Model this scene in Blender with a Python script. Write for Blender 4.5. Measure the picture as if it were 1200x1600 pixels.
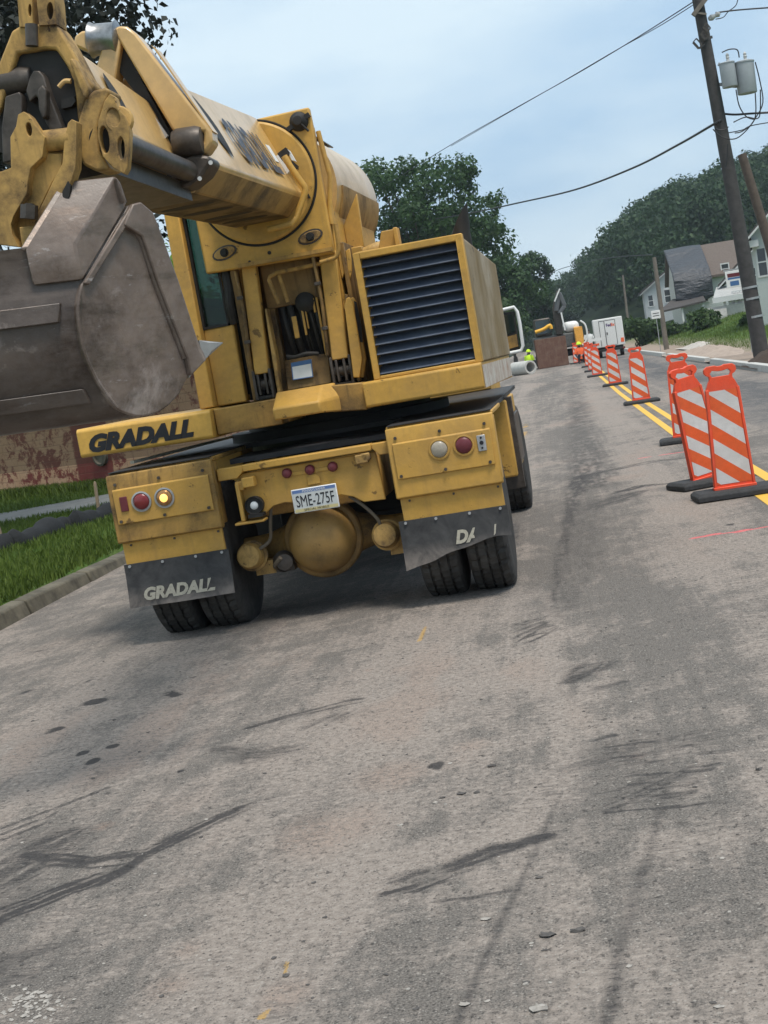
import bpy, bmesh, math, random
import numpy as np
from mathutils import Vector, Matrix
R = math.radians
rng = np.random.default_rng(7)
random.seed(7)
SC = bpy.context.scene
for o in list(bpy.data.objects): bpy.data.objects.remove(o)

# ------------------------------------------------------------------ camera, world, sun, exposure
F_PX, ROLL, EYE = 2200.0, R(9.0), 1.6
PITCH, YAW = R(5.9057), R(7.4485)
FWD = np.array([-math.sin(YAW)*math.cos(PITCH), math.cos(YAW)*math.cos(PITCH), -math.sin(PITCH)])
_r0 = np.array([math.cos(YAW), math.sin(YAW), 0.0]); _u0 = np.cross(_r0, FWD)
RT = math.cos(ROLL)*_r0 - math.sin(ROLL)*_u0
UP = math.sin(ROLL)*_r0 + math.cos(ROLL)*_u0
CAMP = np.array([0.0, 0.0, EYE])
cd = bpy.data.cameras.new('camera'); cam = bpy.data.objects.new('camera', cd); SC.collection.objects.link(cam)
m = Matrix(((RT[0], UP[0], -FWD[0], 0), (RT[1], UP[1], -FWD[1], 0), (RT[2], UP[2], -FWD[2], EYE), (0, 0, 0, 1)))
cam.matrix_world = m
cd.sensor_fit = 'VERTICAL'; cd.sensor_height = 24.0; cd.lens = 24.0*F_PX/1600.0
cd.clip_start = 0.05; cd.clip_end = 3000
SC.camera = cam

SUN_EL, SUN_AZ = R(68), R(140)          # azimuth measured clockwise from +Y
w = bpy.data.worlds.new('World'); SC.world = w; w.use_nodes = True
nt = w.node_tree; nt.nodes.clear()
def N(t, **k):
    n = nt.nodes.new(t)
    for a, b in k.items(): setattr(n, a, b)
    return n
wo = N('ShaderNodeOutputWorld'); mixs = N('ShaderNodeMixShader')
bg1 = N('ShaderNodeBackground'); bg1.inputs['Strength'].default_value = 0.08
sky = N('ShaderNodeTexSky', sky_type='NISHITA'); sky.sun_disc = False
sky.sun_elevation = SUN_EL; sky.sun_rotation = SUN_AZ; sky.air_density = 1.5; sky.dust_density = 2.0
nt.links.new(sky.outputs[0], bg1.inputs[0])
bg2 = N('ShaderNodeBackground'); bg2.inputs['Strength'].default_value = 0.72
tc = N('ShaderNodeTexCoord'); mp = N('ShaderNodeMapping'); mp.inputs['Scale'].default_value = (2.2, 2.2, 7.0)
mp.inputs['Rotation'].default_value = (R(6), R(-9), R(20))
ns = N('ShaderNodeTexNoise'); ns.inputs['Scale'].default_value = 1.3; ns.inputs['Detail'].default_value = 7; ns.inputs['Roughness'].default_value = 0.55
nt.links.new(tc.outputs['Generated'], mp.inputs[0]); nt.links.new(mp.outputs[0], ns.inputs['Vector'])
sep = N('ShaderNodeSeparateXYZ'); nt.links.new(tc.outputs['Generated'], sep.inputs[0])
# the veil is paler towards the west (left) and higher up
ma = N('ShaderNodeMath', operation='MULTIPLY_ADD'); ma.inputs[1].default_value = -0.55; ma.inputs[2].default_value = -0.26
nt.links.new(sep.outputs['X'], ma.inputs[0])
mb_ = N('ShaderNodeMath', operation='MULTIPLY_ADD'); mb_.inputs[1].default_value = 0.75
nt.links.new(sep.outputs['Z'], mb_.inputs[0]); nt.links.new(ma.outputs[0], mb_.inputs[2])
mc = N('ShaderNodeMath', operation='MULTIPLY_ADD'); mc.inputs[1].default_value = 1.6; nt.links.new(ns.outputs['Fac'], mc.inputs[0]); nt.links.new(mb_.outputs[0], mc.inputs[2])
rp = N('ShaderNodeValToRGB'); nt.links.new(mc.outputs[0], rp.inputs[0])
rp.color_ramp.elements[0].position = 0.46; rp.color_ramp.elements[0].color = (0.255, 0.375, 0.515, 1)
rp.color_ramp.elements[1].position = 0.98; rp.color_ramp.elements[1].color = (0.47, 0.56, 0.62, 1)
nt.links.new(rp.outputs[0], bg2.inputs[0])
mixs.inputs[0].default_value = 0.88
nt.links.new(bg1.outputs[0], mixs.inputs[1]); nt.links.new(bg2.outputs[0], mixs.inputs[2]); nt.links.new(mixs.outputs[0], wo.inputs[0])

sl = bpy.data.lights.new('sun', 'SUN'); sl.energy = 1.5; sl.angle = R(16); sl.color = (1.0, 0.94, 0.86)
sun = bpy.data.objects.new('sun', sl); SC.collection.objects.link(sun)
sd = Vector((math.sin(SUN_AZ)*math.cos(SUN_EL), math.cos(SUN_AZ)*math.cos(SUN_EL), math.sin(SUN_EL)))
sun.rotation_euler = sd.to_track_quat('Z', 'Y').to_euler()
SC.view_settings.view_transform = 'Standard'; SC.view_settings.look = 'None'
SC.view_settings.exposure = 1.22; SC.view_settings.gamma = 1.0
SC.cycles.max_bounces = 6; SC.cycles.diffuse_bounces = 3; SC.cycles.glossy_bounces = 3; SC.cycles.transparent_max_bounces = 8
SC.cycles.use_denoising = True

# ------------------------------------------------------------------ where a picture ray meets a chosen real plane
def ray(px, py): return FWD + RT*((px-600)/F_PX) - UP*((py-800)/F_PX)
def at(px, py, Y):
    d = ray(px, py); return CAMP + d*(Y/d[1])
def on_ground(px, py, z=0.0):
    d = ray(px, py); return CAMP + d*((z-EYE)/d[2])
# the machine's own frame: origin on the road under its tail, x right, y forward (away), z up
M_O = np.array([-1.60, 9.0, 0.0]); M_YAW, M_ROLL = R(1.0), R(0.9)
M_F = np.array([math.sin(M_YAW), math.cos(M_YAW), 0]); _mr = np.array([math.cos(M_YAW), -math.sin(M_YAW), 0]); _mu = np.array([0, 0, 1.0])
M_R = math.cos(M_ROLL)*_mr + math.sin(M_ROLL)*_mu; M_U = -math.sin(M_ROLL)*_mr + math.cos(M_ROLL)*_mu
def mplane(px, py, p0, n):
    d = ray(px, py); dl = np.array([d@M_R, d@M_F, d@M_U]); c = CAMP-M_O; cl = np.array([c@M_R, c@M_F, c@M_U])
    p0 = np.array(p0, float); n = np.array(n, float)
    return cl + dl*(((p0-cl)@n)/(dl@n))
def L(px, py, y): return mplane(px, py, (0, y, 0), (0, 1, 0))

# ------------------------------------------------------------------ materials
class NT:
    def __init__(s, name):
        s.m = bpy.data.materials.new(name); s.m.use_nodes = True; s.t = s.m.node_tree
        s.b = s.t.nodes['Principled BSDF']; s.out = s.t.nodes['Material Output']
    def n(s, t, ins=None, **k):
        n = s.t.nodes.new(t)
        for a, b in k.items(): setattr(n, a, b)
        for a, b in (ins or {}).items():
            if hasattr(b, 'is_output'): s.t.links.new(b, n.inputs[a])
            else: n.inputs[a].default_value = b
        return n
    def l(s, a, b): s.t.links.new(a, b)
    def noise(s, vec, scale, detail=6, rough=0.6, dist=0.0):
        return s.n('ShaderNodeTexNoise', {'Vector': vec, 'Scale': scale, 'Detail': detail, 'Roughness': rough, 'Distortion': dist}).outputs['Fac']
    def ramp(s, fac, a, b, ca=(0, 0, 0, 1), cb=(1, 1, 1, 1)):
        r = s.n('ShaderNodeValToRGB', {'Fac': fac}); e = r.color_ramp.elements
        e[0].position = a; e[1].position = b; e[0].color = ca; e[1].color = cb
        return r.outputs['Color']
    def mix(s, fac, a, b, bt='MIX'):
        n = s.n('ShaderNodeMix', data_type='RGBA', blend_type=bt)
        for i, v in ((0, fac), (6, a), (7, b)):
            if hasattr(v, 'is_output'): s.l(v, n.inputs[i])
            elif i == 0: n.inputs[i].default_value = v
            else: n.inputs[i].default_value = v if len(v) == 4 else (*v, 1)
        return n.outputs[2]
    def math(s, op, a, b=0.0, c=0.0):
        n = s.n('ShaderNodeMath', operation=op)
        for i, v in enumerate((a, b, c)):
            if hasattr(v, 'is_output'): s.l(v, n.inputs[i])
            else: n.inputs[i].default_value = v
        return n.outputs[0]
    def coord(s, kind='Object', scale=(1, 1, 1), rot=(0, 0, 0)):
        c = s.n('ShaderNodeTexCoord').outputs[kind]
        return s.n('ShaderNodeMapping', {'Vector': c, 'Scale': scale, 'Rotation': rot}).outputs[0]
    def bump(s, h, strength, dist=0.01):
        b = s.n('ShaderNodeBump', {'Height': h, 'Strength': strength, 'Distance': dist}); s.l(b.outputs[0], s.b.inputs['Normal'])
    def set(s, col=None, rough=None, metal=None, spec=None):
        for k, v in (('Base Color', col), ('Roughness', rough), ('Metallic', metal), ('Specular IOR Level', spec)):
            if v is None: continue
            if hasattr(v, 'is_output'): s.l(v, s.b.inputs[k])
            elif k == 'Base Color': s.b.inputs[k].default_value = (*v[:3], 1)
            else: s.b.inputs[k].default_value = v

def paint(name, base, dirt=(0.16, 0.115, 0.07), amt=0.5, rust=0.25, rough=0.5, streak=0.4, spec=0.35, kind='Object', scale=1.0, sr=(0.50, 0.70)):
    t = NT(name); c = t.coord(kind, (scale,)*3)
    n1 = t.noise(c, 2.6, 9, 0.65); n2 = t.noise(c, 21, 6, 0.6); n3 = t.noise(c, 90, 3, 0.6)
    cs = t.coord(kind, (16*scale, 16*scale, 1.1*scale)); n4 = t.noise(cs, 1.0, 5, 0.6)
    col = t.mix(t.ramp(n2, 0.3, 0.75), tuple(x*0.86 for x in base), tuple(min(1, x*1.08) for x in base))
    d = t.math('MULTIPLY', t.ramp(n1, 0.44, 0.66), amt)
    d2 = t.math('MULTIPLY', t.ramp(n4, *sr), streak)
    d = t.math('MAXIMUM', d, d2)
    d = t.math('MULTIPLY', d, t.math('MULTIPLY_ADD', n3, 0.8, 0.6))
    col = t.mix(d, col, dirt)
    rm = t.noise(c, 8.5, 10, 0.72, 0.4)
    rmask = t.math('MULTIPLY', t.ramp(rm, 0.625, 0.66), rust)
    col = t.mix(rmask, col, (0.045, 0.022, 0.012))
    t.set(col, t.math('MULTIPLY_ADD', d, 0.35, rough), 0.0, spec)
    t.bump(t.math('ADD', t.math('MULTIPLY', n3, 0.4), rm), 0.12, 0.004)
    return t.m
def plain(name, col, rough=0.6, metal=0.0, var=0.2, scale=12, spec=0.4, bump=0.0, kind='Object'):
    t = NT(name); c = t.coord(kind)
    n = t.noise(c, scale, 6, 0.65)
    t.set(t.mix(t.ramp(n, 0.25, 0.78), tuple(x*(1-var) for x in col), tuple(min(1, x*(1+var)) for x in col)), rough, metal, spec)
    if bump: t.bump(n, bump, 0.01)
    return t.m

YEL = (0.55, 0.312, 0.064)
M = {}
M['yel'] = paint('yellow_paint', YEL, amt=0.36, rust=0.7, streak=0.24)
M['yel_dirty'] = paint('grimy_yellow_paint', (0.43, 0.245, 0.060), dirt=(0.075, 0.050, 0.026), amt=0.95, rust=0.8, streak=0.8)
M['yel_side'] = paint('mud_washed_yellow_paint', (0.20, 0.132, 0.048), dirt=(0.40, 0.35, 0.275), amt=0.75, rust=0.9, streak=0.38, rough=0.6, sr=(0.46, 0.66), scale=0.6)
M['yel_clean'] = paint('yellow_box_paint', (0.62, 0.36, 0.075), amt=0.15, rust=0.08, streak=0.08, rough=0.42)
M['yel_worn'] = paint('worn_yellow_casting', (0.47, 0.285, 0.085), dirt=(0.065, 0.042, 0.028), amt=1.0, rust=1.0, streak=0.5, rough=0.55, scale=2.0)
M['boom'] = paint('sky_sheen_yellow_paint', (0.60, 0.375, 0.135), amt=0.35, rust=0.15, streak=0.0, rough=0.32, spec=0.6)  # base colour lightened to carry the sky's sheen on the boom
_b = M['boom'].node_tree.nodes['Principled BSDF']; _b.inputs['Coat Weight'].default_value = 0.4; _b.inputs['Coat Roughness'].default_value = 0.14
M['mast'] = paint('shaded_greasy_mast_paint', (0.25, 0.145, 0.042), dirt=(0.035, 0.024, 0.015), amt=0.9, rust=0.8, streak=0.7)  # dark brown paints in the shade under the boom, along with grease
M['yel_shade_grime'] = paint('grime_and_shade_paint', (0.33, 0.195, 0.060), dirt=(0.060, 0.042, 0.024), amt=0.85, rust=0.5, streak=0.0)  # paints the shade on the boom's lower facets; plain grime elsewhere
M['shade_grease'] = paint('shaded_greasy_underside', (0.17, 0.105, 0.040), dirt=(0.022, 0.016, 0.011), amt=0.9, rust=0.6, streak=0.0)  # dark base paints in the shade beneath the boom as well as grease
M['black'] = plain('grimy_black', (0.018, 0.016, 0.014), 0.65, var=0.6, scale=9, bump=0.2)
M['deck'] = plain('dark_deck_plate', (0.035, 0.035, 0.037), 0.55, var=0.35, scale=6, bump=0.1)
M['steel'] = plain('bare_steel', (0.30, 0.30, 0.30), 0.35, metal=0.9, var=0.35, scale=25)
M['dsteel'] = plain('greasy_dark_steel', (0.075, 0.062, 0.052), 0.45, metal=0.35, var=0.6, scale=14, bump=0.25)
M['zinc'] = plain('zinc_plate', (0.42, 0.42, 0.42), 0.45, metal=0.6, var=0.2)
M['glass_dark'] = plain('dark_cab_glass', (0.018, 0.028, 0.026), 0.06, spec=0.9, var=0.2, scale=2)
M['red'] = plain('red_lens', (0.19, 0.018, 0.02), 0.28, spec=0.6, var=0.15)
M['maroon'] = plain('faded_red_lens', (0.13, 0.025, 0.032), 0.4, var=0.2)
M['clear'] = plain('frosted_lens', (0.34, 0.30, 0.24), 0.25, var=0.25, scale=40)
M['white'] = plain('white_paint', (0.72, 0.72, 0.70), 0.5, var=0.08)
M['ink'] = plain('black_lettering', (0.012, 0.012, 0.016), 0.5, var=0.3)
M['offwhite'] = plain('worn_white_lettering', (0.50, 0.46, 0.37), 0.7, var=0.25, scale=60)
M['blue'] = plain('blue_print', (0.06, 0.14, 0.30), 0.5)
def _louv():
    t = NT('navy_louver'); c = t.coord('Object'); n = t.noise(c, 7, 8, 0.7); n2 = t.noise(c, 60, 3)
    col = t.mix(t.ramp(n, 0.35, 0.8), (0.050, 0.070, 0.115), (0.115, 0.140, 0.180)); col = t.mix(t.math('MULTIPLY', n2, 0.25), col, (0.14, 0.13, 0.12))
    t.set(col, 0.5, 0.0, 0.4); return t.m
M['louver'] = _louv()
def _bucket(dk=1.0, nm='scuffed_brown_steel'):
    t = NT(nm); c = t.coord('Object'); n1 = t.noise(c, 3.2, 10, 0.7, 0.3); n2 = t.noise(c, 26, 8, 0.7); n3 = t.noise(t.coord('Object', (5, 5, 50)), 1, 5)
    col = t.mix(t.ramp(n1, 0.34, 0.70), (0.088, 0.061, 0.047), (0.235, 0.180, 0.145))
    col = t.mix(t.math('MULTIPLY', t.ramp(n2, 0.45, 0.72), 0.5), col, (0.20, 0.165, 0.145))
    sc = t.math('MULTIPLY', t.ramp(t.noise(t.coord('Object', (2, 2, 7), (0.3, 0.2, 0)), 2.6, 12, 0.8), 0.60, 0.66), 0.75)
    col = t.mix(sc, col, (0.38, 0.35, 0.33))
    col = t.mix(t.math('MULTIPLY', t.ramp(n3, 0.55, 0.8), 0.3), col, (0.05, 0.04, 0.036))
    col = t.mix(1.0, col, (dk, dk, dk), 'MULTIPLY')
    cake = t.ramp(t.noise(c, 2.1, 9, 0.7, 0.6), 0.56, 0.66); col = t.mix(t.math('MULTIPLY', cake, 0.6), col, (0.36, 0.30, 0.265)); bare = t.ramp(t.noise(t.coord('Object', (1.5, 1.5, 5)), 1.7, 10, 0.75, 0.2), 0.50, 0.66)
    t.set(col, t.math('MULTIPLY_ADD', n2, 0.45, 0.18), t.math('MULTIPLY', bare, 0.75), 0.5); t.bump(t.math('ADD', n1, t.math('ADD', n2, cake)), 0.25, 0.006); return t.m
M['bucket'] = _bucket(); M['shell'] = _bucket(0.55, 'dark_scraped_steel')
def _tooth():
    t = NT('ground_grey_steel'); c = t.coord('Object'); n = t.noise(c, 14, 8)
    t.set(t.mix(n, (0.20, 0.19, 0.18), (0.42, 0.42, 0.41)), 0.45, 0.3); t.bump(n, 0.3, 0.006); return t.m
M['tooth'] = _tooth()
def _rubber():
    t = NT('dusty_rubber'); c = t.coord('Object'); n = t.noise(c, 5, 8, 0.7); n2 = t.noise(c, 40, 5)
    col = t.mix(t.ramp(n, 0.4, 0.75), (0.022, 0.021, 0.020), (0.085, 0.078, 0.07)); col = t.mix(t.math('MULTIPLY', n2, 0.3), col, (0.10, 0.092, 0.082))
    t.set(col, 0.8, 0, 0.25); t.bump(n2, 0.3, 0.004); return t.m
M['rubber'] = _rubber()
def _flap():
    t = NT('scuffed_rubber_flap'); c = t.coord('Object'); n = t.noise(c, 6, 9, 0.72, 0.5)
    z = t.n('ShaderNodeSeparateXYZ', {'Vector': t.coord('Object')}).outputs['Z']
    low = t.math('MULTIPLY', t.ramp(z, 0.26, 0.42, (1, 1, 1, 1), (0, 0, 0, 1)), 0.8)
    col = t.mix(t.ramp(n, 0.4, 0.75), (0.030, 0.030, 0.031), (0.075, 0.073, 0.072))
    col = t.mix(t.math('MULTIPLY', low, t.ramp(n, 0.3, 0.6)), col, (0.26, 0.22, 0.19))
    t.set(col, 0.7, 0, 0.3); t.bump(n, 0.2, 0.006); return t.m
M['flap'] = _flap()
def emit(name, col, s):
    t = NT(name); t.set(col, 0.4); t.b.inputs['Emission Color'].default_value = (*col, 1); t.b.inputs['Emission Strength'].default_value = s; return t.m
M['lamp_on'] = emit('lit_amber_bulb', (1.0, 0.50, 0.13), 0.75)
def _amber():
    t = NT('amber_reflector_bowl'); t.set((0.40, 0.20, 0.07), 0.25, 0.4); return t.m
M['amber'] = _amber()

# ------------------------------------------------------------------ mesh builder
class MB:
    def __init__(s, xf=None): s.v = []; s.f = []; s.mi = []; s.sm = []; s.xf = xf
    def add(s, vs, fs, mi=0, smooth=False):
        b = len(s.v); s.v += [tuple(map(float, p)) for p in vs]
        for f in fs: s.f.append([i+b for i in f]); s.mi.append(mi); s.sm.append(smooth)
        return s
    def box(s, x0, x1, y0, y1, z0, z1, mi=0):
        return s.add([(x0,y0,z0),(x1,y0,z0),(x1,y1,z0),(x0,y1,z0),(x0,y0,z1),(x1,y0,z1),(x1,y1,z1),(x0,y1,z1)],
                     [(0,3,2,1),(4,5,6,7),(0,1,5,4),(1,2,6,5),(2,3,7,6),(3,0,4,7)], mi)
    def obox(s, c, ax, ay, az, hx, hy, hz, mi=0):
        c, ax, ay, az = (np.array(q, float) for q in (c, ax, ay, az))
        vs = [c+ax*sx*hx+ay*sy*hy+az*sz*hz for sz in (-1, 1) for sx, sy in ((-1,-1),(1,-1),(1,1),(-1,1))]
        return s.add(vs, [(0,3,2,1),(4,5,6,7),(0,1,5,4),(1,2,6,5),(2,3,7,6),(3,0,4,7)], mi)
    def bar(s, p0, p1, wd, th, up=(0, 0, 1), mi=0):
        p0, p1 = np.array(p0, float), np.array(p1, float); d = p1-p0; ln = np.linalg.norm(d); d /= ln
        sd_ = np.cross(d, np.array(up, float)); sd_ /= np.linalg.norm(sd_); u = np.cross(sd_, d)
        return s.obox((p0+p1)/2, d, sd_, u, ln/2, wd/2, th/2, mi)
    def loft(s, rings, mi=0, cap=True, smooth=False, closed=True):
        n = len(rings[0]); vs = [p for r_ in rings for p in r_]; fs = []
        for k in range(len(rings)-1):
            for i in range(n if closed else n-1):
                j = (i+1) % n; fs.append((k*n+i, k*n+j, (k+1)*n+j, (k+1)*n+i))
        s.add(vs, fs, mi, smooth)
        if cap: s.add(rings[0], [tuple(range(n))[::-1]], mi); s.add(rings[-1], [tuple(range(n))], mi)
        return s
    def prism(s, poly, off, mi=0):
        """poly: 3-D outline, off: 3-D thickness vector"""
        a = [np.array(p, float) for p in poly]; b = [p+np.array(off, float) for p in a]
        return s.loft([a, b], mi)
    def holed(s, outer, holes, off, mi=0):
        bm = bmesh.new(); off = Vector(off); loops = []
        for lp in [outer]+holes:
            vs = [bm.verts.new(Vector(map(float, p))) for p in lp]
            loops.append([bm.edges.new((vs[i], vs[(i+1) % len(vs)])) for i in range(len(vs))])
        bmesh.ops.triangle_fill(bm, edges=[e for l_ in loops for e in l_], use_beauty=True)
        fs = bm.faces[:]
        r_ = bmesh.ops.extrude_face_region(bm, geom=fs)
        # keep the original faces as the other side
        nv = [g for g in r_['geom'] if isinstance(g, bmesh.types.BMVert)]
        for v in nv: v.co += off
        bmesh.ops.recalc_face_normals(bm, faces=bm.faces[:])
        bm.verts.index_update()
        s.add([v.co[:] for v in bm.verts], [[v.index for v in f.verts] for f in bm.faces], mi); bm.free(); return s
    def cyl(s, p0, p1, r, r2=None, seg=24, mi=0, cap=True, smooth=True):
        p0, p1 = np.array(p0, float), np.array(p1, float); d = p1-p0; d = d/np.linalg.norm(d)
        a = np.cross(d, (0, 0, 1) if abs(d[2]) < 0.9 else (1, 0, 0)); a /= np.linalg.norm(a); b = np.cross(d, a)
        r2 = r if r2 is None else r2; th = np.linspace(0, 2*math.pi, seg, endpoint=False)
        return s.loft([[p0+r*(a*math.cos(t)+b*math.sin(t)) for t in th], [p1+r2*(a*math.cos(t)+b*math.sin(t)) for t in th]], mi, cap, smooth)
    def rev(s, c, axis, prof, seg=32, mi=0, smooth=True, mod=None):
        """prof: list of (distance along axis, radius)"""
        c = np.array(c, float); d = np.array(axis, float); d /= np.linalg.norm(d)
        a = np.cross(d, (0, 0, 1) if abs(d[2]) < 0.9 else (1, 0, 0)); a /= np.linalg.norm(a); b = np.cross(d, a)
        th = np.linspace(0, 2*math.pi, seg, endpoint=False); rings = []
        for k, (h, r_) in enumerate(prof):
            rings.append([c+d*h+(r_+(mod(k, i) if mod else 0))*(a*math.cos(t)+b*math.sin(t)) for i, t in enumerate(th)])
        return s.loft(rings, mi, True, smooth)
    def tube(s, pts, r, seg=10, mi=0, sub=1):
        P = [np.array(p, float) for p in pts]
        if sub > 1 and len(P) > 2:
            Q = []
            for i in range(len(P)-1):
                p0, p1, p2, p3 = P[max(i-1, 0)], P[i], P[i+1], P[min(i+2, len(P)-1)]
                for k in range(sub):
                    t = k/sub; Q.append(0.5*((2*p1)+(p2-p0)*t+(2*p0-5*p1+4*p2-p3)*t*t+(3*p1-p0-3*p2+p3)*t**3))
            Q.append(P[-1]); P = Q
        rings = []; a = None
        for i, p in enumerate(P):
            d = P[min(i+1, len(P)-1)]-P[max(i-1, 0)]; d = d/np.linalg.norm(d)
            if a is None: a = np.cross(d, (0, 0, 1) if abs(d[2]) < 0.9 else (1, 0, 0))
            a = a-d*(a@d); a /= np.linalg.norm(a); b = np.cross(d, a)
            rr = r(i/(len(P)-1)) if callable(r) else r
            rings.append([p+rr*(a*math.cos(t)+b*math.sin(t)) for t in np.linspace(0, 2*math.pi, seg, endpoint=False)])
        return s.loft(rings, mi, True, True)
    def dome(s, c, axis, r, h, seg=24, k=6, mi=0):
        return s.rev(c, axis, [(h*math.sin(a), max(1e-4, r*math.cos(a))) for a in np.linspace(0, math.pi/2-0.02, k+1)], seg, mi)
    def build(s, name, mat, parent=None, bevel=0.0, seg=2, tags=None, each=False):
        me = bpy.data.meshes.new(name)
        vs = s.v if s.xf is None else [s.xf(p) for p in s.v]
        me.from_pydata([tuple(p) for p in vs], [], s.f)
        me.polygons.foreach_set('material_index', s.mi)
        bm = bmesh.new(); bm.from_mesh(me)
        bmesh.ops.remove_doubles(bm, verts=bm.verts[:], dist=2e-6)
        if not getattr(s, 'keep', False): bmesh.ops.recalc_face_normals(bm, faces=bm.faces[:])
        meshes = [me]
        if each:
            bm.verts.index_update(); seen = set(); isl = []
            for v in bm.verts:
                if v.index in seen: continue
                st, cur = [v], set()
                while st:
                    q = st.pop()
                    if q.index in cur: continue
                    cur.add(q.index); st += [e.other_vert(q) for e in q.link_edges]
                seen |= cur; isl.append(cur)
            meshes = []
            for cur in isl:
                b2 = bm.copy(); bmesh.ops.delete(b2, geom=[v for v in b2.verts if v.index not in cur], context='VERTS')
                m2 = bpy.data.meshes.new(name); b2.to_mesh(m2); b2.free(); meshes.append(m2)
            bpy.data.meshes.remove(me)
        else: bm.to_mesh(me)
        bm.free(); o = None
        for me in meshes:
            for m_ in (mat if isinstance(mat, (list, tuple)) else [mat]): me.materials.append(m_)
            me.polygons.foreach_set('use_smooth', [True]*len(me.polygons)); me.set_sharp_from_angle(angle=R(32))
            ob = bpy.data.objects.new(name, me); SC.collection.objects.link(ob); o = o or ob
            if parent: ob.parent = parent
            if bevel:
                b = ob.modifiers.new('bevel', 'BEVEL'); b.width = bevel; b.segments = seg; b.limit_method = 'ANGLE'; b.angle_limit = R(35)
        if tags: tag(o, *tags)
        return o
def tag(o, label=None, cat=None, group=None, kind=None):
    if label: o['label'] = label
    if cat: o['category'] = cat
    if group: o['group'] = group
    if kind: o['kind'] = kind
    return o
def thing(name, label, cat, loc=(0, 0, 0), rz=0, group=None):
    o = bpy.data.objects.new(name, None); SC.collection.objects.link(o); o.empty_display_size = 0.2
    o.location = loc; o.rotation_euler = (0, 0, rz); return tag(o, label, cat, group)
def kids(o): return [c for c in bpy.data.objects if c.parent == o]
def copy_tree(o, parent=None):
    c = o.copy(); SC.collection.objects.link(c)
    if parent: c.parent = parent
    for ch in kids(o): copy_tree(ch, c)
    return c
def text(name, body, mat, parent, org, xd, yd, size, bold=0.0, shear=0.0, sx=1.0, th=0.003, align='LEFT', erase=None, fit=None):
    cu = bpy.data.curves.new('txt', 'FONT'); cu.body = body; cu.size = 1.0; cu.offset = bold; cu.shear = shear; cu.align_x = align; cu.resolution_u = 3
    to = bpy.data.objects.new('txt', cu); SC.collection.objects.link(to)
    dg = bpy.context.evaluated_depsgraph_get(); me = bpy.data.meshes.new_from_object(to.evaluated_get(dg))
    bpy.data.objects.remove(to); bpy.data.curves.remove(cu)
    org, xd, yd = np.array(org, float), np.array(xd, float), np.array(yd, float)
    xd /= np.linalg.norm(xd); yd = yd-xd*(yd@xd); yd /= np.linalg.norm(yd); n = np.cross(xd, yd)
    if fit: xs_ = [v.co.x for v in me.vertices]; sx = fit/((max(xs_)-min(xs_))*size); off_ = min(xs_)*size*sx; org = org-xd*off_
    for v in me.vertices: v.co = org+xd*v.co.x*size*sx+yd*v.co.y*size+n*th
    me.name = name; me.materials.clear(); me.materials.append(mat)
    bm = bmesh.new(); bm.from_mesh(me)
    if erase:
        bmesh.ops.triangulate(bm, faces=bm.faces[:])
        bmesh.ops.subdivide_edges(bm, edges=bm.edges[:], cuts=2)
        bmesh.ops.delete(bm, geom=[f for f in bm.faces if erase(np.array(f.calc_center_median()))], context='FACES')
    bm.to_mesh(me); bm.free()
    o = bpy.data.objects.new(name, me); SC.collection.objects.link(o)
    if parent: o.parent = parent
    return o
def ell(cx, cy, rx, ry, n=14, rot=0.0):
    return [(cx+rx*math.cos(t)*math.cos(rot)-ry*math.sin(t)*math.sin(rot), cy+rx*math.cos(t)*math.sin(rot)+ry*math.sin(t)*math.cos(rot)) for t in np.linspace(0, 2*math.pi, n, endpoint=False)]

# ================================================================== THE EXCAVATOR TRUCK
EX = thing('wheeled_excavator', 'large yellow truck mounted excavator with its boom and brown bucket swung over its tail', 'excavator', tuple(M_O))
EX.rotation_euler = Matrix(((M_R[0], M_F[0], M_U[0]), (M_R[1], M_F[1], M_U[1]), (M_R[2], M_F[2], M_U[2]))).to_euler()
_a = R(-2.0)
def UX(p):                                   # the upper works stand 2 degrees off the truck's axis
    x, y = p[0]+0.1, p[1]-0.35
    return (x*math.cos(_a)-y*math.sin(_a)-0.1, x*math.sin(_a)+y*math.cos(_a)+0.35, p[2])
def bolts(mb, pts, r=0.011, h=0.012, ax=(0, -1, 0)):
    for p in pts: mb.cyl(p, np.array(p)+np.array(ax)*h, r, seg=6, smooth=False)

# ---- truck frame, deck, turntable
MB().box(-0.50, 0.42, 0.30, 6.4, 0.72, 1.03).box(-0.62, 0.54, 1.3, 1.7, 0.80, 1.12).build('chassis_frame', M['yel_dirty'], EX, 0.01)
d = MB(); d.box(-1.33, 1.20, 1.05, 4.6, 1.165, 1.195).box(-0.62, 0.52, 0.42, 1.05, 1.10, 1.135)
d.build('deck_plate', M['deck'], EX)
MB().cyl((-0.07, 1.95, 1.03), (-0.07, 1.95, 1.36), 0.72, seg=48).cyl((-0.07, 1.95, 1.19), (-0.07, 1.95, 1.26), 0.86, seg=48).build('turntable', M['black'], EX)
MB().bar((-1.28, 0.35, 1.23), (-0.40, 3.4, 1.27), 0.03, 0.02).box(-0.43, -0.37, 3.38, 3.42, 1.24, 1.31).build('marker_rod', M['offwhite'], EX)
MB().box(-0.95, 0.88, 2.0, 2.9, 0.30, 0.85).box(-0.5, 0.42, 1.1, 2.0, 0.55, 0.72).cyl((-0.07, 0.8, 0.52), (-0.07, 3.0, 0.60), 0.07, seg=16).box(-0.95, 0.88, 2.9, 4.4, 0.55, 0.9).build('underbody', M['black'], EX, 0.02)
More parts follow.
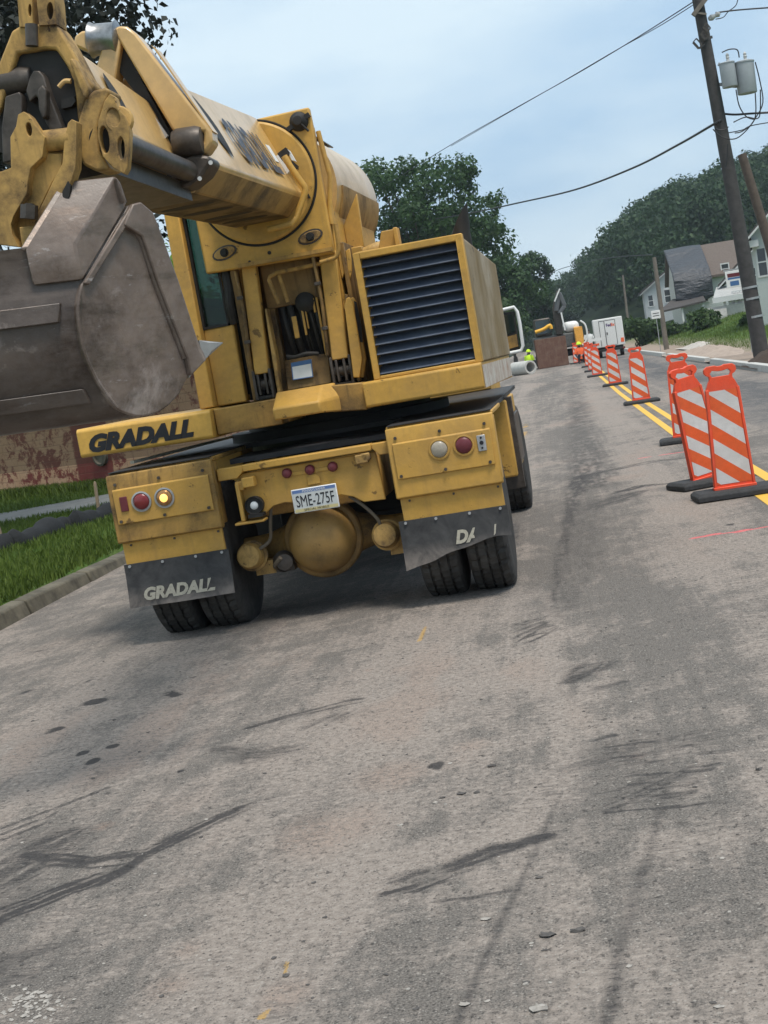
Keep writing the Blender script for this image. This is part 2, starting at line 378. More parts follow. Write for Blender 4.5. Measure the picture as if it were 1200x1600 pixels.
# side tool boxes and steps ahead of the rear wheels
sb = MB().box(0.92, 1.22, 2.15, 3.5, 0.55, 1.16).box(-1.32, -0.95, 2.15, 3.5, 0.55, 1.16).build('side_box', M['yel'], EX, 0.015, each=True)
MB().box(1.222, 1.25, 2.5, 3.2, 0.62, 1.02).box(1.10, 1.26, 2.2, 2.26, 0.45, 1.18).build('box_door', M['dsteel'], sb, 0.006, each=True)
# ---- wheels
def wheel(cx, cy, wd, r=0.52, r_in=0.29):
    prof = []; hw = wd/2
    for h, rr in ((-hw, r_in), (-hw*1.02, r_in+0.05), (-hw*1.06, r*0.80), (-hw*0.98, r*0.93), (-hw*0.86, r-0.012), (-hw*0.55, r), (-hw*0.52, r-0.016), (-hw*0.44, r-0.016), (-hw*0.41, r),
                  (-hw*0.06, r), (-hw*0.03, r-0.016), (hw*0.03, r-0.016), (hw*0.06, r), (hw*0.41, r), (hw*0.44, r-0.016), (hw*0.52, r-0.016), (hw*0.55, r), (hw*0.86, r-0.012),
                  (hw*0.98, r*0.93), (hw*1.06, r*0.80), (hw*1.02, r_in+0.05), (hw, r_in)): prof.append((h, rr))
    def mod(k, i):
        ph = (i+(2 if k in (5, 8, 9, 12, 13, 16) and k % 3 == 0 else 0)+(k//4)) % 4
        return -0.016 if (3 < k < 18 and ph == 0) else 0.0
    t = MB(); t.rev((cx, cy, r-0.035), (1, 0, 0), prof, 128, 0, True, mod)
    wh = t.build('wheel', M['rubber'], EX)
    rm = MB()
    rm.rev((cx, cy, r-0.035), (1, 0, 0), [(-hw*0.9, r_in+0.005), (-hw*0.86, r_in-0.02), (-hw*0.4, r_in-0.05), (hw*0.2, 0.12), (hw*0.4, r_in-0.05), (hw*0.86, r_in-0.02), (hw*0.9, r_in+0.005)], 36)
    rm.cyl((cx-hw*0.7, cy, r-0.035), (cx+hw*0.75, cy, r-0.035), 0.10, seg=20)
    rm.build('rim', M['yel_dirty'], wh)
for cx in (0.72, 1.045, -0.80, -1.125): wheel(cx, 0.555, 0.27)
for cx in (1.03, -1.13): wheel(cx, 4.9, 0.29)
# ---- rear fenders
def fender(x0, x1, side):
    f = MB()
    prof = [(0.0, 1.178), (-0.012, 1.12), (-0.012, 0.725), (0.05, 0.715), (0.07, 0.73), (0.045, 0.80), (0.045, 1.14), (0.06, 1.178)]
    f.loft([[(x0, y, z) for y, z in prof], [(x1, y, z) for y, z in prof]])
    f.box(x0, x1, 0.06, 1.04, 1.160, 1.190)
    for xx in ((x0, x0+0.025), (x1-0.025, x1)): f.box(xx[0], xx[1], 0.046, 0.16, 0.74, 1.158)
    o = f.build('rear_fender', M['yel_dirty'] if side < 0 else M['yel'], EX, 0.008)
    MB().box(x0+0.01, x1-0.01, 0.03, 1.04, 1.191, 1.197).build('fender_top', M['deck'], o)
    lo = MB(); lo.loft([[(x0+0.02, 0.02, 0.72), (x0+0.02, 0.05, 0.72), (x0+0.02, 0.055, 0.55), (x0+0.02, 0.025, 0.55)], [(x1-0.015, 0.02, 0.72), (x1-0.015, 0.05, 0.72), (x1-0.015, 0.055, 0.55), (x1-0.015, 0.025, 0.55)]])
    lo.build('skirt_panel', M['yel'], o, 0.004)
    p = MB(); p.loft([[(x0+0.035, -0.026, 1.075), (x0+0.035, -0.014, 1.085), (x0+0.035, -0.014, 0.845), (x0+0.035, -0.026, 0.85)], [(x1-0.03, -0.026, 1.075), (x1-0.03, -0.014, 1.085), (x1-0.03, -0.014, 0.845), (x1-0.03, -0.026, 0.85)]])
    p.build('light_panel', M['yel'], o, 0.003)
    b = MB(); xs = (x0+0.06, (x0+x1)/2, x1-0.06)
    bolts(b, [(x, -0.012, 1.115) for x in xs]); bolts(b, [(x, -0.026, 0.868) for x in xs]); bolts(b, [(x+0.02, 0.022, 0.70) for x in xs], 0.008)
    b.build('bolt', M['dsteel'], o, each=True)
    return o
fR = fender(0.53, 1.228, 1); fL = fender(-1.365, -0.64, -1)
def lamp(x, z, mat, parent, name, r=0.054, y=-0.027, ring='yel'):
    q = MB().rev((x, y, z), (0, -1, 0), [(0, r+0.014), (0.008, r+0.014), (0.010, r+0.004), (0.004, r), (0.002, 0.001)], 32).build('lamp_ring', M[ring], parent)
    MB().dome((x, y-0.002, z), (0, -1, 0), r, 0.022).build(name, mat, parent)
    return q
lamp(1.019, 1.0, M['maroon'], fR, 'tail_light'); lamp(0.86, 1.0, M['clear'], fR, 'reversing_light')
lamp(-1.143, 0.979, M['red'], fL, 'tail_light', ring='zinc')
lamp(-0.984, 0.979, M['amber'], fL, 'turn_signal', ring='zinc')
MB().dome((-0.984, -0.046, 0.979), (0, -1, 0), 0.028, 0.018).build('glowing_bulb', M['lamp_on'], fL)
q = MB().box(1.107, 1.161, -0.034, -0.027, 0.945, 1.047).build('socket_plate', M['zinc'], fR, 0.003)
MB().cyl((1.134, -0.034, 0.998), (1.134, -0.040, 0.998), 0.013).cyl((1.134, -0.034, 1.03), (1.134, -0.040, 1.03), 0.007).cyl((1.134, -0.034, 0.965), (1.134, -0.040, 0.965), 0.007).build('socket', M['ink'], q)
MB().box(-1.289, -1.237, -0.036, -0.027, 0.932, 1.030).build('side_reflector', M['maroon'], fL, 0.004)
MB().cyl((-0.80, -0.013, 0.745), (-0.80, -0.011, 0.745), 0.001).build('rust_chip', M['dsteel'], fL)
# ---- mud flaps
def flap(x0, x1, notch, tilt):
    nx, nz = 18, 10; vs = []
    for side in (0, 1):
        for j in range(nz+1):
            for i in range(nx+1):
                u, v = i/nx, j/nz; x = x0+(x1-x0)*u; zb = 0.285
                if notch: zb = 0.25+0.0*u+0.12*(1/(1+math.exp(-(u-0.34)*16)))+0.02*math.sin(u*9)
                zb += tilt*(u-0.5)
                z = 0.575+(zb-0.575)*v
                y = 0.012-0.05*v**1.6*(1 if not notch else 0.6)+0.012*math.sin(u*7+1)*v+0.010*side
                vs.append((x, y, z))
    K = (nx+1)*(nz+1); fs = []
    for s_ in (0, 1):
        for j in range(nz):
            for i in range(nx):
                a = s_*K+j*(nx+1)+i; fs.append((a, a+1, a+nx+2, a+nx+1))
    rim_ = [i for i in range(nx+1)]+[j*(nx+1)+nx for j in range(1, nz+1)]+[nz*(nx+1)+i for i in range(nx-1, -1, -1)]+[j*(nx+1) for j in range(nz-1, 0, -1)]
    for a, b in zip(rim_, rim_[1:]+rim_[:1]): fs.append((a, b, b+K, a+K))
    return MB().add(vs, fs).build('mud_flap', M['flap'], EX)
mfL = flap(-1.36, -0.635, False, 0.0); mfR = flap(0.515, 1.225, True, 0.0)
def fy(x, z): return -0.052
text('lettering', 'GRADALL', M['offwhite'], mfL, L(227, 937, -0.034), (1, 0, 0.0), (0, -0.12, 1), 0.112, 0.05, 0.3, 1.0, 0.004, fit=0.49, erase=lambda c: c[0] > -0.80 and c[2] < 0.367 and c[2] > 0.352)
text('lettering', 'DA', M['offwhite'], mfR, (0.865, -0.024, 0.385), (1, 0, 0.0), (0, -0.08, 1), 0.115, 0.05, 0.3, 1.0, 0.004, fit=0.15, erase=lambda c: c[0] > 0.985 and c[2] < 0.43)
text('lettering', 'L', M['offwhite'], mfR, (1.11, -0.024, 0.40), (1, 0, 0.02), (0, -0.08, 1), 0.10, 0.02, 0.3, 0.8, 0.004, erase=lambda c: c[2] < 0.425 or c[0] > 1.135)
b = MB(); bolts(b, [(x, 0.016, 0.56) for x in (0.56, 0.76, 0.98, 1.18, -1.32, -1.09, -0.86, -0.68)], 0.010, 0.014); b.build('flap_bolt', M['zinc'], EX, each=True)
# ---- rear bumper
bp = MB()
out = [(-0.49, 1.045), (-0.49, 0.735), (-0.40, 0.735), (-0.30, 0.80), (-0.22, 0.81), (-0.12, 0.79), (0.0, 0.78), (0.16, 0.80), (0.24, 0.775), (0.30, 0.73), (0.445, 0.725), (0.43, 1.045)]
bp.prism([(x, 0.10, z) for x, z in out], (0, 0.03, 0))
bm_ = bp.build('rear_bumper', M['yel'], EX, 0.006)
tb = MB().box(-0.45, 0.415, 0.045, 0.17, 1.058, 1.102)
tb.prism([(-0.63, 0.06, 1.10), (-0.63, 0.06, 1.02), (-0.50, 0.06, 1.02), (-0.45, 0.06, 1.06), (-0.45, 0.06, 1.10)], (0, 0.09, 0))
tb.prism([(0.415, 0.06, 1.10), (0.415, 0.06, 1.07), (0.46, 0.06, 1.02), (0.53, 0.06, 1.02), (0.53, 0.06, 1.10)], (0, 0.09, 0))
tb.build('cross_channel', M['yel'], bm_, 0.006)
MB().box(-0.515, -0.488, 0.02, 0.12, 0.735, 0.99).box(-0.56, -0.36, 0.01, 0.14, 0.715, 0.733).box(-0.46, -0.38, 0.0, 0.098, 0.955, 1.02).box(-0.515, -0.46, 0.03, 0.098, 0.94, 1.0).build('tow_bracket', M['yel'], bm_, 0.006)
MB().box(0.30, 0.385, 0.03, 0.098, 0.985, 1.045).box(0.34, 0.40, 0.03, 0.098, 1.0, 1.05).build('hook_block', M['yel_worn'], bm_, 0.008)
MB().box(-0.155, 0.125, 0.090, 0.098, 0.975, 1.0).prism([(-0.045, 0.088, 0.90), (0.04, 0.088, 0.90), (0.04, 0.088, 0.945), (0.018, 0.088, 0.965), (-0.022, 0.088, 0.965), (-0.045, 0.088, 0.945)], (0, 0.010, 0)).build('light_strip', M['yel'], bm_, 0.002)
for x, z in ((-0.170, 1.000), (-0.015, 0.998), (0.138, 0.994)):
    MB().rev((x, 0.098, z), (0, -1, 0), [(0, 0.033), (0.02, 0.033), (0.034, 0.024), (0.04, 0.004)], 24).build('clearance_light', M['maroon'], bm_)
sp = MB().rev((-0.415, 0.06, 0.828), (0, -1, 0), [(-0.08, 0.03), (-0.04, 0.058), (0.03, 0.062), (0.035, 0.058), (0.02, 0.050), (0.02, 0.001)], 28).box(-0.46, -0.36, 0.0, 0.1, 0.752, 0.775).build('work_lamp', M['black'], bm_)
MB().dome((-0.415, 0.042, 0.828), (0, -1, 0), 0.028, 0.014).build('bulb', M['white'], sp)
pl = MB(); pl.box(-0.162, 0.143, 0.066, 0.076, 0.727, 0.886); pl = pl.build('license_plate', M['white'], bm_, 0.006)
def _pl():
    t = NT('plate_face'); z = t.n('ShaderNodeSeparateXYZ', {'Vector': t.coord('Object')}).outputs['Z']
    col = t.mix(t.ramp(z, 0.855, 0.860), (0.55, 0.58, 0.58), (0.07, 0.16, 0.40)); col = t.mix(t.ramp(z, 0.752, 0.757, (1, 1, 1, 1), (0, 0, 0, 1)), col, (0.58, 0.50, 0.24))
    n = t.noise(t.coord('Object'), 30, 6); col = t.mix(t.math('MULTIPLY', n, 0.3), col, (0.25, 0.2, 0.14)); t.set(col, 0.4); return t.m
M['plate'] = _pl()
MB().box(-0.154, 0.135, 0.0635, 0.066, 0.734, 0.879).build('plate_face', M['plate'], pl)
text('plate_number', 'SME-275F', M['ink'], pl, (-0.0095, 0.0635, 0.768), (1, 0, 0), (0, 0, 1), 0.108, 0.0, 0, 0.60, 0.002, 'CENTER')
text('plate_state', 'PENNSYLVANIA', M['white'], pl, (-0.0095, 0.0635, 0.861), (1, 0, 0), (0, 0, 1), 0.022, 0.0, 0, 1, 0.002, 'CENTER')
text('plate_class', 'SPECIAL MOBILE', M['ink'], pl, (-0.0095, 0.0635, 0.738), (1, 0, 0), (0, 0, 1), 0.021, 0.0, 0, 1.1, 0.002, 'CENTER')
# ---- axle, differential, brake chambers, hoses
ax = MB(); ax.tube([(-1.15, 0.62, 0.48), (-0.62, 0.62, 0.48), (-0.40, 0.56, 0.49), (-0.07, 0.52, 0.50), (0.26, 0.56, 0.49), (0.48, 0.62, 0.48), (1.0, 0.62, 0.48)], lambda u: 0.085+0.115*math.exp(-((u-0.5)/0.13)**2), 20, sub=4)
axo = ax.build('rear_axle', M['yel_dirty'], EX)
MB().rev((-0.068, 0.50, 0.503), (0, -1, 0), [(0.0, 0.272), (0.10, 0.272), (0.115, 0.262), (0.12, 0.235), (0.20, 0.222), (0.27, 0.192), (0.32, 0.145), (0.35, 0.085), (0.36, 0.01)], 48).build('differential_housing', M['yel_shade_grime'], axo)
for x in (-0.548, 0.388):
    q = MB().rev((x, 0.38, 0.46), (0, -1, 0.12), [(0, 0.085), (0.06, 0.10), (0.09, 0.105), (0.105, 0.105), (0.11, 0.09), (0.20, 0.086), (0.225, 0.074), (0.23, 0.01)], 32)
    q.box(x+0.0, x+0.14, 0.30, 0.42, 0.33, 0.42).build('brake_chamber', M['yel_worn'], axo)
h = MB(); h.tube([(-0.33, 0.15, 0.80), (-0.36, 0.17, 0.68), (-0.39, 0.2, 0.57), (-0.47, 0.2, 0.52)], 0.012, 8, sub=6).tube([(0.20, 0.16, 0.78), (0.29, 0.14, 0.70), (0.36, 0.16, 0.60), (0.37, 0.2, 0.52)], 0.012, 8, sub=6)
h.tube([(-0.34, 0.2, 0.44), (-0.40, 0.25, 0.38), (-0.35, 0.4, 0.34), (-0.2, 0.5, 0.36)], 0.015, 8, sub=6); h.build('brake_hose', plain('dusty_hose', (0.13, 0.105, 0.075), 0.7), axo, each=True)
MB().rev((-0.36, 0.35, 0.40), (0.3, -1, 0), [(0, 0.06), (0.05, 0.075), (0.07, 0.06), (0.12, 0.055), (0.125, 0.01)], 20).box(-0.42, -0.28, 0.3, 0.5, 0.33, 0.37).build('slack_adjuster', M['dsteel'], axo)
# ---- mirror and front cab of the truck (mostly hidden behind the engine cover)
cb = MB(); cb.box(-1.20, 0.98, 4.5, 4.56, 1.2, 2.15).box(-1.2, 0.98, 4.56, 6.2, 1.0, 1.5).box(-1.2, 0.98, 4.56, 6.2, 2.1, 2.16)
for x, y in ((-1.2, 6.12), (0.9, 6.12), (0.9, 4.56), (-1.2, 4.56)): cb.box(x, x+0.08, y, y+0.08, 1.5, 2.1)
fc = cb.build('front_cab', M['yel'], EX, 0.01)
MB().box(-1.12, 0.9, 6.14, 6.16, 1.5, 2.1).box(0.94, 0.96, 4.64, 6.12, 1.5, 2.1).build('cab_window', M['glass_dark'], fc)
my = 4.3
c1, c2, c3, c4 = (L(x, y, my) for x, y in ((788, 489), (806, 487), (814, 545), (795, 552)))
mir = MB().tube([L(782, 485, my), L(803, 480, my), L(808, 487, my), L(812, 505, my), L(817, 540, my), L(814, 548, my), L(796, 552, my)], 0.017, 10)
mo = mir.build('mirror_arm', M['white'], EX)
MB().prism([L(783, 489, my), L(804, 486, my), L(812, 546, my), L(792, 549, my)], (0, 0.06, 0)).build('mirror_back', M['black'], mo, 0.012)
MB().prism([L(786, 493, my), L(802, 490, my), L(806, 517, my), L(789, 524, my)], (0, -0.006, 0)).build('mirror_glass', M['glass_dark'], mo)
MB().prism([L(790, 527, my), L(807, 522, my), L(810, 541, my), L(793, 546, my)], (0, -0.006, 0)).build('lower_mirror_reflection', M['yel_dirty'], mo)  # yellow colour on the glass is a painted reflection

# ================================================================== upper works
# ---- box with the name, lower beams
g = MB(); g.loft([[(-1.6, 0.27, 1.318), (-1.6, 0.255, 1.335), (-1.6, 0.255, 1.495), (-1.6, 0.275, 1.515), (-1.6, 1.5, 1.515), (-1.6, 1.5, 1.318)],
                  [(-0.66, 0.27, 1.300), (-0.655, 0.255, 1.318), (-0.65, 0.255, 1.478), (-0.65, 0.275, 1.498), (-0.65, 1.5, 1.498), (-0.66, 1.5, 1.300)]])
gb = g.build('side_locker', M['yel_clean'], EX, 0.008)
p0 = L(141, 706, 0.254); p1 = L(302, 680, 0.254)
text('lettering', 'GRADALL', M['ink'], gb, p0, p1-p0, (0, 0, 1), 0.150, 0.065, 0.32, 1.0, 0.004, fit=float(np.linalg.norm(p1-p0))+0.01)
lb = MB(); lb.box(-0.648, -0.19, 0.34, 1.2, 1.315, 1.492)
lb.prism([(0.165, 0.30, 1.515), (0.165, 0.30, 1.338), (0.398, 0.30, 1.316), (0.398, 0.30, 1.50)], (0, 0.9, 0))
lb.box(-0.7, 1.1, 1.2, 2.6, 1.33, 1.49)
lb.build('upper_frame', M['yel_dirty'], EX, 0.008)
nb = MB(); nb.loft([[(-0.192, 0.10, 1.352), (-0.192, 0.09, 1.43), (-0.192, 0.30, 1.53), (-0.192, 0.40, 1.53), (-0.192, 0.40, 1.36)], [(0.125, 0.10, 1.352), (0.125, 0.09, 1.43), (0.125, 0.30, 1.53), (0.125, 0.40, 1.53), (0.125, 0.40, 1.36)],
                   [(0.23, 0.298, 1.335), (0.23, 0.297, 1.43), (0.20, 0.33, 1.53), (0.20, 0.40, 1.53), (0.20, 0.40, 1.36)]])
nb.build('step_nose', M['yel'], EX, 0.012)
cw = MB(UX); cw.loft([[(0.402, 0.285, 1.328), (0.402, 0.272, 1.34), (0.402, 0.272, 1.488), (0.402, 0.285, 1.499), (0.402, 2.7, 1.499), (0.402, 2.7, 1.316)],
                      [(1.196, 0.285, 1.328), (1.199, 0.272, 1.34), (1.199, 0.272, 1.488), (1.196, 0.285, 1.499), (1.196, 2.7, 1.499), (1.196, 2.7, 1.316)]])
cwo = cw.build('counterweight_beam', M['yel'], EX, 0.008)
MB(UX).box(1.2, 1.203, 0.32, 2.6, 1.33, 1.48).build('scuffed_side_stripe', paint('scuffed_reflective_stripe', (0.55, 0.52, 0.46), dirt=(0.30, 0.14, 0.07), amt=0.7, rust=0.6, streak=0.9, scale=1.6), cwo)
# ---- engine cover with louvred grille
ec = MB(UX); X0, X1, Z0, Z1, Y0, Y1 = 0.472, 1.205, 1.50, 2.342, 0.345, 2.75
ec.box(X0, 0.517, Y0, Y0+0.09, Z0, Z1).box(1.16, X1, Y0, Y0+0.09, Z0, Z1).box(0.517, 1.16, Y0, Y0+0.09, 2.297, Z1).box(0.517, 1.16, Y0, Y0+0.09, Z0, 1.522)
ec.box(X0, X0+0.03, Y0+0.09, Y1, Z0, Z1)
eco = ec.build('engine_cover', M['yel'], EX, 0.006)
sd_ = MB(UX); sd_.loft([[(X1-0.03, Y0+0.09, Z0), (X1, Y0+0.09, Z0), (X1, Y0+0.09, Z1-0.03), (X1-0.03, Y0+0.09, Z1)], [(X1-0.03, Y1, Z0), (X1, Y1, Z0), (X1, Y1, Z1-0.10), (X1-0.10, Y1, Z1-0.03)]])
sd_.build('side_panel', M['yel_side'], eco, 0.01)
MB(UX).prism([(X0+0.03, Y0+0.09, Z1), (X1-0.03, Y0+0.09, Z1), (X1-0.09, Y1, Z1-0.03), (X0+0.03, Y1, Z1-0.03)], (0, 0, -0.03)).box(X0+0.03, X1-0.1, Y1-0.03, Y1, Z0, Z1-0.06).build('top_panel', M['yel'], eco)
gr = MB(UX); gr.box(0.517, 1.16, Y0+0.16, Y0+0.17, 1.522, 2.297); n_l = 12; st = (2.297-1.522)/n_l
for k in range(n_l):
    z = 2.297-st*k
    pr = [(Y0+0.085, z-0.004), (Y0+0.03, z-st*0.72), (Y0+0.012, z-st*0.84), (Y0+0.018, z-st*0.90), (Y0+0.036, z-st*0.80), (Y0+0.092, z-0.012)]
    gr.loft([[(0.5175, y, zz) for y, zz in pr], [(1.1595, y, zz) for y, zz in pr]])
gr.build('louvre_grille', M['louver'], eco)
bk = MB(UX); bk.prism([(0.60, 0.62, 2.34), (0.645, 0.62, 2.475), (0.745, 0.62, 2.475), (0.765, 0.62, 2.34)], (0, 0.03, 0)); bk.box(0.735, 0.765, 0.55, 0.66, 2.34, 2.478).box(0.60, 0.765, 0.55, 0.66, 2.338, 2.352)
bk.build('lifting_bracket', M['yel'], eco, 0.006)
ex = MB(UX); ex.cyl((1.02, 2.2, 2.3), (1.02, 2.2, 2.50), 0.075, seg=20).loft([[(1.02+0.075*math.cos(t), 2.2+0.075*math.sin(t), 2.5) for t in np.linspace(0, 2*math.pi, 20, endpoint=False)], [(1.02+0.075*math.cos(t)*0.9+0.02, 2.2+0.075*math.sin(t), 2.63+0.09*math.cos(t)) for t in np.linspace(0, 2*math.pi, 20, endpoint=False)]], smooth=True)
ex.build('exhaust_stack', M['black'], eco)
MB(UX).tube([(0.47, 0.9, 2.37), (0.55, 0.9, 2.39), (0.60, 1.0, 2.40), (0.58, 1.2, 2.38)], 0.045, 12, sub=4).build('air_hose', M['yel_worn'], eco)
# ---- operator cab
ca = MB(UX)
ca.box(-0.775, -0.672, 0.44, 0.60, 1.505, 2.95).box(-0.672, -0.462, 0.52, 0.60, 1.505, 2.035).box(-0.48, -0.462, 0.52, 0.60, 2.035, 2.95).box(-0.672, -0.48, 0.52, 0.60, 2.88, 2.95)
ca.box(-0.775, -0.735, 0.60, 2.3, 1.505, 2.1).box(-0.775, -0.735, 2.2, 2.3, 2.1, 2.95).box(-0.735, -0.40, 2.25, 2.3, 1.505, 2.2).box(-0.735, -0.40, 2.25, 2.3, 2.86, 2.95).box(-0.40, -0.36, 0.60, 2.3, 1.505, 2.95).box(-0.775, -0.36, 0.44, 2.3, 2.951, 3.0)
cao = ca.build('operator_cab', M['yel'], EX, 0.012)
def _gl():
    t = NT('tinted_cab_glass'); t.set((0.02, 0.035, 0.03), 0.04, 0.0, 1.0); tr = t.n('ShaderNodeBsdfTransparent', {'Color': (0.50, 0.66, 0.60, 1)}); mx = t.n('ShaderNodeMixShader', {0: 0.72})
    t.l(t.b.outputs[0], mx.inputs[1]); t.l(tr.outputs[0], mx.inputs[2]); t.l(mx.outputs[0], t.out.inputs['Surface']); return t.m
M['cabglass'] = _gl()
MB(UX).box(-0.70, -0.42, 1.2, 1.35, 1.6, 2.25).box(-0.70, -0.42, 1.0, 1.35, 1.55, 1.75).build('driver_seat', M['black'], cao, 0.05)
MB(UX).box(-0.462, -0.39, 0.64, 0.66, 1.505, 2.95).tube([(-0.45, 0.54, 2.45), (-0.435, 0.5, 2.30), (-0.45, 0.5, 2.15), (-0.45, 0.54, 2.05)], 0.035, 10, sub=4).build('gap_shade_and_hose', M['black'], cao)  # black strip stands for shade between cab and mast; the tube is a hose
MB(UX).box(-0.671, -0.481, 0.555, 0.575, 2.036, 2.879).build('front_window', M['cabglass'], cao)
MB(UX).box(-0.758, -0.75, 0.61, 2.19, 2.101, 2.94).build('side_window', M['cabglass'], cao)
wf = MB(UX)
for a in ((-0.672, -0.655, 2.036, 2.879), (-0.655, -0.49, 2.036, 2.052), (-0.497, -0.48, 2.052, 2.879)): wf.box(a[0], a[1], 0.512, 0.556, a[2], a[3])
wf.build('window_seal', M['black'], cao)
# ---- mast: lift cylinders, cavity, panels
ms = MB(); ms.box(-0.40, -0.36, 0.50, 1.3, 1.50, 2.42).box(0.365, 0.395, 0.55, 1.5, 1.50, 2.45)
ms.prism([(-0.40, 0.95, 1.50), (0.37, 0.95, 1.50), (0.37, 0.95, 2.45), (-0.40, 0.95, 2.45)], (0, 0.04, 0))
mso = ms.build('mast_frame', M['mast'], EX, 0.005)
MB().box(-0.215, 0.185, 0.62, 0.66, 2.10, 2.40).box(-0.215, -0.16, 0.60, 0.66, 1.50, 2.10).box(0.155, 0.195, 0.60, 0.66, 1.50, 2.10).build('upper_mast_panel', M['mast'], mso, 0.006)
MB().box(-0.158, 0.153, 0.70, 0.72, 1.60, 2.20).box(-0.39, -0.21, 0.60, 0.62, 1.50, 1.70).box(0.19, 0.36, 0.60, 0.62, 1.50, 1.70).build('dark_cavity', M['black'], mso)
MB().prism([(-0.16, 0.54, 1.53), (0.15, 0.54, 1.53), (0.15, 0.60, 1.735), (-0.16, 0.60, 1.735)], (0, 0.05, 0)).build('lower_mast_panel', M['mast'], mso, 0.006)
hs = MB()
for i, (x, w_) in enumerate(((-0.10, 0.018), (-0.045, 0.024), (0.015, 0.010), (0.035, 0.010), (0.085, 0.014), (0.125, 0.016))):
    hs.tube([(x-0.02, 0.66, 2.12), (x, 0.60, 1.98+0.02*(i % 3)), (x+0.01, 0.62, 1.86), (x+0.02, 0.68, 1.74)], w_, 8, sub=4)
hs.build('hydraulic_hose', M['black'], mso, each=True)
MB().box(-0.052, -0.018, 0.575, 0.59, 1.87, 2.02).box(0.022, 0.038, 0.575, 0.59, 1.88, 2.10).box(0.048, 0.058, 0.575, 0.59, 1.92, 2.10).box(0.11, 0.125, 0.575, 0.59, 2.02, 2.12).box(0.135, 0.15, 0.575, 0.59, 1.72, 2.12).build('steel_line', M['yel'], mso, 0.004, each=True)
MB().rev((0.06, 0.61, 2.10), (0, -1, 0), [(0, 0.07), (0.03, 0.07), (0.05, 0.04), (0.055, 0.01)], 20).build('swivel_fitting', M['black'], mso)
# lift cylinders with their clevis feet
for x0, x1, zb in ((-0.338, -0.236, 1.672), (0.205, 0.322, 1.678)):
    c_ = MB(); c_.loft([[(x0-0.015, 0.47, zb), (x1-0.015, 0.47, zb), (x1-0.015, 0.57, zb), (x0-0.015, 0.57, zb)], [(x0+0.02, 0.50, 2.40), (x1+0.02, 0.50, 2.40), (x1+0.02, 0.57, 2.40), (x0+0.02, 0.57, 2.40)]])
    co = c_.build('lift_cylinder', M['yel'], EX, 0.008)
    cx = (x0+x1)/2-0.02
    MB().box(cx-0.035, cx-0.018, 0.46, 0.58, 1.53, zb).box(cx+0.018, cx+0.035, 0.46, 0.58, 1.53, zb).cyl((cx-0.07, 0.52, 1.60), (cx+0.07, 0.52, 1.60), 0.04).box(x0-0.03, x0-0.012, 0.45, 0.60, 1.50, 1.70).box(x1-0.018, x1-0.0, 0.45, 0.60, 1.50, 1.70).build('clevis', M['dsteel'], co, 0.005)
    MB().box(x0-0.035, x1+0.005, 0.46, 0.595, 1.502, 1.522).build('clevis_seat', M['black'], co)
    MB().prism([(x1+0.012, 0.49, 1.51), (x1+0.034, 0.49, 1.51), (x1+0.05, 0.49, 1.76), (x1+0.042, 0.49, 2.1), (x1+0.03, 0.49, 2.1)], (0, 0.1, 0)).build('side_lug', M['yel_worn'], co, 0.004)
gz = MB()
for x0 in (-0.355, 0.185): gz.tube([(x0, 0.47, 2.38), (x0+0.01, 0.46, 2.1), (x0-0.005, 0.46, 1.85), (x0-0.02, 0.48, 1.72)], 0.011, 8, sub=4)
gz.build('cylinder_line', M['mast'], mso, each=True)
cl_ = MB()
for x0, z0 in ((-0.352, 2.2), (-0.356, 1.9), (0.19, 2.2), (0.184, 1.9)): cl_.box(x0-0.022, x0+0.022, 0.445, 0.47, z0-0.012, z0+0.012)
cl_.build('line_clamp', M['dsteel'], mso, 0.003, each=True)
MB().tube([(0.10, 0.52, 1.74), (0.02, 0.50, 1.755), (-0.06, 0.51, 1.745), (-0.12, 0.53, 1.76)], 0.014, 8, sub=4).build('loose_hose', M['black'], mso)
# label on the lower panel
q0, q1, q2, q3 = (L(*p, 0.545) for p in ((455, 567), (487, 561), (490, 589), (458, 594)))
lab = MB().prism([q0+(0, -0.012, 0), q1+(0, -0.012, 0), q2+(0, -0.012, 0), q3+(0, -0.012, 0)], (0, 0.004, 0)).build('data_label', M['white'], mso)
def lerp(u, v): return (q0*(1-u)+q1*u)*(1-v)+(q3*(1-u)+q2*u)*v+np.array((0, -0.0135, 0))
MB().prism([lerp(0, 0), lerp(1, 0), lerp(1, 0.24), lerp(0, 0.24)], (0, 0.001, 0)).prism([lerp(0, .95), lerp(1, .95), lerp(1, 1), lerp(0, 1)], (0, 0.001, 0)).prism([lerp(0, .2), lerp(.04, .2), lerp(.04, 1), lerp(0, 1)], (0, 0.0008, 0)).prism([lerp(.96, .2), lerp(1, .2), lerp(1, 1), lerp(.96, 1)], (0, 0.0008, 0)).build('label_band', M['blue'], lab)
# oval lugs at the right of the mast
ov = MB()
for yy, xx in ((0.42, 0.40), (0.50, 0.43)):
    pts = [L(p[0], p[1], yy) for p in ((538+(xx-0.40)*200, 478), (541+(xx-0.40)*200, 466), (546+(xx-0.40)*200, 464), (551+(xx-0.40)*200, 472), (566+(xx-0.40)*200, 560), (562+(xx-0.40)*200, 590), (552+(xx-0.40)*200, 590))]
    ov.prism(pts, (0, 0.03, 0))
ov.build('pivot_lug', M['yel'], mso, 0.006, each=True)
MB().prism([L(*p, 0.49) for p in ((553, 470), (557, 472), (565, 510), (567, 535), (559, 534))], (0, 0.005, 0)).build('lug_slot', M['black'], mso)
sp_ = MB()
for xs in (528, 540): sp_.prism([L(xs+dx, y, 0.56) for dx, y in ((0, 392), (6, 388), (9, 405), (10, 425), (7, 436), (3, 420))], (0, 0.02, 0))
sp_.build('spring_link', M['yel'], mso, 0.004, each=True)
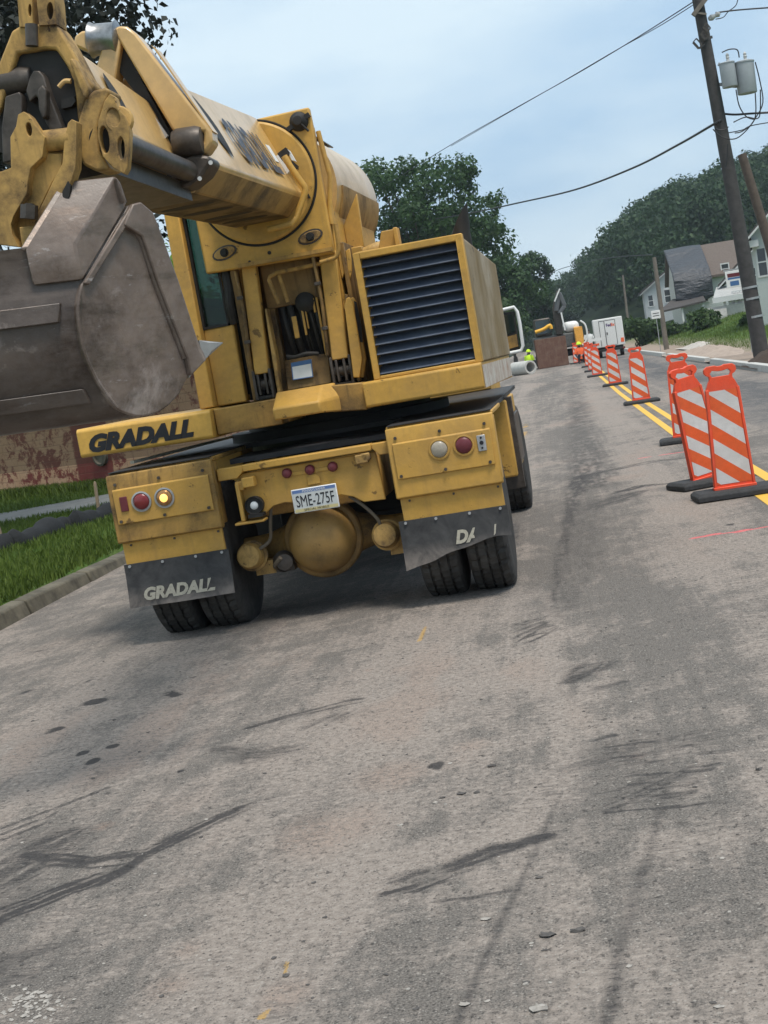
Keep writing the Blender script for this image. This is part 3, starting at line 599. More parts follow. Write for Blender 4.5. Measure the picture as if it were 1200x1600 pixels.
# ---- mast head plate with the slewing ring the boom turns in
hp = MB(); out = [L(*p, 0.45) for p in ((322, 428), (522, 396), (516, 360), (490, 205), (482, 167), (386, 189))]
out += [np.array((-0.545, 0.45, 3.20)), np.array((-0.56, 0.45, 2.9))]
hp.prism(out, (0, 0.07, 0))
hpo = hp.build('mast_head', M['yel'], EX, 0.012)
RC = np.array((-0.105, 0.45, 2.925)); RR = 0.405
rg = MB().rev(RC, (0, -1, 0), [(0, RR+0.012), (0.004, RR+0.012), (0.006, RR+0.004), (0.002, RR)], 96); rg.build('ring_groove', M['black'], hpo)
MB().rev(RC, (0, -1, 0), [(0, RR-0.004), (0.025, RR-0.006), (0.035, RR-0.02), (0.035, 0.01)], 96).build('slewing_ring', M['yel'], hpo)
eb = MB(); eb2 = MB(); eb3 = MB()
for px, py in ((351, 395), (485, 370)):
    c0 = L(px, py, 0.449)
    eb.prism([c0+(a*0.075*math.cos(t), -0.012, 0.036*math.sin(t)+0.012*math.cos(t)) for t in np.linspace(0, 2*math.pi, 16, endpoint=False) for a in (1,)], (0, 0.012, 0))
    eb3.prism([c0+(0.088*math.cos(t), -0.004, 0.047*math.sin(t)+0.014*math.cos(t)) for t in np.linspace(0, 2*math.pi, 16, endpoint=False)], (0, 0.004, 0))
    eb2.cyl(c0, c0+(0, -0.04, 0), 0.022, seg=6, smooth=False); eb2.rev(c0+(0, -0.012, 0), (0, -1, 0), [(0, 0.03), (0.006, 0.028), (0.007, 0.02)], 20)
for px, py in ((421, 395), (457, 398), (390, 409)): c0 = L(px, py, 0.449); eb2.cyl(c0, c0+(0, -0.004, 0), 0.013 if px == 421 else 0.009, seg=12)
eb.build('pin_keeper', M['yel_worn'], hpo, 0.004, each=True); eb2.build('pin_bolt', M['black'], hpo); eb3.build('keeper_weld', M['dsteel'], hpo, each=True)
c0 = L(467, 190, 0.449)
MB().rev(c0, (0, -1, 0), [(0, 0.065), (0.02, 0.06), (0.03, 0.045), (0.06, 0.03), (0.062, 0.005)], 20).bar(c0+(-0.08, -0.012, -0.04), c0+(0.08, -0.012, 0.03), 0.03, 0.03).tube([c0+(0, -0.05, 0), c0+(0.06, -0.04, -0.08)], 0.008, 8).build('swing_motor', M['black'], hpo)
MB().tube([L(497, 205, 0.5), L(512, 262, 0.5), L(516, 275, 0.5), L(515, 335, 0.5), L(518, 350, 0.5)], 0.017, 10).tube([L(489, 200, 0.53), L(504, 290, 0.53), L(519, 350, 0.53), L(526, 400, 0.53)], 0.012, 8).build('steel_pipe', M['yel'], hpo, each=True)
MB().tube([L(500, 410, 0.42), L(517, 405, 0.42), L(526, 400, 0.42), L(529, 385, 0.42), L(524, 350, 0.42)], 0.014, 10, sub=4).tube([L(430, 428, 0.5), L(422, 432, 0.5), L(420, 437, 0.5), L(436, 475, 0.5)], 0.014, 8).tube([L(500, 412, 0.5), L(430, 427, 0.5)], 0.014, 8).tube([L(436, 430, 0.52), L(450, 472, 0.52)], 0.014, 8).build('cross_pipe', M['yel_dirty'], hpo)
MB().box(-0.32, 0.33, 0.42, 0.60, 2.395, 2.42).build('lower_lip', M['yel_dirty'], hpo)
# ---- rear boom housing
dr = MB(UX); DC = (-0.06, 0, 2.885)
dr.rev((DC[0], 0.75, DC[2]), (0, 1, 0), [(0, 0.44), (1.2, 0.45), (1.55, 0.455), (1.62, 0.43), (1.63, 0.40), (1.63, 0.01)], 64)
dro = dr.build('boom_housing', M['boom'], EX)
MB(UX).box(-0.06, 0.10, 1.0, 2.0, 3.30, 3.36).prism([(0.05, 1.05, 3.34), (0.17, 1.05, 3.30), (0.17, 2.05, 3.30), (0.05, 2.05, 3.34)], (0, 0, 0.012)).build('housing_slot_cover', M['dsteel'], dro, 0.01)
MB(UX).loft([[(0.455*math.cos(t)+DC[0], 0.9, 0.455*math.sin(t)+DC[2]) for t in np.linspace(-0.75, -0.05, 10)]+[(0.30*math.cos(t)+DC[0], 0.9, 0.30*math.sin(t)+DC[2]) for t in np.linspace(-0.05, -0.75, 10)],
             [(0.458*math.cos(t)+DC[0], 2.36, 0.458*math.sin(t)+DC[2]) for t in np.linspace(-0.75, -0.05, 10)]+[(0.30*math.cos(t)+DC[0], 2.36, 0.30*math.sin(t)+DC[2]) for t in np.linspace(-0.05, -0.75, 10)]], smooth=False).build('housing_saddle', M['yel_shade_grime'], dro)
gs = MB(UX); gs.prism([(0.33, 1.0, 2.43), (0.45, 1.0, 2.43), (0.46, 1.0, 2.80), (0.33, 1.0, 2.60)], (0, 0.05, 0)).box(0.28, 0.33, 0.56, 2.3, 2.0, 2.78).box(0.33, 0.45, 0.9, 1.3, 2.36, 2.43)
gs.build('housing_gusset', M['yel'], dro, 0.006)

# ================================================================== boom
BX = -0.105
def tri(cx, zb, h, wd, y, topw=0.05, ch=0.10):
    """triangular boom section: narrow crown, wide flat foot with cut corners"""
    return [(cx-topw, y, zb+h), (cx+topw, y, zb+h), (cx+topw*1.7, y, zb+h*0.965), (cx+wd, y, zb+ch*1.25), (cx+wd-0.012, y, zb+ch*1.02), (cx+wd*0.62, y, zb), (cx-wd*0.62, y, zb), (cx-wd+0.012, y, zb+ch*1.02), (cx-wd, y, zb+ch*1.25), (cx-topw*1.7, y, zb+h*0.965)]
S0 = dict(cx=BX, zb=2.66, h=0.70, wd=0.305, topw=0.05, ch=0.11); S1 = dict(cx=BX, zb=2.575, h=0.62, wd=0.305, topw=0.05, ch=0.105)
ya, yb = 0.43, -2.05
def sec(y):
    t = (y-ya)/(yb-ya); return tri(*(S0[k]*(1-t)+S1[k]*t for k in ('cx', 'zb', 'h', 'wd')), y, 0.05, 0.108)
bo_ = MB().loft([sec(ya), sec(-0.6), sec(yb)])
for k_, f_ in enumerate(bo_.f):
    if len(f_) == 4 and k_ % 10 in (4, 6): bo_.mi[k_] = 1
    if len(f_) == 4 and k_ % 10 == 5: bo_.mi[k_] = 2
bo = bo_.build('outer_boom', [M['boom'], M['yel_shade_grime'], M['shade_grease']], EX, 0.012)
def face_pt(y, u, secf=sec, lift=0.010):
    """a point on the right flank: u = 0 at the crown, 1 at the lower edge"""
    s_ = secf(y); a, b = np.array(s_[2]), np.array(s_[3]); n = np.cross(b-a, (0, 1, 0)); n /= np.linalg.norm(n)
    if n[0] < 0: n = -n
    return a+(b-a)*u+n*lift
def lens(mb, y, u0, u1, wd, secf=sec, skew=0.0):
    top, bot = [], []
    for t in np.linspace(0, 1, 13):
        u = u0+(u1-u0)*t; hw = wd*math.sin(math.pi*t)**0.8
        top.append(face_pt(y+hw+skew*t, u, secf)); bot.append(face_pt(y-hw+skew*t, u, secf))
    mb.prism(top+bot[1:-1][::-1], (0.0, 0, -0.0005))
s_ = MB(); lens(s_, -1.40, 0.08, 0.84, 0.11)
for yy in (-1.5, -1.05, -0.55, -0.1):
    zc = sec(yy)[5][2]-0.003
    s_.prism([(BX+0.15*math.cos(t), yy+0.06*math.sin(t), zc) for t in np.linspace(0, 2*math.pi, 18, endpoint=False)], (0, 0, 0.001))
s_.build('weld_slot', M['black'], bo, each=True)
a0, a1 = face_pt(-1.05, 0.80), face_pt(0.04, 0.80)
text('lettering', 'GRADALL', plain('faded_black_lettering', (0.055, 0.06, 0.075), 0.6, var=0.4, scale=9), bo, a0, a1-a0, face_pt(-1.05, 0.2)-a0, 0.40, 0.03, 0.0, 1.0, 0.004, fit=1.09)
MB().prism([face_pt(0.10, 0.62, lift=0.003), face_pt(0.10, 0.40, lift=0.003), face_pt(0.22, 0.40, lift=0.003), face_pt(0.22, 0.62, lift=0.003)], (0.002, 0, 0.001)).build('warning_label', M['white'], bo)
# hydraulic pipe that hugs the boom root, with its clamp
MB().tube([L(444, 244, 0.22), L(452, 258, 0.22), L(476, 292, 0.25), L(477, 300, 0.25), L(463, 340, 0.25), L(455, 350, 0.22), L(418, 359, 0.2)], 0.021, 12).build('boom_pipe', M['yel'], EX)
MB().prism([L(*p, 0.30) for p in ((433, 240), (446, 230), (452, 238), (440, 250))], (0, 0.06, 0)).prism([L(*p, 0.30) for p in ((455, 250), (464, 258), (464, 264), (458, 262))], (0, 0.06, 0)).build('pipe_clamp', M['black'], hpo)
MB().prism([L(*p, 0.33) for p in ((446, 231), (452, 235), (462, 252), (456, 250))], (0, 0.04, 0)).prism([L(*p, 0.29) for p in ((425, 247), (434, 242), (452, 267), (448, 272))], (0, 0.04, 0)).build('guard_plate', M['white'], hpo)
MB().prism([L(*p, 0.40) for p in ((403, 198), (406, 199), (415, 212), (413, 213))], (0, 0.02, 0)).prism([L(*p, 0.40) for p in ((479, 300), (482, 303), (485, 309), (482, 310))], (0, 0.02, 0)).build('ring_slot', M['black'], hpo)
# ---- inner boom
I0 = dict(cx=BX-0.01, zb=2.64, h=0.40, wd=0.165); I1 = dict(cx=BX-0.01, zb=2.62, h=0.50, wd=0.225)
def isec(y):
    t = (y+1.9)/(-3.42+1.9); return tri(*(I0[k]*(1-t)+I1[k]*t for k in ('cx', 'zb', 'h', 'wd')), y, 0.045, 0.085)
ib = MB().loft([isec(-1.9), isec(-3.398)]).build('inner_boom', M['boom'], EX, 0.012)
s_ = MB(); lens(s_, -2.90, 0.14, 0.80, 0.075, isec); s_.build('weld_slot', M['black'], ib)
MB().tube([(0.10, -3.35, 2.66), (0.115, -2.1, 2.66)], 0.05, 16).tube([(-0.25, -3.35, 2.62), (-0.25, -2.1, 2.62)], 0.05, 16).box(-0.24, 0.07, -3.3, -2.06, 2.54, 2.62).build('under_tubes_shade', M['dsteel'], ib)  # dark tubes, plus a dark block for the shade under the inner boom
# ---- roller carriage at the mouth of the outer boom
yc = -2.20
def P(px, py, y=yc): return L(px, py, y)
cr = MB(); off = (0, 0.13, 0)
cr.prism([P(176, 47), P(184, 40), P(198, 41), P(212, 52), P(330, 205), P(332, 222), P(320, 240), P(300, 236), P(318, 222), P(318, 206), P(270, 205)], off)
cr.prism([P(113, 70), P(117, 55), P(127, 48), P(138, 47), P(141, 60), P(139, 82)], off)
mir_ = lambda p: np.array((2*BX-p[0], p[1], p[2]))
cr.prism([mir_(p) for p in (P(176, 47)+(0, .005, 0), P(184, 40)+(0, .005, 0), P(198, 41)+(0, .005, 0), P(212, 52)+(0, .005, 0), P(330, 205)+(0, .005, 0), P(332, 222)+(0, .005, 0), P(270, 205)+(0, .005, 0))][::-1], off)
cro = cr.build('roller_carriage', M['boom'], EX, 0.012)
MB().prism([P(236, 70, yc+0.02), P(243, 75, yc+0.02), P(333, 205, yc+0.02), P(330, 205, yc+0.02)], (0, 0.1, 0)).build('carriage_flange', M['boom'], cro)
MB().prism([P(*p, yc+0.05) for p in ((140, 50), (178, 48), (265, 205), (300, 240), (262, 232), (215, 150), (172, 92), (150, 78))], (0, 0.18, 0)).build('carriage_gap_shade', M['black'], cro)  # black solid stands for the shadow inside the outer boom's mouth
MB().rev(P(143, 63, yc+0.05), P(168, 61, yc+0.05)-P(143, 63, yc+0.05), [(-0.02, 0.045), (0.0, 0.085), (0.02, 0.075), (0.11, 0.075), (0.13, 0.085), (0.15, 0.045)], 28).build('crown_roller', M['steel'], cro)
MB().rev(P(271, 226), P(316, 219)-P(271, 226), [(0.0, 0.03), (0.005, 0.062), (0.03, 0.072), (0.12, 0.072), (0.145, 0.062), (0.15, 0.03)], 28).build('side_roller', M['dsteel'], cro)
MB().rev(P(258, 272), (0.2, -1, 0.1), [(-0.1, 0.02), (-0.08, 0.09), (0.0, 0.095), (0.03, 0.07), (0.032, 0.01)], 28).prism([P(*p, yc-0.03) for p in ((278, 252), (300, 241), (326, 243), (330, 252), (318, 272), (296, 290), (280, 294), (274, 275))], (0, 0.2, 0)).build('foot_roller', M['dsteel'], cro, 0.02)
b = MB()
for px, py in ((329, 254), (312, 279)): b.cyl(P(px, py, yc-0.02), P(px, py, yc-0.04), 0.011, seg=8)
b.build('grease_fitting', M['white'], cro, each=True)
MB().prism([P(215, 152, yc-0.01), P(222, 154, yc-0.01), P(262, 212, yc-0.01), P(258, 217, yc-0.01)], (0, 0.02, 0)).build('wear_strip', M['zinc'], cro)

# ================================================================== wrist and bucket
ywr = -3.44
def Wp(pts, y=ywr): return [L(px, py, y) for px, py in pts]
wr = MB()
wr.prism(Wp([(-30, 185), (-12, 125), (2, 88), (18, 48), (31, 40), (83, 34), (93, 45), (107, 67), (122, 95), (135, 120), (146, 133), (142, 152), (134, 158), (128, 185), (121, 190), (118, 150), (114, 125), (105, 104), (87, 77), (70, 76), (50, 80), (27, 83), (20, 105), (9, 135), (3, 165), (-10, 190)]), (0, 0.14, 0))
wro = wr.build('wrist_frame', M['yel_worn'], EX, 0.012, 3)
e_ = MB(); e_.holed(Wp([(61, 40), (58, 10), (55, -30), (80, -30), (85, 0), (88, 38)], ywr-0.01), [Wp(ell(78, 17, 5, 14), ywr-0.01)], (0, 0.12, 0))
e_.holed(Wp([(30, 42), (28, 10), (24, -30), (46, -30), (50, 5), (52, 42)], ywr-0.01), [Wp(ell(46.5, 16, 2.6, 10), ywr-0.01)], (0, 0.12, 0)); e_.build('wrist_ear', M['yel_worn'], wro, 0.008)
MB().cyl(L(49, 38, ywr-0.03), L(50, 72, ywr-0.03), 0.025, seg=14).build('ear_pin', M['dsteel'], wro)
MB().prism(Wp([(107, 92), (114, 90), (125, 110), (138, 138), (135, 155), (128, 150)], ywr-0.05), (0, 0.06, 0)).build('stiffener', M['yel_worn'], wro, 0.008)
MB().prism(Wp([(20, 85), (90, 78), (116, 125), (122, 190), (122, 235), (20, 240), (-25, 235), (-25, 190), (9, 130)], ywr+0.03), (0, 0.008, 0)).prism(Wp([(95, 155), (115, 150), (118, 158), (112, 166), (96, 170)], ywr+0.0), (0, 0.03, 0)).build('wrist_hollow_shade', M['black'], wro)  # black plate over the boom's end stands for a shaded hollow
MB().tube([L(92, 136, ywr+0.0), L(101, 127, ywr+0.0), L(111, 127, ywr+0.0)], 0.010, 8, sub=4).build('wrist_pipe', M['boom'], wro)
# dark links inside the frame
lk = MB(); lk.rev(L(16, 130, ywr+0.05), L(52, 124, ywr+0.05)-L(16, 130, ywr+0.05), [(-0.05, 0.05), (-0.04, 0.058), (0.06, 0.058), (0.10, 0.05)], 24)
lk.prism(Wp([(40, 142), (46, 120), (52, 110), (61, 110), (68, 118), (76, 145), (90, 180), (98, 200), (84, 215), (70, 190), (66, 160), (56, 150), (46, 160)], ywr-0.02), (0, 0.10, 0))
lk.prism(Wp([(58, 140), (66, 132), (72, 140), (72, 182), (66, 186), (60, 170)], ywr-0.06), (0, 0.05, 0))
lk.prism(Wp([(8, 150), (30, 143), (34, 150), (34, 200), (28, 250), (4, 255), (2, 200)], ywr-0.02), (0, 0.10, 0))
lk.build('bucket_link', M['dsteel'], EX, 0.014, 3)
# right hand boss
bs = MB(); yb_ = ywr-0.03
bs.prism(Wp([(134, 152), (146, 141), (165, 136), (172, 142), (160, 172), (152, 200), (154, 235), (172, 264), (150, 268), (130, 258), (121, 238), (118, 205), (124, 180)], yb_), (0, 0.16, 0))
bso = bs.build('wrist_boss', M['yel_worn'], EX, 0.022, 4)
pf = MB(); pf.holed(Wp([(163, 158), (172, 146), (180, 152), (184, 168), (196, 182), (202, 205), (201, 235), (199, 262), (194, 272), (176, 262), (160, 244), (152, 215), (153, 190)], yb_-0.025),
                    [Wp(ell(163, 218, 7.5, 22, rot=-0.12), yb_-0.025), Wp(ell(189, 231, 5.6, 18, rot=-0.06), yb_-0.025), Wp(ell(177, 183, 10, 15, rot=-0.25), yb_-0.025)], (0, 0.05, 0))
pf.build('boss_plate', M['yel_worn'], bso, 0.005)
MB().cyl(L(163, 218, yb_+0.02), L(160, 218, yb_+0.2), 0.06, seg=20).prism(Wp(ell(189, 231, 8, 22), yb_+0.05), (0, 0.02, 0)).build('boss_bore', M['black'], bso)
MB().rev(L(186, 192, yb_+0.03), (0.3, -1, 0.1), [(0, 0.055), (0.03, 0.06), (0.045, 0.05), (0.046, 0.01)], 24).build('boss_pin', M['yel_worn'], bso)
# front coupler casting
cp = MB(); yp = -3.60
cp.holed(Wp([(17, 262), (16, 214), (25, 197), (28, 179), (37, 174), (46, 181), (58, 200), (70, 214), (66, 245), (48, 262), (43, 285), (42, 302), (30, 322), (21, 338), (17, 350), (19, 366), (29, 386), (-20, 380), (-20, 268), (2, 268)], yp), [Wp(ell(45, 202, 4.6, 11, rot=-0.15), yp)], (0, 0.06, 0))
cp.prism(Wp([(112, 186), (119, 190), (119, 235), (118, 262), (108, 292), (100, 306), (80, 366), (70, 378), (60, 366), (54, 350), (57, 336), (72, 306), (84, 280), (97, 256), (101, 215), (106, 192)], yp+0.02), (0, 0.07, 0))
cp.prism(Wp([(44, 264), (70, 240), (98, 240), (96, 262), (82, 284), (70, 308), (58, 334), (34, 340), (42, 302)], yp+0.05), (0, 0.05, 0))
cp.cyl(L(62, 222, yp+0.06), L(112, 216, yp+0.06), 0.042, seg=24)
cp.prism(Wp([(20, 330), (70, 312), (72, 372), (30, 384), (18, 366)], yp+0.085), (0, 0.03, 0))
cp.prism(Wp([(30, 355), (62, 352), (64, 368), (58, 384), (34, 384)], yp+0.01), (0, 0.07, 0))
cpo = cp.build('coupler_casting', M['yel_worn'], EX, 0.010, 3)
MB().cyl(L(45, 342, yp-0.01), L(46, 320, yp-0.01), 0.034, seg=6, smooth=False).cyl(L(46, 321, yp-0.01), L(46, 318, yp-0.01), 0.018, seg=14).build('hex_bolt', M['dsteel'], cpo)
MB().prism(Wp([(97, 300), (106, 283), (110, 290), (108, 308), (99, 312)], yp+0.012), (0, 0.02, 0)).build('casting_window', M['black'], cpo)

# ---- bucket: its end plate stands turned towards the camera's right, the shell runs away to the left
th = R(35); BA = np.array((-math.cos(th), math.sin(th), 0.085)); BA /= np.linalg.norm(BA)
BP0 = L(125, 445, -3.66)
BG = np.array((-1.0, -0.35, 0.035)); BG /= np.linalg.norm(BG)
def E(px, py, k=0.0): return mplane(px, py, BP0+BA*k, BA)
def smooth_line(P_, n, closed=False):
    P_ = [np.array(p, float) for p in P_]; Q = []
    for i in range(len(P_) if closed else len(P_)-1):
        p0, p1, p2, p3 = (P_[(i+k_) % len(P_)] if closed else P_[min(max(i+k_, 0), len(P_)-1)] for k_ in (-1, 0, 1, 2))
        for k in range(n): t = k/n; Q.append(tuple(0.5*((2*p1)+(p2-p0)*t+(2*p0-5*p1+4*p2-p3)*t*t+(3*p1-p0-3*p2+p3)*t**3)))
    if not closed: Q.append(tuple(P_[-1]))
    return Q
bkt = MB()
ep = [(200, 322), (214, 317), (233, 333), (240, 350), (273, 440), (303, 533), (317, 562), (293, 590), (280, 615), (262, 634), (240, 647), (213, 650), (180, 637), (162, 612), (147, 587), (130, 550), (121, 497), (122, 467), (128, 443), (150, 405)]
ep = ep[:7]+smooth_line(ep[7:19], 3)+ep[19:]
bkt.prism([E(*p) for p in ep], BA*0.03)
shell = [(115, 378), (123, 404), (128, 441), (124, 455), (122.5, 467), (121, 480), (121.5, 497), (125, 522), (131, 550), (138, 568), (147, 587), (162, 612), (171, 626), (181, 637), (196, 645), (213, 650), (240, 647), (262, 634), (282, 612)]
shell = shell[:3]+smooth_line(shell[3:], 2)
so = [E(*p, 0.012) for p in shell]; cen = E(215, 500, 0.012)
si = [p+(cen-p)/np.linalg.norm(cen-p)*0.03 for p in so]
ring_ = so+si[::-1]; W_B = 1.5
bsh = MB().loft([ring_, [p+BG*W_B for p in ring_]], smooth=True)
bsh0 = [E(*p)+BG*W_B for p in ep]
bko = bkt.build('bucket', M['bucket'], EX, 0.006); bsh.build('bucket_shell', M['shell'], bko); MB().prism(bsh0, BA*0.03).build('end_plate', M['bucket'], bko)
br_ = MB()
for k_, (pa, pb) in enumerate((((121, 500), (123, 470)), ((158, 604), (170, 626)))):
    br_.prism([E(*pa)+BG*0.07+(0, -0.010, 0), E(*pb)+BG*0.07+(0, -0.010, 0), E(*pb)+BG*(W_B-0.03)+(0, -0.010, 0), E(*pa)+BG*(W_B-0.03)+(0, -0.010, 0)], (0.004, 0.016, 0))
br_.build('shell_wear_strip', M['shell'], bko, 0.003, each=True)
MB().prism([E(*p) for p in ((197, 330), (201, 320), (214, 317), (233, 333), (240, 350), (273, 440), (303, 533), (317, 562), (292, 588), (287, 560), (264, 502), (240, 440), (216, 370), (188, 352))], -BA*0.028).build('side_cutter', M['bucket'], bko, 0.006)
MB().prism([E(*p) for p in ((128, 443), (196, 330), (201, 320), (214, 317), (206, 334), (136, 446))], -BA*0.02).build('edge_bar', M['bucket'], bko, 0.005)
mbx = MB()
mbx.prism([E(*p, -0.005) for p in ((181, 274), (189, 284), (200, 315), (196, 326), (130, 438), (126, 428), (117, 381))], BG*0.19)
mbx.build('mounting_bracket', M['bucket'], bko, 0.008)
MB().prism([E(*p, -0.03) for p in ((183, 277), (190, 288), (198, 312), (195, 318), (188, 300))], BA*0.03).prism([E(180, 272)+BG*0.17, E(186, 275)+BG*0.17, E(121, 384)+BG*0.17, E(115, 379)+BG*0.17], BG*0.035).build('bracket_rim', M['bucket'], bko, 0.006, each=True)
wb = MB(); wb.tube([E(*p)-BA*0.004 for p in ((190, 352), (216, 369), (240, 439), (264, 501), (287, 560))], 0.010, 8, sub=6).tube([E(*p)-BA*0.004 for p in ((124, 455), (121, 480), (121.5, 497), (125, 522), (131, 550), (147, 587), (162, 612), (181, 637))], 0.009, 8, sub=5)
wb.build('weld_bead', M['bucket'], bko, each=True)
tt = MB(); t0 = [E(*p, 0.0) for p in ((306, 532), (322, 536), (326, 548), (318, 560), (311, 556))]; t1 = [E(347, 535+0.4*i, 0.05) for i in range(5)]
tt.loft([[p+BA*(-0.02) for p in t0], [p+BA*(-0.005) for p in t1]]); tt.loft([[p+BA*0.10 for p in t0], [p+BA*0.04 for p in t1]])
tt.loft([[p-BA*0.02 for p in t0], [p+BA*0.10 for p in t0]])
tt.prism([E(*p, 0.0) for p in ((303, 535), (318, 545), (318, 562), (296, 590), (290, 570))], BA*0.12).build('bucket_tooth', M['tooth'], bko, 0.006)
# ================================================================== SETTING
def vnoise(x, y, seed):
    r_ = np.random.default_rng(seed); T = r_.random((256, 256))
    xi, yi = np.floor(x).astype(int), np.floor(y).astype(int); fx, fy_ = x-xi, y-yi
    fx = fx*fx*(3-2*fx); fy_ = fy_*fy_*(3-2*fy_)
    g = lambda a, b: T[a % 256, b % 256]
    return (g(xi, yi)*(1-fx)+g(xi+1, yi)*fx)*(1-fy_)+(g(xi, yi+1)*(1-fx)+g(xi+1, yi+1)*fx)*fy_
def fbm(x, y, seed, octv=5, gain=0.5):
    s_, a, t = 0, 1.0, 0
    for k in range(octv):
        s_ = s_+a*vnoise(x*2**k+17.3*k, y*2**k+5.1*k, seed+k); t += a; a *= gain
    return s_/t
def sstep(a, b, x): t = np.clip((x-a)/(b-a), 0, 1); return t*t*(3-2*t)
def G(px, py): return on_ground(px, py)[:2]
def seg_field(X, Y, pts, wd, soft=0.5):
    """1 on a stroke through the points, falling to 0 at its (per point) half width"""
    P_ = np.array(pts, float); W_ = np.broadcast_to(np.array(wd, float), (len(P_),)); best = np.zeros_like(X)
    for i in range(len(P_)-1):
        a, b = P_[i], P_[i+1]; d = b-a; L2 = d@d+1e-9
        t = np.clip(((X-a[0])*d[0]+(Y-a[1])*d[1])/L2, 0, 1)
        dist = np.hypot(X-a[0]-t*d[0], Y-a[1]-t*d[1]); ww = W_[i]*(1-t)+W_[i+1]*t
        best = np.maximum(best, 1-sstep(soft, 1.0, dist/ww))
    return best
def brush(X, Y, pts, wd, seed):
    """a scuffed rubber stroke: broken striations that run along it"""
    P_ = np.array(pts, float); W_ = np.broadcast_to(np.array(wd, float), (len(P_),)); best = np.zeros_like(X); s0 = 0.0
    for i in range(len(P_)-1):
        a, b = P_[i], P_[i+1]; d = b-a; ln = math.hypot(*d)+1e-9; d = d/ln
        mw = max(W_[i], W_[i+1])*1.6+0.02; box = (X > min(a[0], b[0])-mw) & (X < max(a[0], b[0])+mw) & (Y > min(a[1], b[1])-mw) & (Y < max(a[1], b[1])+mw)
        if not box.any(): s0 += ln; continue
        x, y = X[box]-a[0], Y[box]-a[1]; s_ = x*d[0]+y*d[1]; u = -x*d[1]+y*d[0]; t = np.clip(s_/ln, 0, 1); ww = W_[i]*(1-t)+W_[i+1]*t
        dist = np.hypot(u, s_-t*ln)/ww*(0.75+0.5*vnoise((s_+s0)*9, u*20, seed+3))
        core = 1-sstep(0.25, 1.05, dist); st_ = 0.6*vnoise(u/0.016+seed, (s_+s0)*3.5, seed)+0.4*vnoise(u/0.05+seed, (s_+s0)*7, seed+1)
        v = core*(0.28+0.95*sstep(0.30, 0.55, st_)); best[box] = np.maximum(best[box], v); s0 += ln
    return best
def GP(*p): return [G(*q) for q in p]

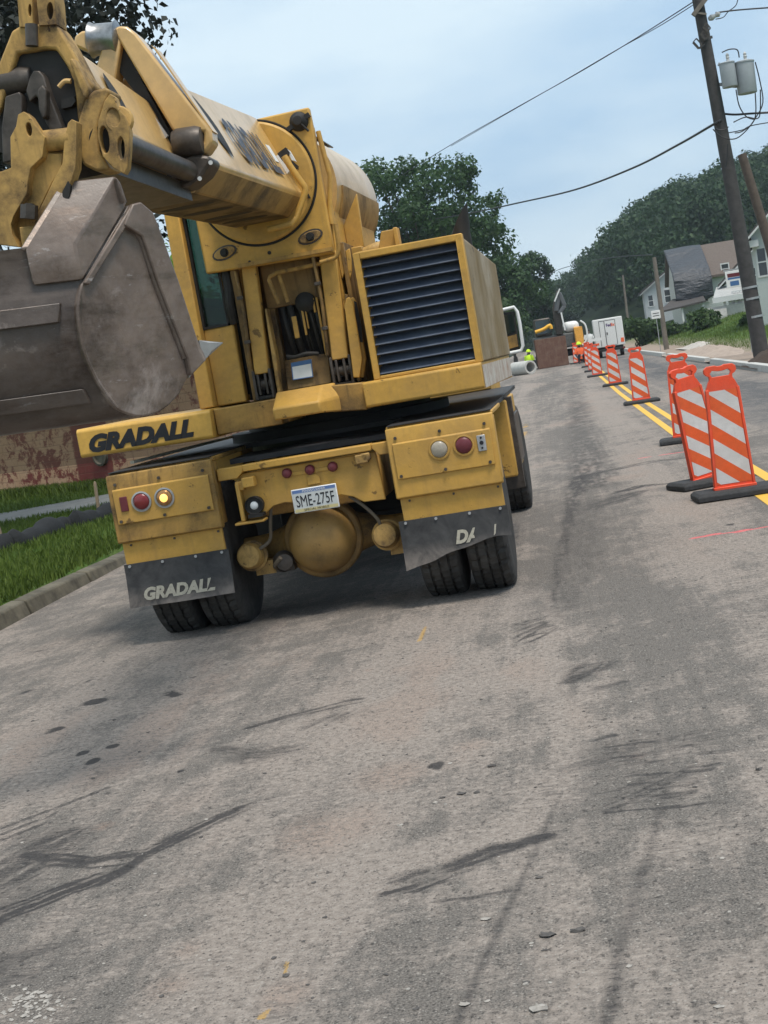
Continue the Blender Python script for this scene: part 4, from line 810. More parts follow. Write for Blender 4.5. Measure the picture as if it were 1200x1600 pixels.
def road_masks(X, Y):
    n1 = fbm(X*1.3, Y*0.30, 11, 6); n2 = fbm(X*3.6+4, Y*1.3, 23, 5); n3 = fbm(X*9, Y*6, 31, 4); n4 = fbm(X*0.35+Y*0.05, Y*0.12, 47, 4)
    nst = fbm(X*1.6+Y*2.6, (Y-X*0.7)*7.5, 59, 5)          # scuffs dragged across the road
    wx = X+0.10*(n2-0.5)+0.05*(n3-0.5); wy = Y+0.16*(n2-0.5)+0.08*(n3-0.5)
    lane = 0.16*np.cos((X+0.9)*2*math.pi/1.9)+0.35*(fbm(X*2.4, Y*0.06, 91, 4)-0.5)
    dust = 0.50+0.9*(n1-0.5)+0.4*(n4-0.5)+0.75*(n2-0.5)+0.6*(nst-0.5)+lane*sstep(3, 7, Y)+0.5*lane
    # pale dusty swathe wandering down the lane
    sw = seg_field(wx, wy, GP((830, 930), (842, 1000), (855, 1060), (885, 1130), (878, 1200), (830, 1270), (730, 1310), (600, 1360), (480, 1440)), [0.28, 0.30, 0.22, 0.14, 0.14, 0.16, 0.20, 0.26, 0.3], 0.15)
    dust += 0.38*sw
    dust += 0.28*seg_field(wx, wy, GP((520, 1090), (700, 1075), (850, 1060)), 0.22, 0.1)+0.3*seg_field(wx, wy, GP((350, 1600), (450, 1430), (560, 1330), (600, 1250)), 0.28, 0.1)
    dust += 0.25*seg_field(wx, wy, GP((1000, 1330), (1100, 1310), (1200, 1300)), 0.12, 0.1)
    for c, r_ in (((925, 1070), .10), ((910, 1105), .07), ((1147, 1110), .10), ((1020, 1290), .12), ((955, 1050), .1), ((860, 985), .12)): dust += 0.45*seg_field(wx, wy, [G(*c), G(c[0]+6, c[1]+14)], r_, 0.1)
    dark = np.zeros_like(X)
    def st(p, wd, k, soft=0.3, tex=0.75):
        st.n += 1; return k*brush(X+0.05*(n2-0.5), Y+0.05*(n3-0.5), GP(*p), [q*1.7 for q in wd], 100+st.n*7)*(0.55+0.9*n1)
    st.n = 0
    add = lambda a: np.maximum(dark, a)
    dark = add(st(((-60, 1460), (0, 1432), (70, 1405), (135, 1380), (190, 1355)), [0.075, 0.075, 0.07, 0.05, 0.03], 0.95))
    dark = add(st(((150, 1385), (220, 1337), (300, 1300), (380, 1262), (450, 1238)), [0.02, 0.04, 0.06, 0.03, 0.01], 0.75))
    dark = add(st(((40, 1336), (130, 1345), (230, 1330)), [0.035, 0.045, 0.02], 0.75)); dark = add(st(((70, 1352), (160, 1354), (225, 1342)), [0.012, 0.014, 0.01], 0.6))
    dark = add(st(((-80, 1400), (0, 1360), (60, 1325), (110, 1300)), [0.25, 0.22, 0.16, 0.06], 0.50, 0.1)); dark = add(st(((-60, 1560), (40, 1500), (100, 1480)), [0.12, 0.1, 0.05], 0.4, 0.1))
    dark = add(st(((385, 1138), (440, 1122), (500, 1108)), [0.02, 0.035, 0.03], 0.6)); dark = add(st(((490, 1112), (560, 1094)), [0.05, 0.035], 0.7))
    dark = add(st(((340, 1172), (400, 1180), (460, 1170)), [0.05, 0.09, 0.06], 0.45, 0.1)); dark = add(st(((500, 1135), (530, 1120)), [0.08, 0.07], 0.4, 0.1))
    for k in range(7): dark = add(st(((790+7*k, 992+(k % 3)*6), (845+5*k, 972+2*k)), [0.014, 0.02], 0.6, 0.3, 0.4))
    dark = add(st(((812, 975), (850, 965)), [0.05, 0.03], 0.7))
    dark = add(st(((895, 1065), (920, 1045), (955, 1035)), [0.05, 0.10, 0.04], 0.55, 0.1)); dark = add(st(((945, 1075), (975, 1066)), [0.05, 0.03], 0.5))
    for k in range(16):
        x0 = 905+(k*37) % 130; y0 = 1150+k*7.2; ln = 55+(k*23) % 70
        dark = add(st(((x0, y0+12), (x0+ln, y0)), [0.010, 0.018], 0.62, 0.2, 0.4))
    dark = add(st(((900, 1200), (990, 1170), (1075, 1150)), [0.06, 0.16, 0.12], 0.36, 0.0)); dark = add(st(((940, 1260), (1000, 1235), (1060, 1205)), [0.05, 0.09, 0.05], 0.45, 0.1))
    dark = add(st(((612, 1392), (660, 1378), (725, 1350)), [0.04, 0.075, 0.045], 1.0)); dark = add(st(((715, 1352), (780, 1328), (850, 1308)), [0.05, 0.06, 0.03], 0.85))
    dark = add(st(((680, 1408), (740, 1406), (815, 1388)), [0.015, 0.022, 0.015], 0.65))
    # worn wheel lines and joints running along the road
    e1 = GP((1045, 1215), (1030, 1270), (1012, 1335), (985, 1425), (966, 1500), (948, 1610))
    f = seg_field(X+0.02*(n3-.5), Y, e1, [0.03, 0.035, 0.035, 0.04, 0.04, 0.04], 0.0); dark = add(0.55*f*(0.3+1.3*n2))
    e2 = GP((880, 1235), (850, 1300), (815, 1375), (780, 1450), (750, 1515), (712, 1605)); dark = add(0.5*seg_field(X+0.02*(n3-.5), Y, e2, [0.012, 0.03, 0.025, 0.03, 0.025, 0.03], 0.0)*(0.5+n2))
    # tyre tracks up the road
    for p, wd, k in ((((925, 760), (915, 700), (908, 650), (900, 610), (897, 585)), [0.22, 0.24, 0.22, 0.2, 0.2], 0.42), (((860, 940), (905, 745), (1025, 720), (1090, 714)), [0.02, 0.10, 0.09, 0.05], 0.6), (((960, 771), (1000, 760), (1064, 754)), [0.05, 0.09, 0.02], 0.75),
                     (((925, 795), (960, 780), (1000, 768)), [0.1, 0.22, 0.08], 0.5), (((820, 620), (870, 600), (900, 585)), [0.1, 0.5, 0.3], 0.35), (((1000, 685), (1020, 682)), [0.04, 0.02], 0.6), (((870, 960), (900, 880), (915, 780)), [0.1, 0.16, 0.2], 0.28)):
        dark = add(st(p, wd, k, 0.1, 0.5))
    # dotted tread prints
    for row in range(3):
        for k in range(20):
            x0, y0 = 4+k*8.6, 1294+row*9-k*3.3; g = G(x0, y0)
            dark = np.maximum(dark, 0.7*(np.hypot((X-g[0]-0.01*(n3-.5)), (Y-g[1])*0.7) < 0.012+0.006*((k*7+row) % 3)/2)*(n2 > 0.40))
    # wet oil and tar spots
    for c, r_ in (((272, 1085), .075), ((306, 1057), .045), ((88, 1139), .055), ((146, 1098), .07), ((210, 1139), .035), ((178, 1166), .03), ((130, 1177), .025), ((149, 1189), .035), ((281, 1205), .022), ((232, 1144), .025), ((137, 1064), .03), ((40, 1081), .025), ((62, 1017), .02), ((1140, 820), .03), ((1182, 743), .04), ((680, 1197), .05)):
        g = G(*c); dark = np.maximum(dark, 1.15*(1-sstep(0.55, 1.0, np.hypot(X-g[0], (Y-g[1])*0.75)/r_+2.4*(n3-0.5)+1.2*(n2-0.5))))
    # rusty and yellowish smears, pink survey paint, old yellow paint
    tan = np.zeros_like(X)
    for c, r_ in (((735, 1167), .12), ((163, 1291), .05), ((295, 1485), .09), ((1000, 1180), .05), ((440, 1555), .10), ((270, 1540), .12), ((575, 1047), .05), ((560, 1130), .1), ((620, 1210), .18), ((520, 1300), .25)): g = G(*c); tan = np.maximum(tan, (1-sstep(0.1, 1.0, np.hypot(X-g[0], (Y-g[1])*0.8)/r_+1.3*(n2-0.5)))*0.85)
    tan = np.maximum(tan, 0.75*sstep(0.52, 0.75, n1)*sstep(0.5, 0.7, n2))
    yel = np.zeros_like(X)
    for p, wd in ((((652, 1008), (660, 992), (666, 978)), 0.022), (((1046, 1500), (1052, 1480)), .012), (((812, 692), (824, 664), (832, 640)), 0.06), (((446, 1520), (450, 1490)), 0.01), (((408, 1590), (420, 1570)), 0.02)): yel = np.maximum(yel, seg_field(X, Y, GP(*p), wd, 0.4)*sstep(0.40, 0.58, n3))
    pink = np.zeros_like(X)
    for p, wd in ((((1083, 841), (1110, 836), (1150, 831), (1200, 823), (1240, 818)), [0.045, 0.028, 0.022, 0.03, 0.02]), (((1100, 838), (1120, 834)), .05), (((1152, 831), (1166, 828)), .06), (((1000, 716), (1040, 710), (1076, 705)), 0.05)): pink = np.maximum(pink, seg_field(X, Y, GP(*p), wd, 0.3)*sstep(0.36, 0.54, n3+0.1))
    new = sstep(2.55, 2.7, X+0.25*(n1-.5))*(Y > 12)*0.9*(1-0.75*(sstep(0.5, 0.7, fbm(X*0.3, Y*0.08, 77, 4))))
    return np.clip(dust, 0, 1), np.clip(dark, 0, 1.2), np.clip(tan, 0, 1), np.clip(yel, 0, 1), np.clip(pink, 0, 1), np.clip(new, 0, 1)

def grid(x0, x1, y0, y1, d, dy=None):
    nx, ny = int(round((x1-x0)/d)), int(round((y1-y0)/(dy or d)))
    xs, ys = np.linspace(x0, x1, nx+1), np.linspace(y0, y1, ny+1); XX, YY = np.meshgrid(xs, ys)
    idx = np.arange((nx+1)*(ny+1)).reshape(ny+1, nx+1)
    q = np.stack([idx[:-1, :-1], idx[:-1, 1:], idx[1:, 1:], idx[1:, :-1]], -1).reshape(-1, 4)
    return XX.ravel(), YY.ravel(), q
def road_bed(Y): return 0.0*Y
XS, YS, QS, base = [], [], [], 0
for g in ((-2.8, 1.4, 2.4, 8.0, 0.009, None), (-4.56, -2.8, 2.4, 8.0, 0.04, None), (1.4, 5.06, 2.4, 8.0, 0.04, None), (-4.56, 5.06, 8.0, 22.0, 0.028, 0.035), (-4.56, 5.06, 22.0, 80.0, 0.12, 0.3), (-4.56, 5.06, 80, 400, 0.6, 4), (-4.56, 5.06, -40, 2.4, 0.6, 1)):
    a, b, q = grid(*g); XS.append(a); YS.append(b); QS.append(q+base); base += len(a)
XS, YS, QS = np.concatenate(XS), np.concatenate(YS), np.concatenate(QS)
me = bpy.data.meshes.new('road'); me.vertices.add(len(XS)); me.loops.add(QS.size); me.polygons.add(len(QS))
me.vertices.foreach_set('co', np.stack([XS, YS, np.zeros_like(XS)], 1).ravel().astype(np.float32))
me.loops.foreach_set('vertex_index', QS.ravel().astype(np.int32))
me.polygons.foreach_set('loop_start', np.arange(0, QS.size, 4, dtype=np.int32)); me.polygons.foreach_set('loop_total', np.full(len(QS), 4, np.int32))
me.update(); me.validate()
for nme, arr in zip(('dust', 'scuff', 'tan', 'oldpaint', 'pink', 'fresh'), road_masks(XS, YS)):
    at_ = me.attributes.new(nme, 'FLOAT', 'POINT'); at_.data.foreach_set('value', arr.astype(np.float32))
def _road():
    t = NT('worn_dusty_asphalt'); c = t.coord('Object')
    A = {k: t.n('ShaderNodeAttribute', attribute_name=k).outputs['Fac'] for k in ('dust', 'scuff', 'tan', 'oldpaint', 'pink', 'fresh')}
    grit = t.noise(c, 130, 4, 0.75); fine = t.noise(c, 34, 8, 0.7); mid = t.noise(t.coord('Object', (1, 0.42, 1)), 6.5, 12, 0.74, 0.5)
    vor = t.n('ShaderNodeTexVoronoi', {'Vector': c, 'Scale': 120.0}); vd = vor.outputs['Distance']; vc = t.n('ShaderNodeSeparateColor', {'Color': vor.outputs['Color']}).outputs['Red']
    drag = t.noise(t.coord('Object', (3.0, 16, 1), (0, 0, R(-24))), 1.6, 7, 0.7, 0.3)
    cen = lambda n, a: t.math('MULTIPLY_ADD', n, a, -0.5*a)
    drag2 = t.noise(t.coord('Object', (6.0, 42, 1), (0, 0, R(-17))), 1.5, 8, 0.72, 0.2)
    d = t.math('ADD', A['dust'], cen(mid, 2.3)); d = t.math('ADD', d, cen(fine, 1.1)); d = t.math('ADD', d, cen(drag, 0.7)); d = t.math('ADD', d, cen(grit, 0.5))
    lng = t.noise(t.coord('Object', (11, 0.22, 1), (0, 0, R(3))), 1.0, 7, 0.7, 0.15); d = t.math('ADD', d, cen(lng, 1.1))
    dm = t.ramp(d, 0.22, 0.80)
    asp = t.mix(t.ramp(grit, 0.36, 0.66), (0.080, 0.072, 0.065), (0.255, 0.228, 0.202))
    asp = t.mix(t.math('MULTIPLY', A['fresh'], 0.75), asp, (0.075, 0.079, 0.086))
    dst = t.mix(t.ramp(fine, 0.36, 0.64), (0.228, 0.193, 0.166), (0.358, 0.308, 0.268))
    dmk = t.math('MULTIPLY', dm, t.math('MULTIPLY_ADD', A['fresh'], -0.55, 1.0))
    col = t.mix(dmk, asp, dst)
    col = t.mix(t.math('MULTIPLY', t.math('MULTIPLY', A['tan'], t.ramp(fine, 0.35, 0.6)), 0.55), col, (0.33, 0.232, 0.180))
    st1 = t.math('MULTIPLY', t.ramp(vc, 0.86, 0.90), t.ramp(vd, 0.25, 0.42, (1, 1, 1, 1), (0, 0, 0, 1))); col = t.mix(t.math('MULTIPLY', st1, 0.55), col, (0.42, 0.385, 0.345))
    st2 = t.math('MULTIPLY', t.ramp(vc, 0.16, 0.22, (1, 1, 1, 1), (0, 0, 0, 1)), t.ramp(vd, 0.22, 0.40, (1, 1, 1, 1), (0, 0, 0, 1))); col = t.mix(t.math('MULTIPLY', st2, 0.7), col, (0.06, 0.056, 0.054))
    v2 = t.n('ShaderNodeTexVoronoi', {'Vector': c, 'Scale': 62.0}); v2d = v2.outputs['Distance']; v2c = t.n('ShaderNodeSeparateColor', {'Color': v2.outputs['Color']}); stn = t.ramp(v2d, 0.20, 0.36, (1, 1, 1, 1), (0, 0, 0, 1))
    col = t.mix(t.math('MULTIPLY', t.math('MULTIPLY', t.ramp(v2c.outputs['Red'], 0.90, 0.92), stn), 0.6), col, (0.40, 0.365, 0.325)); col = t.mix(t.math('MULTIPLY', t.math('MULTIPLY', t.ramp(v2c.outputs['Green'], 0.88, 0.90), stn), 0.75), col, (0.055, 0.050, 0.047))
    pit = t.ramp(t.noise(t.coord('Object', (1, 0.75, 1)), 30, 8, 0.8), 0.58, 0.62); patch = t.ramp(t.noise(c, 1.3, 6, 0.7), 0.43, 0.56)
    col = t.mix(t.math('MULTIPLY', t.math('MULTIPLY', pit, patch), 0.80), col, (0.078, 0.072, 0.070))
    chip = t.ramp(t.noise(c, 46, 5, 0.7), 0.625, 0.65); col = t.mix(t.math('MULTIPLY', t.math('MULTIPLY', chip, t.ramp(t.noise(c, 0.8, 5), 0.40, 0.52)), 0.8), col, (0.05, 0.047, 0.046))
    # faint scuffing everywhere, broken rubber where the strokes run
    col = t.mix(t.math('MULTIPLY', t.math('MULTIPLY', t.ramp(t.math('ADD', drag2, cen(mid, 0.8)), 0.54, 0.68), 0.62), t.ramp(t.noise(c, 0.75, 5, 0.6), 0.42, 0.60)), col, (0.075, 0.069, 0.066))
    s0 = t.math('ADD', A['scuff'], cen(fine, 2.2)); s0 = t.math('ADD', s0, cen(grit, 2.0)); s0 = t.math('ADD', s0, cen(drag2, 1.6)); s0 = t.math('MULTIPLY', s0, t.ramp(A['scuff'], 0.0, 0.16))
    col = t.mix(t.math('MULTIPLY', t.ramp(s0, 0.16, 0.90), 0.88), col, (0.040, 0.038, 0.039))
    op = t.math('MULTIPLY', t.ramp(t.math('ADD', A['oldpaint'], cen(grit, 2.0)), 0.45, 0.75), 0.65); op = t.math('MULTIPLY', op, t.ramp(A['oldpaint'], 0.05, 0.3)); col = t.mix(op, col, (0.50, 0.30, 0.075))
    pk = t.math('MULTIPLY', t.ramp(t.math('ADD', A['pink'], cen(grit, 1.6)), 0.30, 0.7), 0.85); pk = t.math('MULTIPLY', pk, t.ramp(A['pink'], 0.05, 0.3)); col = t.mix(pk, col, (0.72, 0.155, 0.16))
    t.set(col, 0.88, 0, 0.22)
    hgt = t.math('ADD', t.math('MULTIPLY', grit, 1.0), t.math('ADD', t.math('MULTIPLY', vd, 0.5), t.math('ADD', t.math('MULTIPLY', mid, 0.8), t.math('MULTIPLY', pit, -1.6)))); t.bump(t.math('ADD', hgt, t.math('MULTIPLY', v2d, 0.8)), 0.7, 0.012)
    return t.m
me.materials.append(_road())
road = bpy.data.objects.new('road', me); SC.collection.objects.link(road); road['kind'] = 'structure'; road['label'] = 'dusty grey asphalt road with tyre scuffs'

# double yellow centre line, laid 4 mm above the asphalt
def _line():
    t = NT('yellow_road_paint'); c = t.coord('Object'); n = t.noise(c, 60, 6, 0.7); n2 = t.noise(c, 3, 5)
    t.set(t.mix(t.math('MULTIPLY', t.ramp(n, 0.5, 0.75), t.ramp(n2, 0.35, 0.7)), (0.68, 0.40, 0.045), (0.30, 0.22, 0.12)), 0.7); return t.m
M['line'] = _line()
ym = MB()
for off in (-0.12, 0.12):
    ps = [(1.80, -5), (1.76, 10), (1.74, 20), (1.76, 35), (1.92, 55), (2.25, 90), (2.7, 150)]
    ym.loft([[(x+off-0.055, y, 0.004), (x+off+0.055, y, 0.004)] for x, y in ps], cap=False, closed=False)
ym.build('centre_line', M['line']); bpy.data.objects['centre_line']['kind'] = 'structure'

# terrain: one sheet to the horizon, rising into the wooded hill on the right
def terrain_h(x, y):
    x = np.asarray(x, float); y = np.asarray(y, float)
    h = 0.10+0*x
    h = h+0.95*sstep(6.8, 13, x)*sstep(35, 100, y)+0.32*sstep(6.3, 8.0, x)*sstep(25, 42, y)
    rr = np.maximum(0, x-16-0.03*np.maximum(y-60, 0))
    hill = np.interp(x, [-2, 1, 4, 8, 13, 18, 24, 31, 40, 60, 120, 250], [0, 1, 3.0, 4.5, 7, 10.5, 12.5, 13.2, 14, 17, 24, 30])*sstep(128, 225, y)*(1-0.8*sstep(330, 500, y))
    h = h+hill
    far = 9*sstep(250, 420, y)*(0.7+0.6*fbm(x*0.004+3, y*0.004, 5, 3))
    h = np.where(y > 245, np.maximum(h, far*sstep(-900, 100, x+500)), h)
    lft = np.maximum(0, -x-35); h = h+12*sstep(0, 160, lft)*sstep(60, 200, y)
    road_ = (x > -4.8) & (x < 5.3) & (y < 240)
    return np.where(road_, -0.08, h)
xs = np.concatenate([np.linspace(-1500, -120, 16), np.linspace(-110, -16, 26), np.linspace(-15, -5, 21), [-4.82, -4.78], np.linspace(-4, 5, 5), [5.28, 5.32], np.linspace(5.6, 16, 27), np.linspace(17, 60, 30), np.linspace(64, 300, 50), np.linspace(330, 1500, 16)])
ys = np.concatenate([[-400, -120, -40], np.linspace(-10, 60, 71), np.linspace(62, 160, 50), np.linspace(165, 520, 60), np.linspace(560, 2200, 14)])
XX, YY = np.meshgrid(xs, ys); ZZ = terrain_h(XX, YY)
nx, ny = len(xs), len(ys); idx = np.arange(nx*ny).reshape(ny, nx)
q = np.stack([idx[:-1, :-1], idx[:-1, 1:], idx[1:, 1:], idx[1:, :-1]], -1).reshape(-1, 4)
me = bpy.data.meshes.new('terrain'); me.from_pydata(np.stack([XX.ravel(), YY.ravel(), ZZ.ravel()], 1).tolist(), [], q.tolist())
def _ter():
    t = NT('verge_soil_and_grass'); c = t.coord('Object'); n = t.noise(c, 0.6, 8, 0.65); n2 = t.noise(c, 9, 7, 0.7)
    x = t.n('ShaderNodeSeparateXYZ', {'Vector': c})
    gr_ = t.mix(n2, (0.035, 0.075, 0.018), (0.095, 0.155, 0.035)); gr_ = t.mix(t.ramp(n, 0.5, 0.75), gr_, (0.13, 0.15, 0.06))
    soil = t.mix(n2, (0.20, 0.155, 0.12), (0.36, 0.29, 0.24))
    f = t.math('ADD', x.outputs['X'], t.math('MULTIPLY_ADD', n, 3.0, -1.5)); f = t.ramp(t.math('MULTIPLY', f, 0.1), 0.66, 0.80, (1, 1, 1, 1), (0, 0, 0, 1)); f = t.math('MULTIPLY', f, t.math('GREATER_THAN', x.outputs['X'], 5.0)); 
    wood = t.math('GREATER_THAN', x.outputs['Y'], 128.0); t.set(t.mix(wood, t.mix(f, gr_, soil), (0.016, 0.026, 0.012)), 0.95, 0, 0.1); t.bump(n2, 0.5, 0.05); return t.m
me.materials.append(_ter()); me.polygons.foreach_set('use_smooth', [True]*len(q))
ter = bpy.data.objects.new('terrain', me); SC.collection.objects.link(ter); ter['kind'] = 'structure'
M['conc'] = plain('pale_new_concrete', (0.46, 0.45, 0.42), 0.85, var=0.15, scale=6, bump=0.15)
M['oldconc'] = plain('mossy_old_concrete', (0.105, 0.093, 0.068), 0.9, var=0.65, scale=5, bump=0.4)
M['walk'] = plain('worn_pavement_concrete', (0.20, 0.195, 0.18), 0.9, var=0.25, scale=3, bump=0.2)
k = MB(); yy = np.arange(2, 46, 1.55)
for i, y in enumerate(yy): k.loft([[(-4.74+0.01*math.sin(i*2.1)+0.003*i, y+dy, -0.07), (-4.56+0.012*math.sin(i*2.1)+0.003*i, y+dy, -0.07), (-4.60+0.02*math.sin(i*2.1), y+dy, 0.095+0.02*math.sin(i*1.3+dy)), (-4.74+0.01*math.sin(i*2.1)+0.003*i, y+dy, 0.115+0.02*math.sin(i*1.3+dy))] for dy in (0.012, 0.4, 0.8, 1.2, 1.538)])
k.build('kerb', M['oldconc'], bevel=0.015)['kind'] = 'structure'
k = MB()
for y0, y1 in ((-2, 46.0), (47.5, 62), (64.5, 170)):
    yl = np.linspace(y0, y1, 12)
    k.loft([[(5.07, y, -0.05), (5.27, y, -0.05), (5.27, y, 0.17), (5.09, y, 0.165)] for y in yl])
k.build('kerb', M['conc'], bevel=0.01)['kind'] = 'structure'
# pavement in front of the old wall on the left
wk = MB(); wk.prism([(-16.0, 17.6, 0.115), (-8.55, 20.1, 0.115), (-6.6, 21.2, 0.115), (-4.8, 23.5, 0.115), (-4.8, 27.5, 0.115), (-6.9, 24.2, 0.115), (-9.2, 22.9, 0.115), (-17, 20.6, 0.115)], (0, 0, 0.02))
wk.build('pavement', M['walk'])['kind'] = 'structure'
# ================================================================== THINGS
# ---- old painted brick building on the left
def _brick():
    t = NT('peeling_painted_brick'); c = t.coord('Object')
    b = t.n('ShaderNodeTexBrick', {'Vector': t.n('ShaderNodeMapping', {'Vector': t.coord('Object'), 'Rotation': (R(90), 0, 0)}).outputs[0], 'Scale': 1.0, 'Mortar Size': 0.012, 'Brick Width': 0.42, 'Row Height': 0.155, 'Color1': (0.9, 0.9, 0.9, 1), 'Color2': (0.7, 0.7, 0.7, 1), 'Mortar': (0, 0, 0, 1)})
    n1 = t.noise(c, 0.55, 6, 0.6); n2 = t.noise(c, 2.6, 12, 0.80, 0.4); x = t.n('ShaderNodeSeparateXYZ', {'Vector': c}).outputs['X']
    peach = t.mix(t.noise(c, 3, 5), (0.42, 0.23, 0.13), (0.58, 0.39, 0.25)); red = t.mix(t.noise(c, 6, 6), (0.13, 0.030, 0.026), (0.26, 0.075, 0.060))
    z = t.n('ShaderNodeSeparateXYZ', {'Vector': c}).outputs['Z']
    # a maroon painted band stands between two peach fields, paint flaking everywhere
    band = t.math('MULTIPLY', t.ramp(t.math('ADD', x, t.math('MULTIPLY', n2, 0.5)), 0.0, 0.05), t.ramp(t.math('ADD', x, t.math('MULTIPLY', n2, 0.3)), 0.98, 1.0, (1, 1, 1, 1), (0, 0, 0, 1)))
    fl = t.ramp(t.math('ADD', n2, t.math('MULTIPLY_ADD', n1, 0.35, -0.155)), 0.462, 0.515)
    m1 = t.mix(fl, red, peach); m2 = t.mix(t.ramp(n2, 0.60, 0.64), red, peach)
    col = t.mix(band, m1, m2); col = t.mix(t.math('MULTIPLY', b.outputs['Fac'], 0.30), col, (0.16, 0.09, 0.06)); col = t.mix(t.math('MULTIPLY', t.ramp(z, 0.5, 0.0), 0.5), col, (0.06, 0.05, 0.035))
    t.set(col, 0.9, 0, 0.15); t.bump(t.math('ADD', t.math('MULTIPLY', b.outputs['Fac'], -1.0), n2), 0.5, 0.02); return t.m
M['brick'] = _brick()
wa, wb_ = np.array((-11.75, 28.3)), np.array((-8.4, 26.2)); wd_ = (wb_-wa)/np.linalg.norm(wb_-wa); ang = math.atan2(wd_[1], wd_[0])
BW = thing('brick_building', 'low old brick building with peeling peach and maroon paint behind the pavement', 'building', (-9.2, 26.7, 0.1), ang)
_bk = np.array((wd_[1], wd_[0]))*8.0
MB().prism([(-10, 0, -0.5), (4, 0, -0.5), (4+_bk[0], _bk[1], -0.5), (-10+_bk[0], _bk[1], -0.5)], (0, 0, 3.5)).build('wall', M['brick'], BW)
MB().prism([(-10.2, -0.2, 3.0), (4.15, -0.2, 3.0), (4.15+_bk[0], _bk[1]+.2, 3.0), (-10.2+_bk[0], _bk[1]+.2, 3.0)], (0, 0, 0.16)).build('roof', M['deck'], BW, 0.02)
MB().rev((0.55, -0.004, 0.62), (0, -1, 0), [(0, 0.20), (0.06, 0.20), (0.07, 0.16), (0.02, 0.14), (0.01, 0.01)], 24).build('vent_pipe', M['oldconc'], BW)

# ---- silt sock on the grass with its stakes
sk = MB(); sp = [on_ground(*p, 0.16) for p in ((-60, 880), (0, 856), (40, 846), (90, 826), (130, 817), (175, 804), (215, 792), (260, 776))]
sk.tube(sp, lambda u: 0.15+0.028*math.sin(u*37)+0.02*math.sin(u*83+1), 14, sub=8)
tag(sk.build('silt_sock', plain('dark_mesh_sock', (0.012, 0.013, 0.014), 0.9, var=0.5, scale=30, bump=0.4)), 'long dark filter sock lying on the grass below the brick building', 'silt sock')
M['wood'] = plain('weathered_stake_wood', (0.26, 0.19, 0.12), 0.85, var=0.3, scale=10, bump=0.2)
def stake(px0, py0, px1, py1, lab):
    b0 = on_ground(px0, py0, 0.12); t1 = at(px1, py1, b0[1]+0.02)
    s_ = MB(); d_ = t1-b0; s_.bar((0, 0, -0.15), d_*0.93, 0.055, 0.035, (1, 0, 0)); s_.loft([[d_*0.93+np.array(q)*0.02 for q in ((-1, -1, 0), (1, -1, 0), (1, 1, 0), (-1, 1, 0))], [d_+np.array(q)*0.008 for q in ((-1, -1, 0), (1, -1, 0), (1, 1, 0), (-1, 1, 0))]])
    o = s_.build('wooden_stake', M['wood'], None, 0.004); o.location = b0; tag(o, lab, 'stake', 'stakes along the filter sock')
stake(155, 808, 148, 752, 'wooden stake by the sock in front of the maroon wall'); stake(6, 856, -3, 822, 'pale wooden stake at the left end of the filter sock')

# ---- vertical panel barricades
M['orange'] = paint('orange_plastic', (0.82, 0.085, 0.030), dirt=(0.30, 0.13, 0.09), amt=0.35, rust=0.0, streak=0.25, rough=0.42)
M['osheet'] = paint('orange_reflective_sheeting', (0.76, 0.115, 0.028), dirt=(0.30, 0.12, 0.06), amt=0.25, rust=0.12, streak=0.15, rough=0.35)
M['wsheet'] = paint('white_reflective_sheeting', (0.64, 0.62, 0.61), dirt=(0.33, 0.30, 0.28), amt=0.4, rust=0.12, streak=0.2, rough=0.35)
M['base'] = plain('recycled_rubber_base', (0.035, 0.035, 0.036), 0.85, var=0.4, scale=30, bump=0.4)
def clip(poly, a, b, c):
    out = []
    for i in range(len(poly)):
        p, q = poly[i], poly[(i+1) % len(poly)]; dp, dq = a*p[0]+b*p[1]-c, a*q[0]+b*q[1]-c
        if dp >= 0: out.append(p)
        if dp*dq < 0: t = dp/(dp-dq); out.append((p[0]+(q[0]-p[0])*t, p[1]+(q[1]-p[1])*t))
    return out
